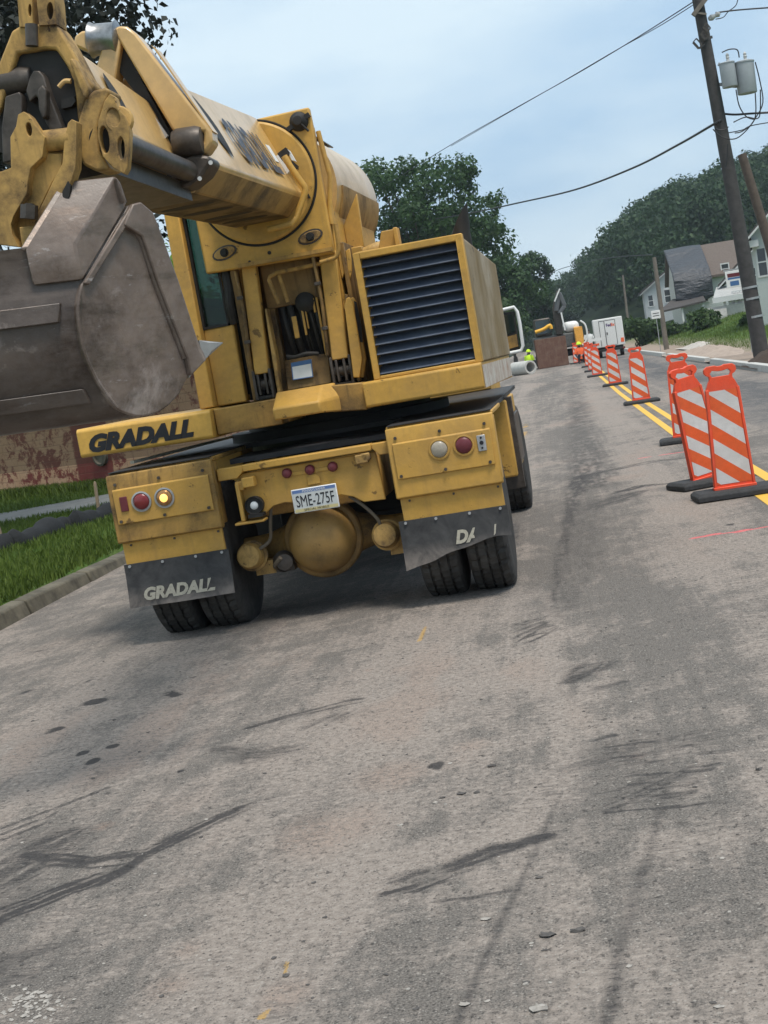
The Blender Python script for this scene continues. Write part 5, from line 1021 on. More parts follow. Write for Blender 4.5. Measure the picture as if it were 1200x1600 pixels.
def barricade(lab, lean=0.0, loc=(0, 0), rz=0.0):
    root = thing('barricade', lab, 'barricade', (loc[0], loc[1], 0.006), rz, 'orange and white barricades along the centre line')
    b_ = MB(); b_.loft([[(-0.36, -0.19, 0), (0.36, -0.19, 0), (0.36, 0.19, 0), (-0.36, 0.19, 0)], [(-0.36, -0.19, 0.045), (0.36, -0.19, 0.045), (0.36, 0.19, 0.045), (-0.36, 0.19, 0.045)], [(-0.33, -0.16, 0.07), (0.33, -0.16, 0.07), (0.33, 0.16, 0.07), (-0.33, 0.16, 0.07)]])
    b_.build('rubber_base', M['base'], root, 0.008)
    def xf(p): x, y, z = p; z2 = z-0.07; return (x*math.cos(lean)-z2*math.sin(lean), y, 0.07+z2*math.cos(lean)+x*math.sin(lean))
    wz = lambda z: 0.180-0.036*(z-0.07)/0.90            # half width narrows upwards
    pn = MB(xf); out = [(-wz(0.07), 0.07), (wz(0.07), 0.07), (wz(0.96), 0.93), (wz(0.96)-0.02, 0.975), (0.115, 1.0), (0.10, 1.02), (0.10, 1.05), (0.125, 1.065), (0.14, 1.085), (0.135, 1.12), (0.11, 1.14), (0.04, 1.142), (0.02, 1.133), (-0.02, 1.133), (-0.04, 1.142), (-0.11, 1.14), (-0.135, 1.12), (-0.14, 1.085), (-0.125, 1.065), (-0.10, 1.05), (-0.10, 1.02), (-0.115, 1.0), (-wz(0.96)+0.02, 0.975), (-wz(0.96), 0.93)]
    hole = [(-0.075, 1.045), (0.075, 1.045), (0.09, 1.075), (0.07, 1.10), (0.02, 1.09), (-0.02, 1.09), (-0.07, 1.10), (-0.09, 1.075)]
    pn.holed([(x, -0.022, z) for x, z in out], [[(x, -0.022, z) for x, z in hole]], (0, 0.044, 0))
    po = pn.build('panel', M['orange'], root, 0.006)
    rm_ = MB(xf)
    for s_ in (-1, 1): rm_.loft([[(s_*(wz(z)-0.012)+dx, dy, z) for dx, dy in ((-0.012, -0.03), (0.012, -0.03), (0.012, 0.03), (-0.012, 0.03))] for z in (0.08, 0.94)])
    rm_.box(-0.185, 0.185, -0.04, 0.04, 0.062, 0.092); rm_.build('panel_rim', M['orange'], po, 0.005)
    sh = MB(xf); z0, z1 = 0.115, 0.925; quad = [(-wz(z0)+0.028, z0), (wz(z0)-0.028, z0), (wz(z1)-0.028, z1), (-wz(z1)+0.028, z1)]
    for yy in (-0.0245, 0.0245):
        for k in range(-2, 12):
            c0 = 0.02+k*0.131; pol = clip(clip(quad, 0.80*1, 1.0, c0), -0.80, -1.0, -(c0+0.131))
            if len(pol) > 2: sh.add([(x, yy, z) for x, z in pol], [list(range(len(pol)))], 0 if k % 2 else 1)
    sh.keep = True
    sh.build('reflective_sheet', [M['osheet'], M['wsheet']], po); return root
bars = [((1150, 775), 'nearest upright orange and white barricade, standing fully in view on the yellow line', 0.0, 4), ((1109, 758), 'orange and white barricade leaning left just behind the nearest one', 0.12, 22), ((1075, 690), 'upright barricade half hidden behind the leaning one', 0.0, -3),
        ((1003, 630), 'lone upright barricade between the near three and the white box truck', 0.0, 2), ((962, 602), 'slim barricade standing just in front of the white truck tail', 0.0, -6), ((934, 588), 'barricade at the near end of the tight far row beside the truck', 0.0, 6), ((927, 580), 'second barricade from the near end of the tight far row', 0.0, 0), ((921, 573), 'third barricade from the near end of the tight far row', 0.0, -5)]
proto = None
for (px, py), lab, lean, rz in bars:
    g = on_ground(px, py)
    if lean: barricade(lab, lean, g, R(rz)); continue
    if proto is None: proto = barricade(lab, 0.0, g, R(rz)); continue
    c = copy_tree(proto); c.location = (g[0], g[1], 0.006); c.rotation_euler = (0, 0, R(rz)); c['label'] = lab
for (px, py), lab, lean in (((911, 566), 'tilted far barricade in front of the worker with the neon hard hat', -0.22), ((902, 568), 'farthest upright barricade left of the worker with the neon hard hat', 0.0)):
    g = on_ground(px, py); barricade(lab, lean, g, R(5))

# ---- people
def _clothes():
    t = NT('skin_and_dark_work_clothes'); z = t.n('ShaderNodeSeparateXYZ', {'Vector': t.coord('Object')}).outputs['Z']
    col = t.mix(t.ramp(t.n('ShaderNodeSeparateXYZ', {'Vector': t.coord('Generated')}).outputs['Z'], 0.855, 0.86), (0.03, 0.035, 0.05), (0.42, 0.25, 0.18)); t.set(t.mix(t.ramp(z, 0.05, 0.055), (0.03, 0.02, 0.015), col), 0.8); return t.m
M['body'] = _clothes()
def person(lab, loc, rz, vest, hat, bend=0.0, crouch=False):
    root = thing('person', lab, 'person', loc, rz, None)
    J = {'pel': (0, 0, .95, .13), 'wai': (0, -.02, 1.10, .125), 'che': (0, -.02-bend*.15, 1.32, .15), 'nek': (0, -bend*.22, 1.50, .06), 'hed': (0, -.02-bend*.25, 1.64, .10), 'top': (0, -.02-bend*.25, 1.74, .07)}
    for s, n in ((-1, 'l'), (1, 'r')):
        J.update({n+'hip': (s*.09, 0, .90, .10), n+'kne': (s*.11, -.03, .50, .07), n+'ank': (s*.12, .02, .08, .05), n+'toe': (s*.13, -.13, .04, .04), n+'sho': (s*.19, -bend*.2, 1.43, .065), n+'elb': (s*.27, -.02-bend*.3, 1.16, .048), n+'wri': (s*.25, -.18-bend*.3, .98, .035), n+'han': (s*.24, -.25-bend*.3, .93, .035)})
    dz = 0.0
    if crouch:
        dz = -0.62
        for k_ in J:
            x_, y_, z_, q_ = J[k_]
            if k_[1:] not in ('hip', 'kne', 'ank', 'toe') or k_ == 'hed': J[k_] = (x_, y_, z_+dz, q_)
        for s, n in ((-1, 'l'), (1, 'r')): J[n+'hip'] = (s*.10, -.02, .30, .10); J[n+'kne'] = (s*.17, -.36, .52, .07); J[n+'ank'] = (s*.14, -.06, .08, .05); J[n+'toe'] = (s*.15, -.22, .04, .04)
    E_ = [('pel', 'wai'), ('wai', 'che'), ('che', 'nek'), ('nek', 'hed'), ('hed', 'top')]
    for n in 'lr': E_ += [('pel', n+'hip'), (n+'hip', n+'kne'), (n+'kne', n+'ank'), (n+'ank', n+'toe'), ('che', n+'sho'), (n+'sho', n+'elb'), (n+'elb', n+'wri'), (n+'wri', n+'han')]
    ks = list(J); me_ = bpy.data.meshes.new('body'); me_.from_pydata([J[k_][:3] for k_ in ks], [(ks.index(a), ks.index(b)) for a, b in E_], [])
    bo_ = bpy.data.objects.new('body', me_); SC.collection.objects.link(bo_); bo_.parent = root; md = bo_.modifiers.new('skin', 'SKIN'); bo_.modifiers.new('sub', 'SUBSURF').render_levels = 2
    for i, k_ in enumerate(ks): me_.skin_vertices[0].data[i].radius = (J[k_][3],)*2; me_.skin_vertices[0].data[i].use_root = (k_ == 'pel')
    me_.materials.append(M['body'])
    v = MB(lambda p: (p[0], p[1], p[2]+dz)); b_ = bend
    v.loft([[(rx*math.cos(t), ry*math.sin(t)-.02-b_*off, z) for t in np.linspace(0, 2*math.pi, 16, endpoint=False)] for z, rx, ry, off in ((.88, .19, .16, 0), (1.05, .185, .155, .02), (1.25, .215, .17, .12), (1.42, .215, .14, .18), (1.50, .12, .10, .2))], smooth=True)
    for s in (-1, 1): v.tube([(s*.17, -b_*.18, 1.44), (s*.23, -.01-b_*.25, 1.30), (s*.27, -.02-b_*.3, 1.17)], lambda u: .088-.02*u, 12)
    vo = v.build('safety_vest', vest, root)
    MB(lambda p: (p[0], p[1], p[2]+dz)).loft([[(rx*1.02*math.cos(t), ry*1.02*math.sin(t)-.02-b_*off, z) for t in np.linspace(0, 2*math.pi, 16, endpoint=False)] for z, rx, ry, off in ((1.05, .187, .158, .02), (1.10, .195, .16, .04))], cap=False).build('reflective_band', M['wsheet'], vo)
    MB(lambda p: (p[0], p[1], p[2]+dz)).dome((0, -.02-b_*.25, 1.66), (0, 0, 1), .135, .15, 20).rev((0, -.05-b_*.25, 1.66), (0, 0, 1), [(0, .17), (.015, .165), (.016, .1)], 20).build('hard_hat', hat, root)
    return root
M['neon'] = plain('neon_yellow_cloth', (0.55, 0.80, 0.03), 0.7, var=0.12); M['hivis_orange'] = plain('orange_vest_cloth', (0.85, 0.14, 0.04), 0.7, var=0.15)
def gpt(px, py, Y=None, z=0.0):
    if Y is None: return tuple(on_ground(px, py, z))
    p = at(px, py, Y); return (p[0], p[1], z)
person('worker in a neon yellow vest and neon hard hat crouching behind the concrete pipe', gpt(829, 578, 79), 2.6, M['neon'], M['neon'], 0.1, True)
person('worker in an orange vest and neon hard hat crouching among the far barricades', gpt(907, 562, 76.5), 0.4, M['hivis_orange'], M['neon'], 0.1, True)
person('worker in a white shirt and dark hat standing left of the white truck', gpt(924, 556, 88), 0.2, M['white'], M['black'])

# ---- white box truck
TX = thing('delivery_truck', 'white box delivery truck seen from behind, parked beyond the barricades', 'truck', tuple(on_ground(958, 563)), R(-1.5))
TX.location = tuple(on_ground(956.5, 557.5)); TX.scale = (0.80, 0.80, 0.80)
bx = MB().box(-1.05, 1.05, 0, 5.2, 0.75, 2.78).build('box_body', M['white'], TX, 0.05, 3)
td = MB()
for x in (-0.62, -0.24, 0.52): td.box(x-0.018, x+0.018, -0.012, 0.0, 0.85, 2.62)
td.box(-0.62, 0.52, -0.012, 0.0, 2.60, 2.64); td.build('door_seam', M['deck'], bx)
MB().box(-0.21, 0.50, -0.02, -0.002, 0.86, 2.58).build('rear_door', M['white'], bx, 0.01)
MB().box(-0.16, -0.08, -0.04, -0.02, 1.6, 1.78).build('handle', M['black'], bx)
M['fpurple'] = plain('purple_print', (0.07, 0.02, 0.16), 0.5); M['forange'] = plain('orange_print', (0.85, 0.13, 0.02), 0.5)
text('lettering', 'Fed', M['fpurple'], bx, (-0.14, -0.024, 2.18), (1, 0, 0), (0, 0, 1), 0.30, 0.03, 0, 0.85, 0.002); text('lettering', 'Ex', M['forange'], bx, (0.225, -0.024, 2.18), (1, 0, 0), (0, 0, 1), 0.30, 0.03, 0, 0.85, 0.002)
MB().box(0.78, 1.0, -0.015, 0, 0.95, 1.25).box(-1.0, -0.78, -0.015, 0, 0.95, 1.1).build('marker_panel', M['hivis_orange'], bx)
MB().box(-1.0, 1.0, -0.15, 0.15, 0.45, 0.62).box(-0.9, 0.9, 0.15, 5.0, 0.45, 0.75).build('bumper', M['black'], TX, 0.02)
for s in (-1, 1):
    for x, n in ((-0.86, 'tail_light'), (0.80, 'tail_light')): pass
    w_ = MB().cyl((s*0.78-0.14, 1.1, 0.39), (s*0.78+0.14, 1.1, 0.39), 0.39, seg=28).build('wheel', M['rubber'], TX)
    MB().cyl((s*0.78-0.145, 1.1, 0.39), (s*0.78+0.145, 1.1, 0.39), 0.22, seg=20).build('rim', M['zinc'], w_)
    MB().box(s*0.9-0.06, s*0.9+0.06, -0.17, -0.15, 0.48, 0.58).build('tail_light', M['red'], TX)
MB().box(-0.95, 0.95, 5.2, 6.6, 0.6, 2.2).build('driver_cab', M['white'], TX, 0.12, 3)

# ---- steel trench box in front of the works
M['rust'] = paint('rusted_brown_steel', (0.13, 0.062, 0.042), dirt=(0.22, 0.15, 0.11), amt=0.6, rust=0.5, streak=0.5, rough=0.75)
ga, gb_ = on_ground(843, 580), on_ground(886, 568)
TB = thing('trench_box', 'big rusty brown steel trench box plate standing on the road', 'trench box', tuple((ga+gb_)/2*np.array((1, 1, 0))), 0.03)
MB().box(-0.85, 0.85, 0, 0.12, 0.02, 1.62).box(-0.85, 0.85, 1.9, 2.02, 0.02, 1.62).build('side_plate', M['rust'], TB, 0.02, each=True)
MB().cyl((-0.7, 0.1, 0.4), (-0.7, 1.95, 0.4), 0.07).cyl((0.7, 0.1, 0.4), (0.7, 1.95, 0.4), 0.07).cyl((-0.7, 0.1, 1.3), (-0.7, 1.95, 1.3), 0.07).cyl((0.7, 0.1, 1.3), (0.7, 1.95, 1.3), 0.07).build('spreader', M['rust'], TB, each=True)
# ---- concrete pipe and debris
pp = on_ground(824, 585); th_ = np.linspace(0, 2*math.pi, 28, endpoint=False); PIP = MB()
pd = np.array((-0.52, 0.85, 0)); pr_ = np.array((0.85, 0.52, 0)); pc = np.array((0.22, -0.3, 0.34))
rings = []
for h_, r_ in ((0, 0.25), (0, 0.34), (1.6, 0.34), (1.6, 0.25)): rings.append([pc+pd*h_+r_*(pr_*math.cos(t)+np.array((0, 0, 1))*math.sin(t)) for t in th_])
PIP.loft(rings+[rings[0]], cap=False, smooth=True)
o = PIP.build('concrete_pipe', M['conc']); o.location = pp*np.array((1, 1, 0)); tag(o, 'short grey concrete pipe lying beside the rusty trench box', 'pipe')
# ---- tracked digger behind the trench box
DG = thing('tracked_digger', 'orange tracked digger with folded dark boom working behind the trench box', 'digger', (0.75, 81.0, 0.0), R(4))
MB().box(-1.3, -0.85, -1.7, 1.7, 0.05, 0.75).box(0.85, 1.3, -1.7, 1.7, 0.05, 0.75).box(-0.85, 0.85, -0.6, 0.6, 0.45, 0.85).build('track', M['black'], DG, 0.15, 4, each=True)
MB().box(-1.3, 1.2, -1.3, 1.9, 0.95, 1.75).build('house', plain('dusty_grey_machine_paint', (0.10, 0.10, 0.095), 0.6, var=0.4), DG, 0.08)
MB().box(0.35, 1.2, -1.35, 0.2, 1.76, 2.35).build('engine_hood', M['white'], DG, 0.25, 4)
MB().box(0.85, 1.32, -1.6, -1.3, 0.95, 2.0).build('side_door', plain('orange_yellow_paint', (0.75, 0.36, 0.06), 0.5), DG, 0.05)
dc = MB().box(-1.25, -0.35, -1.35, 0.2, 1.76, 2.75).build('digger_cab', M['dsteel'], DG, 0.08); MB().box(-1.2, -0.4, -1.37, -1.352, 1.9, 2.65).build('cab_glass', M['glass_dark'], dc)
MB().prism([(-0.15, -1.5, 1.7), (0.25, -1.5, 1.7), (0.28, -1.5, 3.0), (0.42, -1.5, 4.0), (0.22, -1.5, 4.15), (-0.15, -1.5, 3.2)], (0, 0.35, 0)).build('boom', M['dsteel'], DG, 0.05)
MB().bar((0.02, -1.75, 3.0), (0.30, -1.75, 4.0), 0.26, 0.26, (0, 1, 0)).bar((0.30, -1.75, 3.98), (0.52, -1.75, 3.2), 0.24, 0.3, (0, 1, 0)).bar((0.52, -1.75, 3.25), (0.15, -1.75, 2.85), 0.22, 0.3, (0, 1, 0)).build('stick', plain('grey_stick_paint', (0.10, 0.105, 0.11), 0.5), DG, 0.05)
MB().bar((-0.02, -1.95, 3.55), (0.36, -1.95, 4.2), 0.07, 0.07).bar((0.33, -1.95, 1.9), (0.25, -1.95, 2.9), 0.08, 0.08).build('boom_ram', M['white'], DG, each=True)
MB().tube([(-1.3, -1.8, 2.05), (-0.8, -1.8, 2.15), (-0.45, -1.8, 2.3), (-0.4, -1.8, 2.1)], 0.10, 12, sub=4).build('strapped_roll', plain('yellow_roll_paint', (0.75, 0.40, 0.04), 0.5), DG)
MB().tube([(1.2, -1.65, 0.95), (1.5, -1.65, 1.3), (1.5, -1.65, 2.0), (1.25, -1.65, 2.3)], 0.05, 10, sub=5).box(1.5, 2.3, -1.6, -1.4, 1.05, 1.2).build('guard_rail', M['white'], DG)
# sign boards, rubble at the work site
rb = MB()
for i in range(26):
    c = on_ground(796+rng.random()*22, 578+rng.random()*8); r_ = 0.06+0.12*rng.random()
    v = [np.array((math.cos(a)*math.cos(b), math.sin(a)*math.cos(b), math.sin(b)))*r_*(0.6+0.6*rng.random())+c*np.array((1, 1, 0))+np.array((0, 0, r_*0.4)) for b in (-1.2, -0.3, 0.5, 1.3) for a in np.linspace(0, 5.4, 7)]
    rb.loft([v[k*7:(k+1)*7] for k in range(4)])
tag(rb.build('rubble', plain('broken_brick_rubble', (0.42, 0.30, 0.25), 0.9, var=0.5, scale=1.5)), 'broken rubble heaped beside the concrete pipe', 'rubble', None, 'stuff')

# ---- vegetation
def leafmat(name, dark, light, back=0.35):
    t = NT(name); g = t.n('ShaderNodeNewGeometry'); rnd = g.outputs['Random Per Island']; n = t.noise(t.coord('Object'), 0.45, 3, 0.6)
    f = t.math('ADD', t.math('MULTIPLY', rnd, 0.55), t.math('MULTIPLY_ADD', n, 0.9, -0.22)); col = t.mix(f, dark, light)
    t.set(col, 0.6, 0, 0.25)
    tr = t.n('ShaderNodeBsdfTranslucent', {'Color': col}); mx = t.n('ShaderNodeMixShader', {0: back}); t.l(t.b.outputs[0], mx.inputs[1]); t.l(tr.outputs[0], mx.inputs[2]); t.l(mx.outputs[0], t.out.inputs['Surface']); return t.m
M['leaf'] = leafmat('deciduous_leaf', (0.018, 0.045, 0.018), (0.070, 0.130, 0.042))
M['leaf_backlit'] = leafmat('backlit_maple_leaf', (0.012, 0.015, 0.012), (0.030, 0.037, 0.028), 0.12)  # near-black leaf colour holds the crown's backlit shade
M['leaf_bright'] = leafmat('bright_spring_leaf', (0.08, 0.17, 0.012), (0.22, 0.37, 0.03), 0.45)
M['leaf_far'] = leafmat('hillside_leaf', (0.016, 0.036, 0.020), (0.058, 0.105, 0.042), 0.3)
M['leaf_bush'] = leafmat('bush_leaf', (0.022, 0.05, 0.016), (0.075, 0.125, 0.035))
M['bark'] = plain('grey_brown_bark', (0.075, 0.06, 0.048), 0.9, var=0.4, scale=8, bump=0.5)
def leaves_mesh(name, pts, nrm, size, mat, parent, kind=0, r=rng):
    """many small leaf faces; kind 0 = folded oval clump leaf, 1 = pointed lobed maple leaf"""
    n = len(pts); prof = np.array([(0, 0), (.35, .28), (.5, .0), (.36, .55), (0, 1.0), (-.36, .55), (-.5, .0), (-.35, .28)]) if kind else np.array([(0, 0), (.34, .42), (0, 1.0), (-.34, .42)])
    if kind: prof = np.array([(0, -.15), (.12, .10), (.48, .0), (.33, .26), (.55, .50), (.22, .50), (0, 1.0), (-.22, .50), (-.55, .50), (-.33, .26), (-.48, .0), (-.12, .10)])
    k_ = len(prof); a = r.normal(size=(n, 3)); a[:, 2] -= 0.5 if kind else 0.1; b = np.cross(nrm, a); b /= np.linalg.norm(b, axis=1)[:, None]+1e-9; c = np.cross(b, nrm); c /= np.linalg.norm(c, axis=1)[:, None]+1e-9
    sz = size*(0.6+0.8*r.random(n))[:, None, None]
    V = pts[:, None, :]+sz*(prof[None, :, 0, None]*b[:, None, :]+prof[None, :, 1, None]*c[:, None, :]+(0.25*np.abs(prof[None, :, 0, None]))*nrm[:, None, :])
    me_ = bpy.data.meshes.new(name); me_.vertices.add(n*k_); me_.loops.add(n*k_); me_.polygons.add(n)
    me_.vertices.foreach_set('co', V.reshape(-1).astype(np.float32)); me_.loops.foreach_set('vertex_index', np.arange(n*k_, dtype=np.int32))
    me_.polygons.foreach_set('loop_start', np.arange(0, n*k_, k_, dtype=np.int32)); me_.polygons.foreach_set('loop_total', np.full(n, k_, np.int32)); me_.update(); me_.validate(); me_.materials.append(mat)
    o_ = bpy.data.objects.new(name, me_); SC.collection.objects.link(o_)
    if parent: o_.parent = parent
    return o_
def clumps(centres, radii, n, r, squash=0.8, shell=0.55):
    """leaf positions spread through a set of clumps, with outward normals"""
    w_ = np.array(radii)**2; i = r.choice(len(centres), n, p=w_/w_.sum()); d = r.normal(size=(n, 3)); d /= np.linalg.norm(d, axis=1)[:, None]
    rad = (shell+(1-shell)*r.random(n)**0.6)[:, None]*np.array(radii)[i][:, None]*(0.85+0.3*r.random(n))[:, None]
    p = np.array(centres)[i]+d*rad*np.array((1, 1, squash)); nn = d+0.55*r.normal(size=(n, 3))+np.array((0, 0, 0.35)); nn /= np.linalg.norm(nn, axis=1)[:, None]; return p, nn
def tree(name, lab, loc, h, rx, crown_z, nclump, nleaf, size, mat, cat='tree', group=None, seed=1, clr=(0.16, 0.30), lean=0.0, trunk_r=None, kind=0, rzs=1.0):
    r_ = np.random.default_rng(seed); root = thing(name, lab, cat, loc, 0, group); ch = h-crown_z; cz = crown_z+ch*0.5
    C_, R_ = [], []
    for k in range(nclump):
        u = r_.normal(size=3); u /= np.linalg.norm(u); f = r_.random()**0.45*0.86
        s_ = np.array((u[0]*rx*f, u[1]*rx*f, cz+u[2]*ch*0.46*f)); s_[0] += lean*(s_[2]-crown_z); C_.append(s_); R_.append(rx*(clr[0]+(clr[1]-clr[0])*r_.random()))
    p, nn = clumps(C_, R_, nleaf, r_); leaves_mesh('crown', p, nn, size, mat, root, kind, r_)
    tr_ = trunk_r or h*0.018; tm = MB(); top = np.array((lean*ch*0.6, 0, crown_z+ch*0.6))
    tm.tube([(0, 0, -0.3), (0.05*rx*0.2, 0, crown_z*0.5), (0.0, 0.1, crown_z), top], lambda u: tr_*(1.25-1.05*u), 10, sub=4)
    for c_, q_ in list(zip(C_, R_))[:16]:
        z0 = crown_z*(0.75+0.4*r_.random()); tm.tube([(0, 0, z0), (c_*np.array((.45, .45, 1))+np.array((0, 0, z0))*1.0)*np.array((1, 1, .5)), c_], lambda u: tr_*0.45*(1.05-0.9*u), 6, sub=3)
    tm.build('trunk', M['bark'], root); return root
# tall tree behind the machine
def treeat(px_l, px_r, py_top, Y, **k):
    xl, xr = at(px_l, 500, Y), at(px_r, 500, Y)
    return xl, xr, at((px_l+px_r)/2, py_top, Y)[2]
tx = at(700, 400, 88); topz = at(672, 226, 88)[2]
tree('deciduous_tree', 'tall spreading green tree rising behind the engine cover with sky showing through its crown', (tx[0]-1.3, 88, 0), topz+1.1, 6.4, 2.6, 150, 26000, 0.25, M['leaf'], seed=4, clr=(0.09, 0.19), group='trees along the road')
x2 = at(812, 470, 112); tree('deciduous_tree', 'narrow green tree stepping down to the right of the tall tree', (x2[0]-1.0, 112, 0), at(822, 376, 112)[2]+0.8, 3.5, 1.0, 64, 11000, 0.27, M['leaf'], seed=9, clr=(0.16, 0.30), group='trees along the road')
x3 = at(836, 470, 140); tree('pine_tree', 'slender dark tree with a pointed top left of the road end', (x3[0]+0.4, 140, 0), at(838, 385, 140)[2]+0.6, 2.3, 1.0, 50, 7000, 0.30, M['leaf_far'], seed=12, clr=(0.22, 0.36), group='trees along the road')
x4 = at(790, 520, 100); tree('deciduous_tree', 'low leafy tree beside the truck mirror', (x4[0]-0.8, 100, 0), at(800, 455, 100)[2], 2.6, 0.6, 36, 4200, 0.30, M['leaf_bush'], seed=15, clr=(0.2, 0.34), group='trees along the road')
# dark maple overhead on the left
mp_ = at(90, 40, 19.0)
MAPLE = tree('maple_tree', 'dark maple tree overhanging behind the boom in the top corner', (mp_[0]-2.9, 19.5, 0.1), mp_[2]+3.6, 4.9, 2.6, 150, 42000, 0.12, M['leaf_backlit'], seed=21, clr=(0.10, 0.19), kind=0, trunk_r=0.28)
r_ = np.random.default_rng(5); dp_ = [at(*q, 19.2)-np.array((mp_[0]-2.9, 19.5, 0.1)) for q in ((243, 350), (252, 372), (236, 380), (230, 345), (225, 372), (215, 330))]; p, nn = clumps(dp_, [0.13]*6, 110, r_, 1.0, 0.1); lb_ = leaves_mesh('low_bough', p, nn, 0.12, M['leaf_backlit'], MAPLE, 0, r_)
# bright green tree beyond the brick building
bt = at(250, 400, 46); tree('deciduous_tree', 'bright lime green tree beyond the brick building', (bt[0]-1.2, 46, 0), at(262, 352, 46)[2], 3.2, 0.8, 50, 7000, 0.24, M['leaf_bright'], seed=31, clr=(0.2, 0.34), group='trees along the road')
# wooded hill: nobody could count these trees
r_ = np.random.default_rng(77); PTS, NRM, SIZ = [], [], []
def forest_patch(n, xr, yr, hr, rr, seed, dens):
    r_ = np.random.default_rng(seed); xs_, ys_ = xr[0]+(xr[1]-xr[0])*r_.random(n), yr[0]+(yr[1]-yr[0])*r_.random(n); zz = terrain_h(xs_, ys_); out_p, out_n = [], []
    sk_x, sk_a = [700, 850, 870, 900, 940, 985, 1030, 1060, 1130, 1200, 1400], [80, 88, 100, 115, 141, 175, 198, 209, 219, 233, 250]
    for x, y, z in zip(xs_, ys_, zz):
        if -9 < x < 8 and y < 245: continue
        h_, rad = hr[0]+(hr[1]-hr[0])*r_.random(), rr[0]+(rr[1]-rr[0])*r_.random(); k_ = 11
        if xr[1] > 0:                       # the canopy follows the ridge line of the hill
            lim = 1.6+float(np.interp(850+2200*x/y-22, sk_x, sk_a))/2200*y-z; h_ = min(h_, lim*(0.84+0.16*r_.random()))
            if h_ < 2.5: continue
        cc, cr_ = [], []
        for q_ in range(k_):
            a_ = r_.random()*6.28; f = r_.random(); zz_ = z+h_*(0.10+0.87*r_.random()); sh = 1-0.6*max(0, (zz_-z)/h_-0.55)
            cc.append((x+math.cos(a_)*rad*0.7*f*sh, y+math.sin(a_)*rad*0.7*f*sh, zz_)); cr_.append(rad*(0.24+0.24*r_.random()))
        p_, n_ = clumps(cc, cr_, dens, r_); out_p.append(p_); out_n.append(n_)
    return np.concatenate(out_p), np.concatenate(out_n)
p_, n_ = forest_patch(560, (3, 75), (149, 275), (8.5, 12.5), (2.4, 4.0), 3, 520)
tag(leaves_mesh('forest', p_, n_, 0.48, M['leaf_far'], None), 'dense dark woods covering the hillside behind the houses', 'woods', None, 'stuff')
p_, n_ = forest_patch(260, (-45, 25), (248, 320), (8, 12), (2.6, 4.4), 5, 480)
tag(leaves_mesh('forest', p_, n_, 0.45, M['leaf_far'], None), 'dark woods closing off the far end of the road', 'woods', None, 'stuff')
p_, n_ = forest_patch(150, (-40, -9), (120, 245), (8, 14), (2.4, 4.2), 6, 560)
tag(leaves_mesh('forest', p_, n_, 0.42, M['leaf_far'], None), 'roadside woods on the left beyond the work site', 'woods', None, 'stuff')
def bush(lab, loc, rx, ry, rz_, n, size, mat, seed, name='bush'):
    r_ = np.random.default_rng(seed); c_ = [np.array((rx*0.7*(2*r_.random()-1), ry*0.7*(2*r_.random()-1), rz_*(0.15+0.6*r_.random()))) for _ in range(16)]
    p, nn = clumps(c_, [min(rx, rz_)*(0.3+0.25*r_.random()) for _ in c_], n, r_); p[:, 2] = np.maximum(p[:, 2], 0.02)
    root = thing(name, lab, 'bush', loc, 0, 'bushes by the houses'); leaves_mesh('foliage', p, nn, size, mat, root, 0, r_)
    st_ = MB()
    for c in c_[:7]: st_.tube([(c[0]*.2, c[1]*.2, -0.1), c*np.array((.6, .6, .5)), c], 0.03, 5)
    st_.build('stems', M['bark'], root)
def onlawn(px, py, Y): p = at(px, py, Y); return (p[0], Y, float(terrain_h(p[0], Y))-0.05)
bush('wide rounded dark bush in front of the white porch', onlawn(1103, 520, 84), 1.0, 0.9, 1.25, 2200, 0.26, M['leaf_bush'], 2)
bush('big loose green bush left of the tilted pole and the first white house', onlawn(1004, 530, 98), 1.5, 1.4, 2.3, 2800, 0.27, M['leaf_bush'], 3)
bush('bush below the porch rail right of the steps', onlawn(1172, 520, 72), 0.55, 0.5, 0.5, 900, 0.22, M['leaf_bush'], 5)
bush('low scrubby plants in front of the first white house', onlawn(1062, 525, 92), 1.3, 0.8, 0.75, 1600, 0.24, M['leaf_bush'], 6)
bush('small bush tucked under the tarp house porch', onlawn(1088, 505, 104), 0.6, 0.5, 0.9, 700, 0.24, M['leaf_bush'], 8)
# grass
def blades(name, n, fx, hmin, hmax, seed, mat, lab):
    r_ = np.random.default_rng(seed); P_ = fx(r_, n); n = len(P_); a = r_.random(n)*6.28; h_ = hmin+(hmax-hmin)*r_.random(n); w_ = h_*0.055+0.0015; ln = (r_.random(n)-0.2)*0.8*h_
    d = np.stack([np.cos(a), np.sin(a), 0*a], 1); s_ = np.stack([-np.sin(a), np.cos(a), 0*a], 1); up = np.array((0, 0, 1.0))
    b0, b1 = P_-s_*w_[:, None], P_+s_*w_[:, None]; mid = P_+d*(ln*0.35)[:, None]+up*(h_*0.6)[:, None]; tip = P_+d*ln[:, None]+up*h_[:, None]
    V = np.stack([b0, b1, mid+s_*w_[:, None]*.7, tip, mid-s_*w_[:, None]*.7], 1).reshape(-1, 3)
    me_ = bpy.data.meshes.new(name); me_.vertices.add(n*5); me_.loops.add(n*5); me_.polygons.add(n); me_.vertices.foreach_set('co', V.reshape(-1).astype(np.float32)); me_.loops.foreach_set('vertex_index', np.arange(n*5, dtype=np.int32))
    me_.polygons.foreach_set('loop_start', np.arange(0, n*5, 5, dtype=np.int32)); me_.polygons.foreach_set('loop_total', np.full(n, 5, np.int32)); me_.update(); me_.materials.append(mat)
    o_ = bpy.data.objects.new(name, me_); SC.collection.objects.link(o_); tag(o_, lab, 'grass', None, 'stuff')
M['grass'] = leafmat('grass_blade', (0.050, 0.088, 0.014), (0.185, 0.250, 0.050), 0.35)
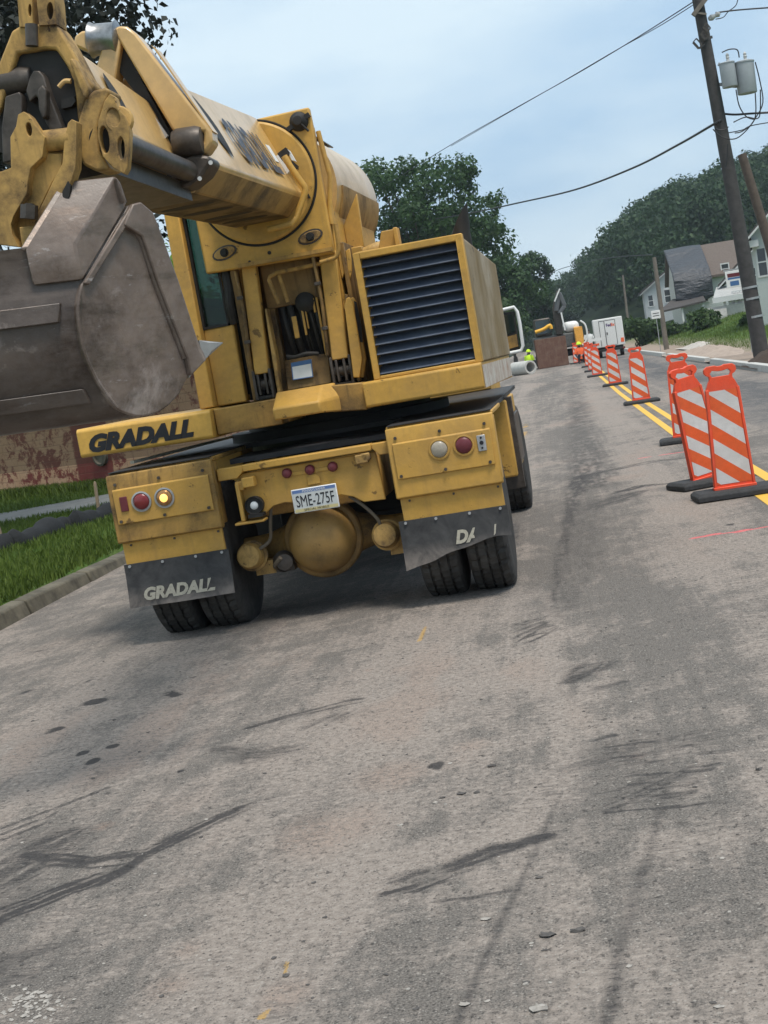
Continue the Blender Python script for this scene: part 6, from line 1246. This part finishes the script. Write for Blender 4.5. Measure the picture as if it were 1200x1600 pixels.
def fg(r_, n):
    x = -4.66-(r_.random(n)**1.25)*6.5; y = 8.5+r_.random(n)*12.5; k_ = (y < 20.3+(x+8.5)*0.55-0.1)&(x > -11); x, y = x[k_], y[k_]; k_ = fbm(x*1.3, y*1.3, 8, 3)+0.25*r_.random(len(x)) > 0.50; x, y = x[k_], y[k_]; return np.stack([x, y, terrain_h(x, y)-0.01+0.03*sstep(-4.8, -5.2, x)], 1)
blades('grass', 85000, fg, 0.03, 0.11, 4, M['grass'], 'green verge grass behind the left kerb')
def fg2(r_, n):
    t = r_.random(n); p = wa+(wb_-wa)*(t[:, None]*2.6-0.9); nrm_ = np.array((wd_[1], -wd_[0])); o_ = np.abs(r_.normal(size=n))*0.35; x, y = p[:, 0]+nrm_[0]*o_, p[:, 1]+nrm_[1]*o_; k_ = (x < -5.2); x, y = x[k_], y[k_]; return np.stack([x, y, terrain_h(x, y)-0.01], 1)
blades('grass', 11000, fg2, 0.05, 0.24, 5, M['grass'], 'weeds growing along the foot of the brick building')
def fg4(r_, n):
    x = -13+r_.random(n)*7.8; y = 21+r_.random(n)*7; k_ = y > 22.6+(x+9.2)*0.6; x, y = x[k_], y[k_]; return np.stack([x, y, terrain_h(x, y)-0.01], 1)
blades('grass', 16000, fg4, 0.04, 0.12, 8, M['grass'], 'short grass strip between the pavement and the brick building')
def fg3(r_, n):
    y = 46+r_.random(n)*62; x = 6.8+r_.random(n)*9; return np.stack([x, y, terrain_h(x, y)-0.01], 1)
blades('grass', 26000, fg3, 0.07, 0.16, 6, M['grass'], 'mown front lawn grass before the white houses')
# loose stones and asphalt crumbs on the road
def gravel(name, n, gen, smin, smax, mat, seed, lab):
    r_ = np.random.default_rng(seed); mb = MB()
    for i in range(n):
        x, y = gen(r_); s_ = smin+(smax-smin)*r_.random()**2.5
        v = np.array([(math.cos(a)*c_, math.sin(a)*c_, z_) for c_, z_ in ((.75, 0), (1, .35), (.55, .75)) for a in np.linspace(0, 5.2, 6)])*(0.7+0.6*r_.random((18, 1)))*s_*np.array((1, 0.7+0.5*r_.random(), 0.6))
        a = r_.random()*6.28; c_, s2 = math.cos(a), math.sin(a); v = np.stack([v[:, 0]*c_-v[:, 1]*s2+x, v[:, 0]*s2+v[:, 1]*c_+y, v[:, 2]], 1)
        mb.loft([v[0:6], v[6:12], v[12:18]])
    tag(mb.build(name, mat), lab, 'gravel', None, 'stuff')
M['stone'] = plain('pale_stone_chip', (0.32, 0.295, 0.265), 0.85, var=0.4, scale=40); M['crumb'] = plain('asphalt_crumb', (0.085, 0.078, 0.073), 0.9, var=0.4, scale=60)
def ga1(r_): t = r_.random()**1.5; y = 3.0+t*9; return (-0.65-y*0.06+(r_.random()-0.5)*(1.2+y*0.45), y)
gravel('gravel', 300, ga1, 0.002, 0.009, M['stone'], 5, 'pale stone chips scattered over the road')
gravel('asphalt_crumbs', 380, ga1, 0.002, 0.010, M['crumb'], 6, 'dark asphalt crumbs scattered over the road')
def ga2(r_): g = G(50+r_.normal()*28, 1572+r_.normal()*14); return g[0], g[1]
gravel('gravel', 150, ga2, 0.003, 0.013, M['stone'], 7, 'patch of pale stones at the near left edge of the road')
for nm, lst, mt in (('asphalt_lumps', ((770, 1197, .035), (722, 1241, .03), (745, 1239, .025), (855, 1462, .045), (905, 1455, .035), (843, 1372, .02), (1185, 1203, .03), (690, 1247, .02)), M['crumb']), ('pale_stones', ((845, 1577, .045), (760, 1437, .025), (680, 1255, .02), (726, 1570, .03), (626, 1290, .02), (1124, 1574, .02)), M['stone'])):
    r_ = np.random.default_rng(3); it = iter(lst); 
    mb = MB()
    for px, py, s_ in lst:
        g = G(px, py); v = np.array([(math.cos(a)*c_*1.3, math.sin(a)*c_*0.9, z_) for c_, z_ in ((.8, 0), (1, .3), (.6, .55)) for a in np.linspace(0, 5.6, 9)])*(0.55+0.9*r_.random((27, 1)))*(0.8+0.4*r_.random((27, 3)))*s_*0.40
        v[:, 0] += g[0]; v[:, 1] += g[1]; mb.loft([v[0:9], v[9:18], v[18:27]])
    tag(mb.build(nm, mt), 'few larger %s lying on the road' % nm.replace('_', ' '), 'stones', None, 'stuff')

# ---- utility poles and wires
M['pole'] = plain('dark_treated_pole', (0.055, 0.050, 0.048), 0.85, var=0.35, scale=6, bump=0.3); M['polegrey'] = plain('weathered_grey_pole', (0.17, 0.145, 0.12), 0.9, var=0.3, scale=6, bump=0.3)
M['tank'] = plain('grey_transformer_paint', (0.36, 0.38, 0.40), 0.5, var=0.12, scale=4); M['porc'] = plain('pale_porcelain', (0.45, 0.44, 0.42), 0.3); M['cable'] = plain('black_cable', (0.02, 0.02, 0.022), 0.6)
YP = 42.0
def A(px, py, Y=YP): return at(px, py, Y)
pb, ptp = A(1190, 548), A(1083, -40)
UPo = thing('utility_pole', 'tall dark wooden utility pole with grey transformers and crossarm at the right kerb', 'utility pole', tuple(pb))
def rel(p): return np.array(p)-pb
pdir = (ptp-pb); pm = MB(); pm.tube([rel(pb)-np.array((0, 0, 0.6)), rel(pb+pdir*0.5), rel(ptp)], lambda u: 0.235-0.085*u, 20)
for z in (0.14, 0.26): c_ = rel(pb+pdir*z); 
pm.build('pole_shaft', M['pole'], UPo)
for f in (0.093, 0.142, 0.172):
    c_ = rel(pb+pdir*f); d_ = pdir/np.linalg.norm(pdir); MB().rev(c_-d_*0.03, d_, [(0, 0.235), (0.06, 0.235)], 20).build('steel_band', M['zinc'], UPo)
ca_ = MB(); ca_.bar(rel(A(1083, 24, YP-0.25)), rel(A(1106, -6, YP-0.25)), 0.12, 0.14, (0, 1, 0)); ca_.bar(rel(A(1106, -6, YP-0.25)), rel(A(1128, -38, YP-0.25)), 0.12, 0.14, (0, 1, 0)); ca_.bar(rel(A(1088, 20, YP-0.3)), rel(A(1104, 22, YP-0.25)), 0.03, 0.05)
ca_.build('crossarm', M['polegrey'], UPo)
co_ = MB()
for (x0, y0), (x1, y1) in (((1083, 66), (1092, 76)), ((1095, 53), (1102, 62)), ((1099, 42), (1105, 50))):
    co_.bar(rel(A(x0, y0, YP-0.3)), rel(A(x1, y1, YP-0.3)), 0.06, 0.06); co_.bar(rel(A(x0+5, y0-6, YP-0.3)), rel(A(x1+5, y1-6, YP-0.3)), 0.035, 0.035); co_.bar(rel(A(x0, y0, YP-0.3)), rel(A(x0+5, y0-6, YP-0.3)), 0.03, 0.03); co_.bar(rel(A(x1, y1, YP-0.3)), rel(A(x1+5, y1-6, YP-0.3)), 0.04, 0.04)
co_.bar(rel(A(1098, 62, YP-0.3)), rel(A(1112, 58)), 0.06, 0.08); co_.bar(rel(A(1093, 76, YP-0.3)), rel(A(1110, 62)), 0.03, 0.03); co_.build('fuse_cutout', M['dsteel'], UPo)
def can(px0, py0, px1, py1, r_, Y):
    a_, b_ = rel(A(px0, py0, Y)), rel(A(px1, py1, Y)); h_ = np.linalg.norm(b_-a_); d_ = (b_-a_)/h_
    o_ = MB().rev(a_, d_, [(0, r_*0.96), (0.02, r_), (h_*0.93, r_), (h_*0.93, r_*1.06), (h_*0.97, r_*1.06), (h_, r_*0.8), (h_+0.03, 0.02)], 28).build('transformer', M['tank'], UPo)
    MB().rev(a_+d_*h_+np.array((0.05, 0, 0)), d_, [(0, 0.05), (0.08, 0.04), (0.11, 0.055), (0.15, 0.04), (0.19, 0.05), (0.24, 0.015)], 14).build('bushing', M['porc'], o_); return o_
can(1141, 136, 1135, 97, 0.215, YP-0.28); can(1168, 146, 1162, 95, 0.27, YP-0.15)
MB().bar(rel(A(1146, 134, YP-0.1)), rel(A(1165, 134, YP)), 0.12, 0.10).bar(rel(A(1122, 100)), rel(A(1136, 104)), 0.08, 0.08).bar(rel(A(1124, 132)), rel(A(1140, 132)), 0.08, 0.08).build('transformer_bracket', M['tank'], UPo)
lp = MB()
for pts in (((1180, 97), (1187, 125), (1192, 160), (1180, 185), (1165, 205), (1148, 217), (1128, 214), (1114, 202)), ((1150, 140), (1155, 165), (1166, 182), (1180, 187)), ((1180, 145), (1181, 175), (1176, 192), (1160, 205), (1148, 208)), ((1188, 140), (1188, 170), (1184, 185), (1165, 183), (1146, 191)), ((1116, 196), (1122, 203), (1134, 202), (1138, 198)), ((1128, 82), (1140, 77), (1152, 78), (1155, 90)), ((1137, 225), (1136, 245), (1134, 262))):
    lp.tube([rel(A(x, y, YP-0.35)) for x, y in pts], 0.018, 6, sub=5)
lp.build('drop_cable', M['cable'], UPo)
MB().rev(rel(A(1107, 30)), (1, 0, 0.3), [(0, 0.05), (0.1, 0.09), (0.2, 0.05), (0.3, 0.08), (0.36, 0.02)], 14).build('insulator', M['porc'], UPo)
st_b, st_t = A(1199, 372, 45), A(1159, 241, 45)
def pole(name, lab, bx, tp, r0, r1, mat, arm=None, sign=None):
    root = thing(name, lab, 'utility pole', tuple(bx)); tv = np.array(tp)-np.array(bx); MB().tube([(0, 0, -0.5), tv*0.5, tv], lambda u: r0+(r1-r0)*u, 14).build('pole_shaft', mat, root)
    if arm:
        for f, hw in arm: MB().bar(tv*f+np.array((-hw, -0.15, -0.02)), tv*f+np.array((hw, -0.15, 0.1)), 0.1, 0.1).build('crossarm', mat, root)
    return root, tv
d_ = st_t-st_b; s0 = st_b-d_*((st_b[2]-0.7)/d_[2])
pole('utility_pole', 'short grey stub pole without wires just behind the transformer pole', s0, st_t, 0.165, 0.135, plain('dark_weathered_stub', (0.10, 0.075, 0.06), 0.9, var=0.35, scale=6, bump=0.3))
q, tv = pole('utility_pole', 'leaning brown pole with a small white sign in front of the white houses', onlawn(1041, 541, 74), A(1022, 402, 74), 0.14, 0.10, M['polegrey'])
sg0 = thing('street_sign', 'small white two line sign facing the road before the first white house', 'sign', tuple(at(1032, 545, 71)*np.array((1, 1, 0))+np.array((0, 0, 0.3))))
zc = at(1034, 490, 71)[2]-0.3; MB().bar((0, 0, -0.4), (0.0, 0, zc+0.2), 0.05, 0.03, (1, 0, 0)).build('post', M['zinc'], sg0)
so_ = MB().box(-0.22, 0.22, -0.05, -0.03, zc-0.2, zc+0.2).build('sign_board', M['white'], sg0, 0.01)
MB().box(-0.15, 0.15, -0.053, -0.051, zc+0.04, zc+0.08).box(-0.16, 0.16, -0.053, -0.051, zc-0.08, zc-0.04).build('printed_lines', M['deck'], so_)
pole('utility_pole', 'thin distant pole rising beside the white box truck', onlawn(981, 505, 130), at(973, 430, 130), 0.13, 0.09, M['polegrey'])
pole('utility_pole', 'distant pole with a short crossarm at the left end of the road', gpt(846, 540, 150, 0), at(835, 455, 150), 0.14, 0.10, M['polegrey'], [(0.9, 0.5)])
pole('utility_pole', 'distant pole with crossarm right of its neighbour beyond the works', gpt(850, 540, 165, 0), at(841, 480, 165), 0.14, 0.10, M['polegrey'], [(0.93, 1.0)])
def wire(lab, pts, r_, grp='overhead wires'):
    o_ = MB().tube(pts, r_, 6, sub=8).build('power_line', M['cable']); tag(o_, lab, 'wire', grp)
wire('upper wire sloping from the pole top down to the left behind the tall tree', [A(1100, -8), at(1000, 56, 47), at(900, 116, 54), at(800, 172, 63), at(705, 226, 72), at(620, 279, 82), at(560, 318, 90)], 0.016)
wire('second wire of the close pair leaving the pole top', [A(1118, -15), at(1035, 38, 46), at(960, 80, 50), at(880, 127, 55), at(800, 173, 62.9), at(705, 228, 72)], 0.013)
wire('thick sagging cable from the pole across to the tall tree and the boom housing', [A(1130, 186), A(1112, 196), at(1060, 226, 46), at(990, 262, 52), at(900, 296, 60), at(810, 317, 69), at(720, 336, 78), at(640, 347, 87), at(560, 352, 96)], 0.036)
wire('short wire leaving the pole to the right beneath the crossarm', [A(1118, 20), A(1160, 15), A(1260, 8)], 0.022); wire('loop of wire tied to the pole above the transformers', [A(1118, 30), A(1130, 27), A(1138, 18), A(1150, 8), A(1154, -8)], 0.014)
wire('cable leaving the pole to the right below the transformers', [A(1132, 178), A(1150, 179), A(1180, 177), A(1270, 172)], 0.032); wire('thin cable leaving the pole to the right under the thick one', [A(1136, 208), A(1160, 203), A(1180, 195), A(1260, 183)], 0.016)
wire('faint far wire crossing the sky above the road end', [at(1020, 398, 92), at(960, 402, 110), at(910, 411, 125), at(860, 428, 140), at(833, 462, 150)], 0.028)

# ---- houses on the right
M['siding'] = NT('white_clapboard').m
def _sid():
    t = NT('white_lap_siding'); z = t.n('ShaderNodeSeparateXYZ', {'Vector': t.coord('Object')}).outputs['Z']; n = t.noise(t.coord('Object'), 1.2, 6); st_ = t.math('FRACT', t.math('MULTIPLY', z, 6.5))
    t.set(t.mix(n, (0.56, 0.57, 0.56), (0.66, 0.66, 0.65)), 0.7); t.bump(st_, 0.9, 0.03); return t.m
M['siding'] = _sid(); M['roof'] = plain('dark_shingle_roof', (0.065, 0.058, 0.055), 0.9, var=0.35, scale=9, bump=0.3); M['roofb'] = plain('brown_shingle_roof', (0.12, 0.095, 0.08), 0.9, var=0.3, scale=9, bump=0.3)
M['wglass'] = plain('house_window_glass', (0.045, 0.05, 0.052), 0.1, var=0.4, scale=2, spec=0.8); M['trim'] = plain('white_trim', (0.58, 0.58, 0.57), 0.6, var=0.06)
def _tarp():
    t = NT('black_tarpaulin'); n = t.noise(t.coord('Object', (1, 1, 2.2)), 1.6, 5); t.set((0.032, 0.035, 0.042), 0.45, 0, 0.5); t.bump(n, 0.9, 0.2); return t.m
M['tarp'] = _tarp()
def gable(mb, x0, x1, y0, y1, z0, z1, zr):
    mx_ = (x0+x1)/2; mb.loft([[(x0, y, z0), (x1, y, z0), (x1, y, z1), (mx_, y, zr), (x0, y, z1)] for y in (y0, y1)])
def groof(x0, x1, y0, y1, z1, zr, e=0.35, t=0.16):
    mx_ = (x0+x1)/2; k_ = (zr-z1)/(mx_-x0); mb = MB()
    for s_ in (-1, 1):
        xe = mx_+s_*(mx_-x0+e); ze = z1-k_*e; mb.loft([[(xe, y, ze+0.01), (mx_+s_*0.002, y, zr+0.012), (mx_+s_*0.002, y, zr+t), (xe, y, ze+t)] for y in (y0-e, y1+e)])
    return mb
def hwin(x, z, w_, h_, y, par):
    f = MB().box(x-w_/2-.08, x+w_/2+.08, y-.06, y-.003, z-h_/2-.08, z-h_/2).box(x-w_/2-.08, x+w_/2+.08, y-.06, y-.003, z+h_/2, z+h_/2+.1).box(x-w_/2-.08, x-w_/2, y-.06, y-.003, z-h_/2, z+h_/2).box(x+w_/2, x+w_/2+.08, y-.06, y-.003, z-h_/2, z+h_/2).box(x-w_/2, x+w_/2, y-.05, y-.003, z-.03, z+.03).build('window', M['trim'], par)
    MB().box(x-w_/2, x+w_/2, y-.02, y-.004, z-h_/2, z+h_/2).build('pane', M['wglass'], f)
def hpos(px, py, Y): p = at(px, py, Y); return p
# first house: gable end towards the road, far left
Y1 = 138; hl, hr_ = at(1011, 500, Y1), at(1110, 500, Y1); z1_ = at(1006, 455, Y1)[2]; zr_ = at(1062, 415, Y1)[2]; gx = (hl[0]+hr_[0])/2; g0 = float(terrain_h(gx, Y1))
H1 = thing('white_house', 'white gabled house with one sash window behind the leaning brown pole', 'house', (gx, Y1, 0), R(-3), 'houses on the right'); wx = (hr_[0]-hl[0])/2
mb = MB(); gable(mb, -wx, wx, 0, 8, g0-2, z1_, zr_); mb.build('wall', M['siding'], H1); groof(-wx, wx, 0, 8, z1_, zr_, 0.4).build('roof', M['roof'], H1)
MB().bar((-wx-.35, -0.3, z1_-.35), (0, -0.3, zr_-0.02), 0.06, 0.3, (0, 1, 0)).bar((wx+.35, -0.3, z1_-.35), (0, -0.3, zr_-0.02), 0.06, 0.3, (0, 1, 0)).build('rake_trim', M['trim'], H1)
pw = at(1046, 462, Y1); hwin(pw[0]-gx, pw[2], 0.85, 1.15, 0, H1); pw = at(1017, 470, Y1); hwin(pw[0]-gx, pw[2], 0.4, 1.0, 0, H1); pw = at(1058, 434, Y1); hwin(pw[0]-gx, pw[2], 0.4, 0.5, 0, H1)
# second house: tarp over its roof and upper front, porch roofs
Y2 = 112; a_, b_ = at(1066, 490, Y2), at(1148, 480, Y2); z2 = at(1075, 438, Y2)[2]; zr2 = at(1110, 385, Y2+5)[2]; gx2 = a_[0]; W2 = b_[0]-a_[0]+2.5
H2 = thing('tarped_house', 'white house with a black tarpaulin over its brown roof and low porches in front', 'house', (gx2, Y2, 0), 0, 'houses on the right'); g2 = float(terrain_h(gx2+2, Y2))
MB().box(0, W2, 0, 8, g2-2, z2).build('wall', M['siding'], H2)
MB().prism([(-.3, -.5, z2-.1), (W2+.3, -.5, z2-.1), (W2+.3, 4, zr2), (-.3, 4, zr2)], (0, 0, 0.18)).prism([(-.3, 8.5, z2-.1), (W2+.3, 8.5, z2-.1), (W2+.3, 4.01, zr2), (-.3, 4.01, zr2)], (0, 0, 0.18)).build('roof', M['roofb'], H2)
MB().prism([(0, 0, z2), (0, 8, z2), (0, 4, zr2)], (0.1, 0, 0)).build('gable_end', M['siding'], H2)
nx_, nz_ = 22, 16; vs = []; tw = (at(1120, 400, Y2)-at(1066, 400, Y2))[0]
for j in range(nz_+1):
    for i in range(nx_+1):
        u, v = i/nx_, j/nz_; x = -0.4+(tw+0.3)*u
        if v < 0.62: t = v/0.62; y, z = 4-4.6*t, zr2+0.24+(z2+0.18-zr2)*t
        else: t = (v-0.62)/0.38; y, z = -0.66-0.1*math.sin(t*3), z2+0.1-t*(1.55+0.35*math.sin(u*3.1))
        z += 0.10*math.sin(u*3.14)*math.sin(v*16+u*2)*0.6; y -= 0.10*math.sin(v*14+u*5)*0.7
        vs.append((x, y, z))
fs = [(j*(nx_+1)+i, j*(nx_+1)+i+1, (j+1)*(nx_+1)+i+1, (j+1)*(nx_+1)+i) for j in range(nz_) for i in range(nx_)]
tp_ = MB().add(vs, fs, 0, True).build('tarpaulin', M['tarp'], H2); sm_ = tp_.modifiers.new('thick', 'SOLIDIFY'); sm_.thickness = 0.03
zp = at(1065, 478, Y2-2.5)[2]; zp2 = at(1090, 466, Y2)[2]
MB().prism([(-2.0, -2.6, zp-.3), (1.6, -2.6, zp), (1.7, 0, zp2+.1), (-0.6, 0, zp2+.1)], (0, 0, 0.14)).build('porch_roof', M['roof'], H2)
for x in (-1.7, -0.2, 1.4): MB().box(x-.07, x+.07, -2.45, -2.31, g2-.5, zp-.1+0.08*(x+1.7)*0.0).build('porch_post', M['trim'], H2)
for px, py, w_, h_ in ((1133, 420, 0.5, 0.7), (1098, 462, 0.7, 0.9)): pw = at(px, py, Y2); hwin(pw[0]-gx2, pw[2], w_, h_, 0, H2)
# third house: gable dormer and open porch with white posts and rail
Y3 = 92; a_ = at(1102, 480, Y3); gx3 = a_[0]; g3 = float(terrain_h(gx3+2, Y3)); zt = at(1150, 448, Y3)[2]; ridge = at(1215, 360, Y3)[2]; W3 = at(1215, 470, Y3)[0]-gx3
H3 = thing('porch_house', 'white house with an open front porch of white posts and rail behind the transformer pole', 'house', (gx3, Y3, 0), 0, 'houses on the right')
bx_ = at(1136, 470, Y3)[0]-gx3
H3.rotation_euler.z = R(-9)
zt = at(1132, 436, Y3)[2]; ridge = zt+2.2
mb = MB(); gable(mb, bx_, W3+3.4, 2.2, 8, g3-2, zt, ridge+0.6); mb.build('wall', M['siding'], H3); groof(bx_, W3+3.4, 2.2, 8, zt, ridge+0.6, 0.5).build('roof', M['roof'], H3)
k_ = (ridge+0.6-zt)/((W3+3.4-bx_)/2); MB().bar((bx_-.5, 1.68, zt-.5*k_-.05), ((bx_+W3+3.4)/2, 1.68, ridge+0.5), 0.08, 0.34, (0, 1, 0)).build('rake_trim', M['trim'], H3)
zpr = at(1125, 462, Y3)[2]
xw = at(1160, 470, Y3)[0]-gx3
MB().prism([(0.55, -0.2, zpr-.25), (xw+0.2, -0.2, zpr-.25), (xw+0.2, 2.15, zpr+.45), (0.75, 2.15, zpr+.45)], (0, 0, 0.14)).build('porch_roof', plain('pale_grey_porch_roof', (0.36, 0.36, 0.35), 0.8, var=0.2, scale=3), H3)
MB().box(0.5, xw+0.25, -0.28, -0.2, zpr-.42, zpr-.08).build('porch_fascia', M['trim'], H3)
MB().box(-0.1, W3+1, 0.0, 2.2, g3-0.5, g3+0.62).build('porch_floor', M['conc'], H3)
for px in (1133, 1142, 1151, 1163): x = at(px, 480, Y3)[0]-gx3; MB().box(x-.08, x+.08, 0.05, 0.21, g3+0.62, zpr-.25).build('porch_post', M['trim'], H3)
MB().box(bx_+0.3, xw+1.5, 2.14, 2.196, g3+0.75, zpr+0.05).build('porch_shade_panel', M['wglass'], H3)  # dark panel added to stand for the shade inside the porch
rl = MB(); x0 = at(1148, 500, Y3)[0]-gx3
rl.box(x0, W3+1, 0.08, 0.16, g3+1.35, g3+1.43).box(x0, W3+1, 0.08, 0.16, g3+0.75, g3+0.81)
for i in range(14): rl.box(x0+i*0.24, x0+i*0.24+0.07, 0.09, 0.15, g3+0.81, g3+1.35)
rl.build('porch_rail', M['trim'], H3)
stp = MB()
for i in range(4): stp.box(0.2, 1.3, -0.3*(i+1), -0.3*i-.003, g3-.6, g3+0.62-0.155*(i+1))
stp.build('porch_steps', M['conc'], H3); 
for px, py, w_, h_ in ((1168, 432, 0.7, 0.9), (1186, 432, 0.5, 1.1), (1165, 470, 0.8, 1.1)): pw = at(px, py, Y3+2.2); hwin(pw[0]-gx3, pw[2], w_, h_, 2.2, H3)
# fourth house at the frame edge
Y4 = 66; a4 = at(1186, 470, Y4); g4 = float(terrain_h(a4[0]+2, Y4)); z4 = at(1183, 368, Y4)[2]
H4 = thing('white_house', 'white clapboard house cut by the right edge of the photo', 'house', (a4[0], Y4, 0), R(-10), 'houses on the right')
mb = MB(); gable(mb, 0, 7, 0, 9, g4-2, z4, z4+3.2); mb.build('wall', M['siding'], H4); groof(0, 7, 0, 9, z4, z4+3.2, 0.5).build('roof', M['roof'], H4)
MB().bar((-.5, -.52, z4-.45), (3.5, -.52, z4+3.15), 0.08, 0.36, (0, 1, 0)).box(-.45, .3, -.5, -.01, z4-.5, z4-.2).build('rake_trim', M['trim'], H4)
hwin(0.35, at(1187, 410, Y4)[2], 0.35, 1.2, 0, H4); hwin(1.6, at(1195, 420, Y4)[2], 0.7, 1.3, 0, H4)
# board with card logos beside the pole
sgp = at(1161, 545, 47); SG = thing('shop_sign', 'white hanging sign board with red and blue panels left of the transformer pole', 'sign', (sgp[0], 47, 0.3))
zc0, zc1 = at(1161, 470, 47)[2]-0.3, at(1160, 418, 47)[2]-0.3
sgb = MB().box(-0.26, 0.26, -0.03, 0.03, at(1164, 446, 47)[2]-0.3, zc1-0.05); sgo = sgb.build('sign_board', M['white'], SG, 0.01)
zc_ = zc1-0.05; MB().box(-0.20, 0.20, -0.034, -0.031, zc_-0.20, zc_-0.08).build('red_panel', M['maroon'], sgo); MB().box(-0.20, 0.20, -0.034, -0.031, zc_-0.27, zc_-0.215).build('blue_panel', M['blue'], sgo); MB().box(-0.14, 0.14, -0.034, -0.031, zc_-0.48, zc_-0.33).build('blue_square', M['blue'], sgo)
MB().cyl((0.30, 0, -0.6), (0.30, 0, zc1+0.1), 0.04).bar((-0.3, 0, zc1-0.02), (0.34, 0, zc1-0.02), 0.05, 0.05).build('sign_post', M['zinc'], SG)
# mulch mound and dug soil along the right kerb
def mound(name, lab, px, py, Y, rx, ry, h_, mat, seed):
    r_ = np.random.default_rng(seed); n_ = 26; c_ = at(px, py, Y); vs, fs = [], []
    for j in range(n_+1):
        for i in range(n_+1):
            u, v = 2*i/n_-1, 2*j/n_-1; d = max(0, 1-math.hypot(u, v)); vs.append((u*rx, v*ry, h_*(d**0.8)*(0.85+0.3*r_.random())-0.05))
    fs = [(j*(n_+1)+i, j*(n_+1)+i+1, (j+1)*(n_+1)+i+1, (j+1)*(n_+1)+i) for j in range(n_) for i in range(n_)]
    o_ = MB().add(vs, fs, 0, True).build(name, mat); o_.location = (c_[0], Y, float(terrain_h(c_[0], Y))); tag(o_, lab, 'mound', None, 'stuff')
mound('mulch', 'dark brown mulch heaped behind the right kerb', 1252, 556, 38, 1.5, 2.2, 0.66, plain('dark_mulch', (0.05, 0.032, 0.022), 0.95, var=0.5, scale=14, bump=0.8), 4)
mound('soil', 'pale dug soil along the right kerb', 1110, 555, 56, 1.2, 9, 0.35, plain('pale_dug_soil', (0.33, 0.26, 0.21), 0.95, var=0.3, scale=5, bump=0.6), 5)
mound('soil', 'broken pavement spoil beside the lawn', 1095, 548, 66, 0.8, 4, 0.24, plain('rubble_soil', (0.42, 0.38, 0.34), 0.95, var=0.35, scale=3, bump=0.8), 6)

# ---- the damp evening air between here and the hill
def _haze():
    m_ = bpy.data.materials.new('pale_haze'); m_.use_nodes = True; t = m_.node_tree; t.nodes.clear(); o_ = t.nodes.new('ShaderNodeOutputMaterial'); v = t.nodes.new('ShaderNodeVolumePrincipled')
    v.inputs['Color'].default_value = (0.80, 0.90, 1.0, 1); v.inputs['Density'].default_value = 0.00035; v.inputs['Anisotropy'].default_value = 0.2; t.links.new(v.outputs[0], o_.inputs['Volume']); return m_
hz = MB().box(-420, 420, -60, 720, -1.5, 75).build('haze', _haze()); hz['kind'] = 'stuff'; hz['label'] = 'thin bluish haze over the road and hill'
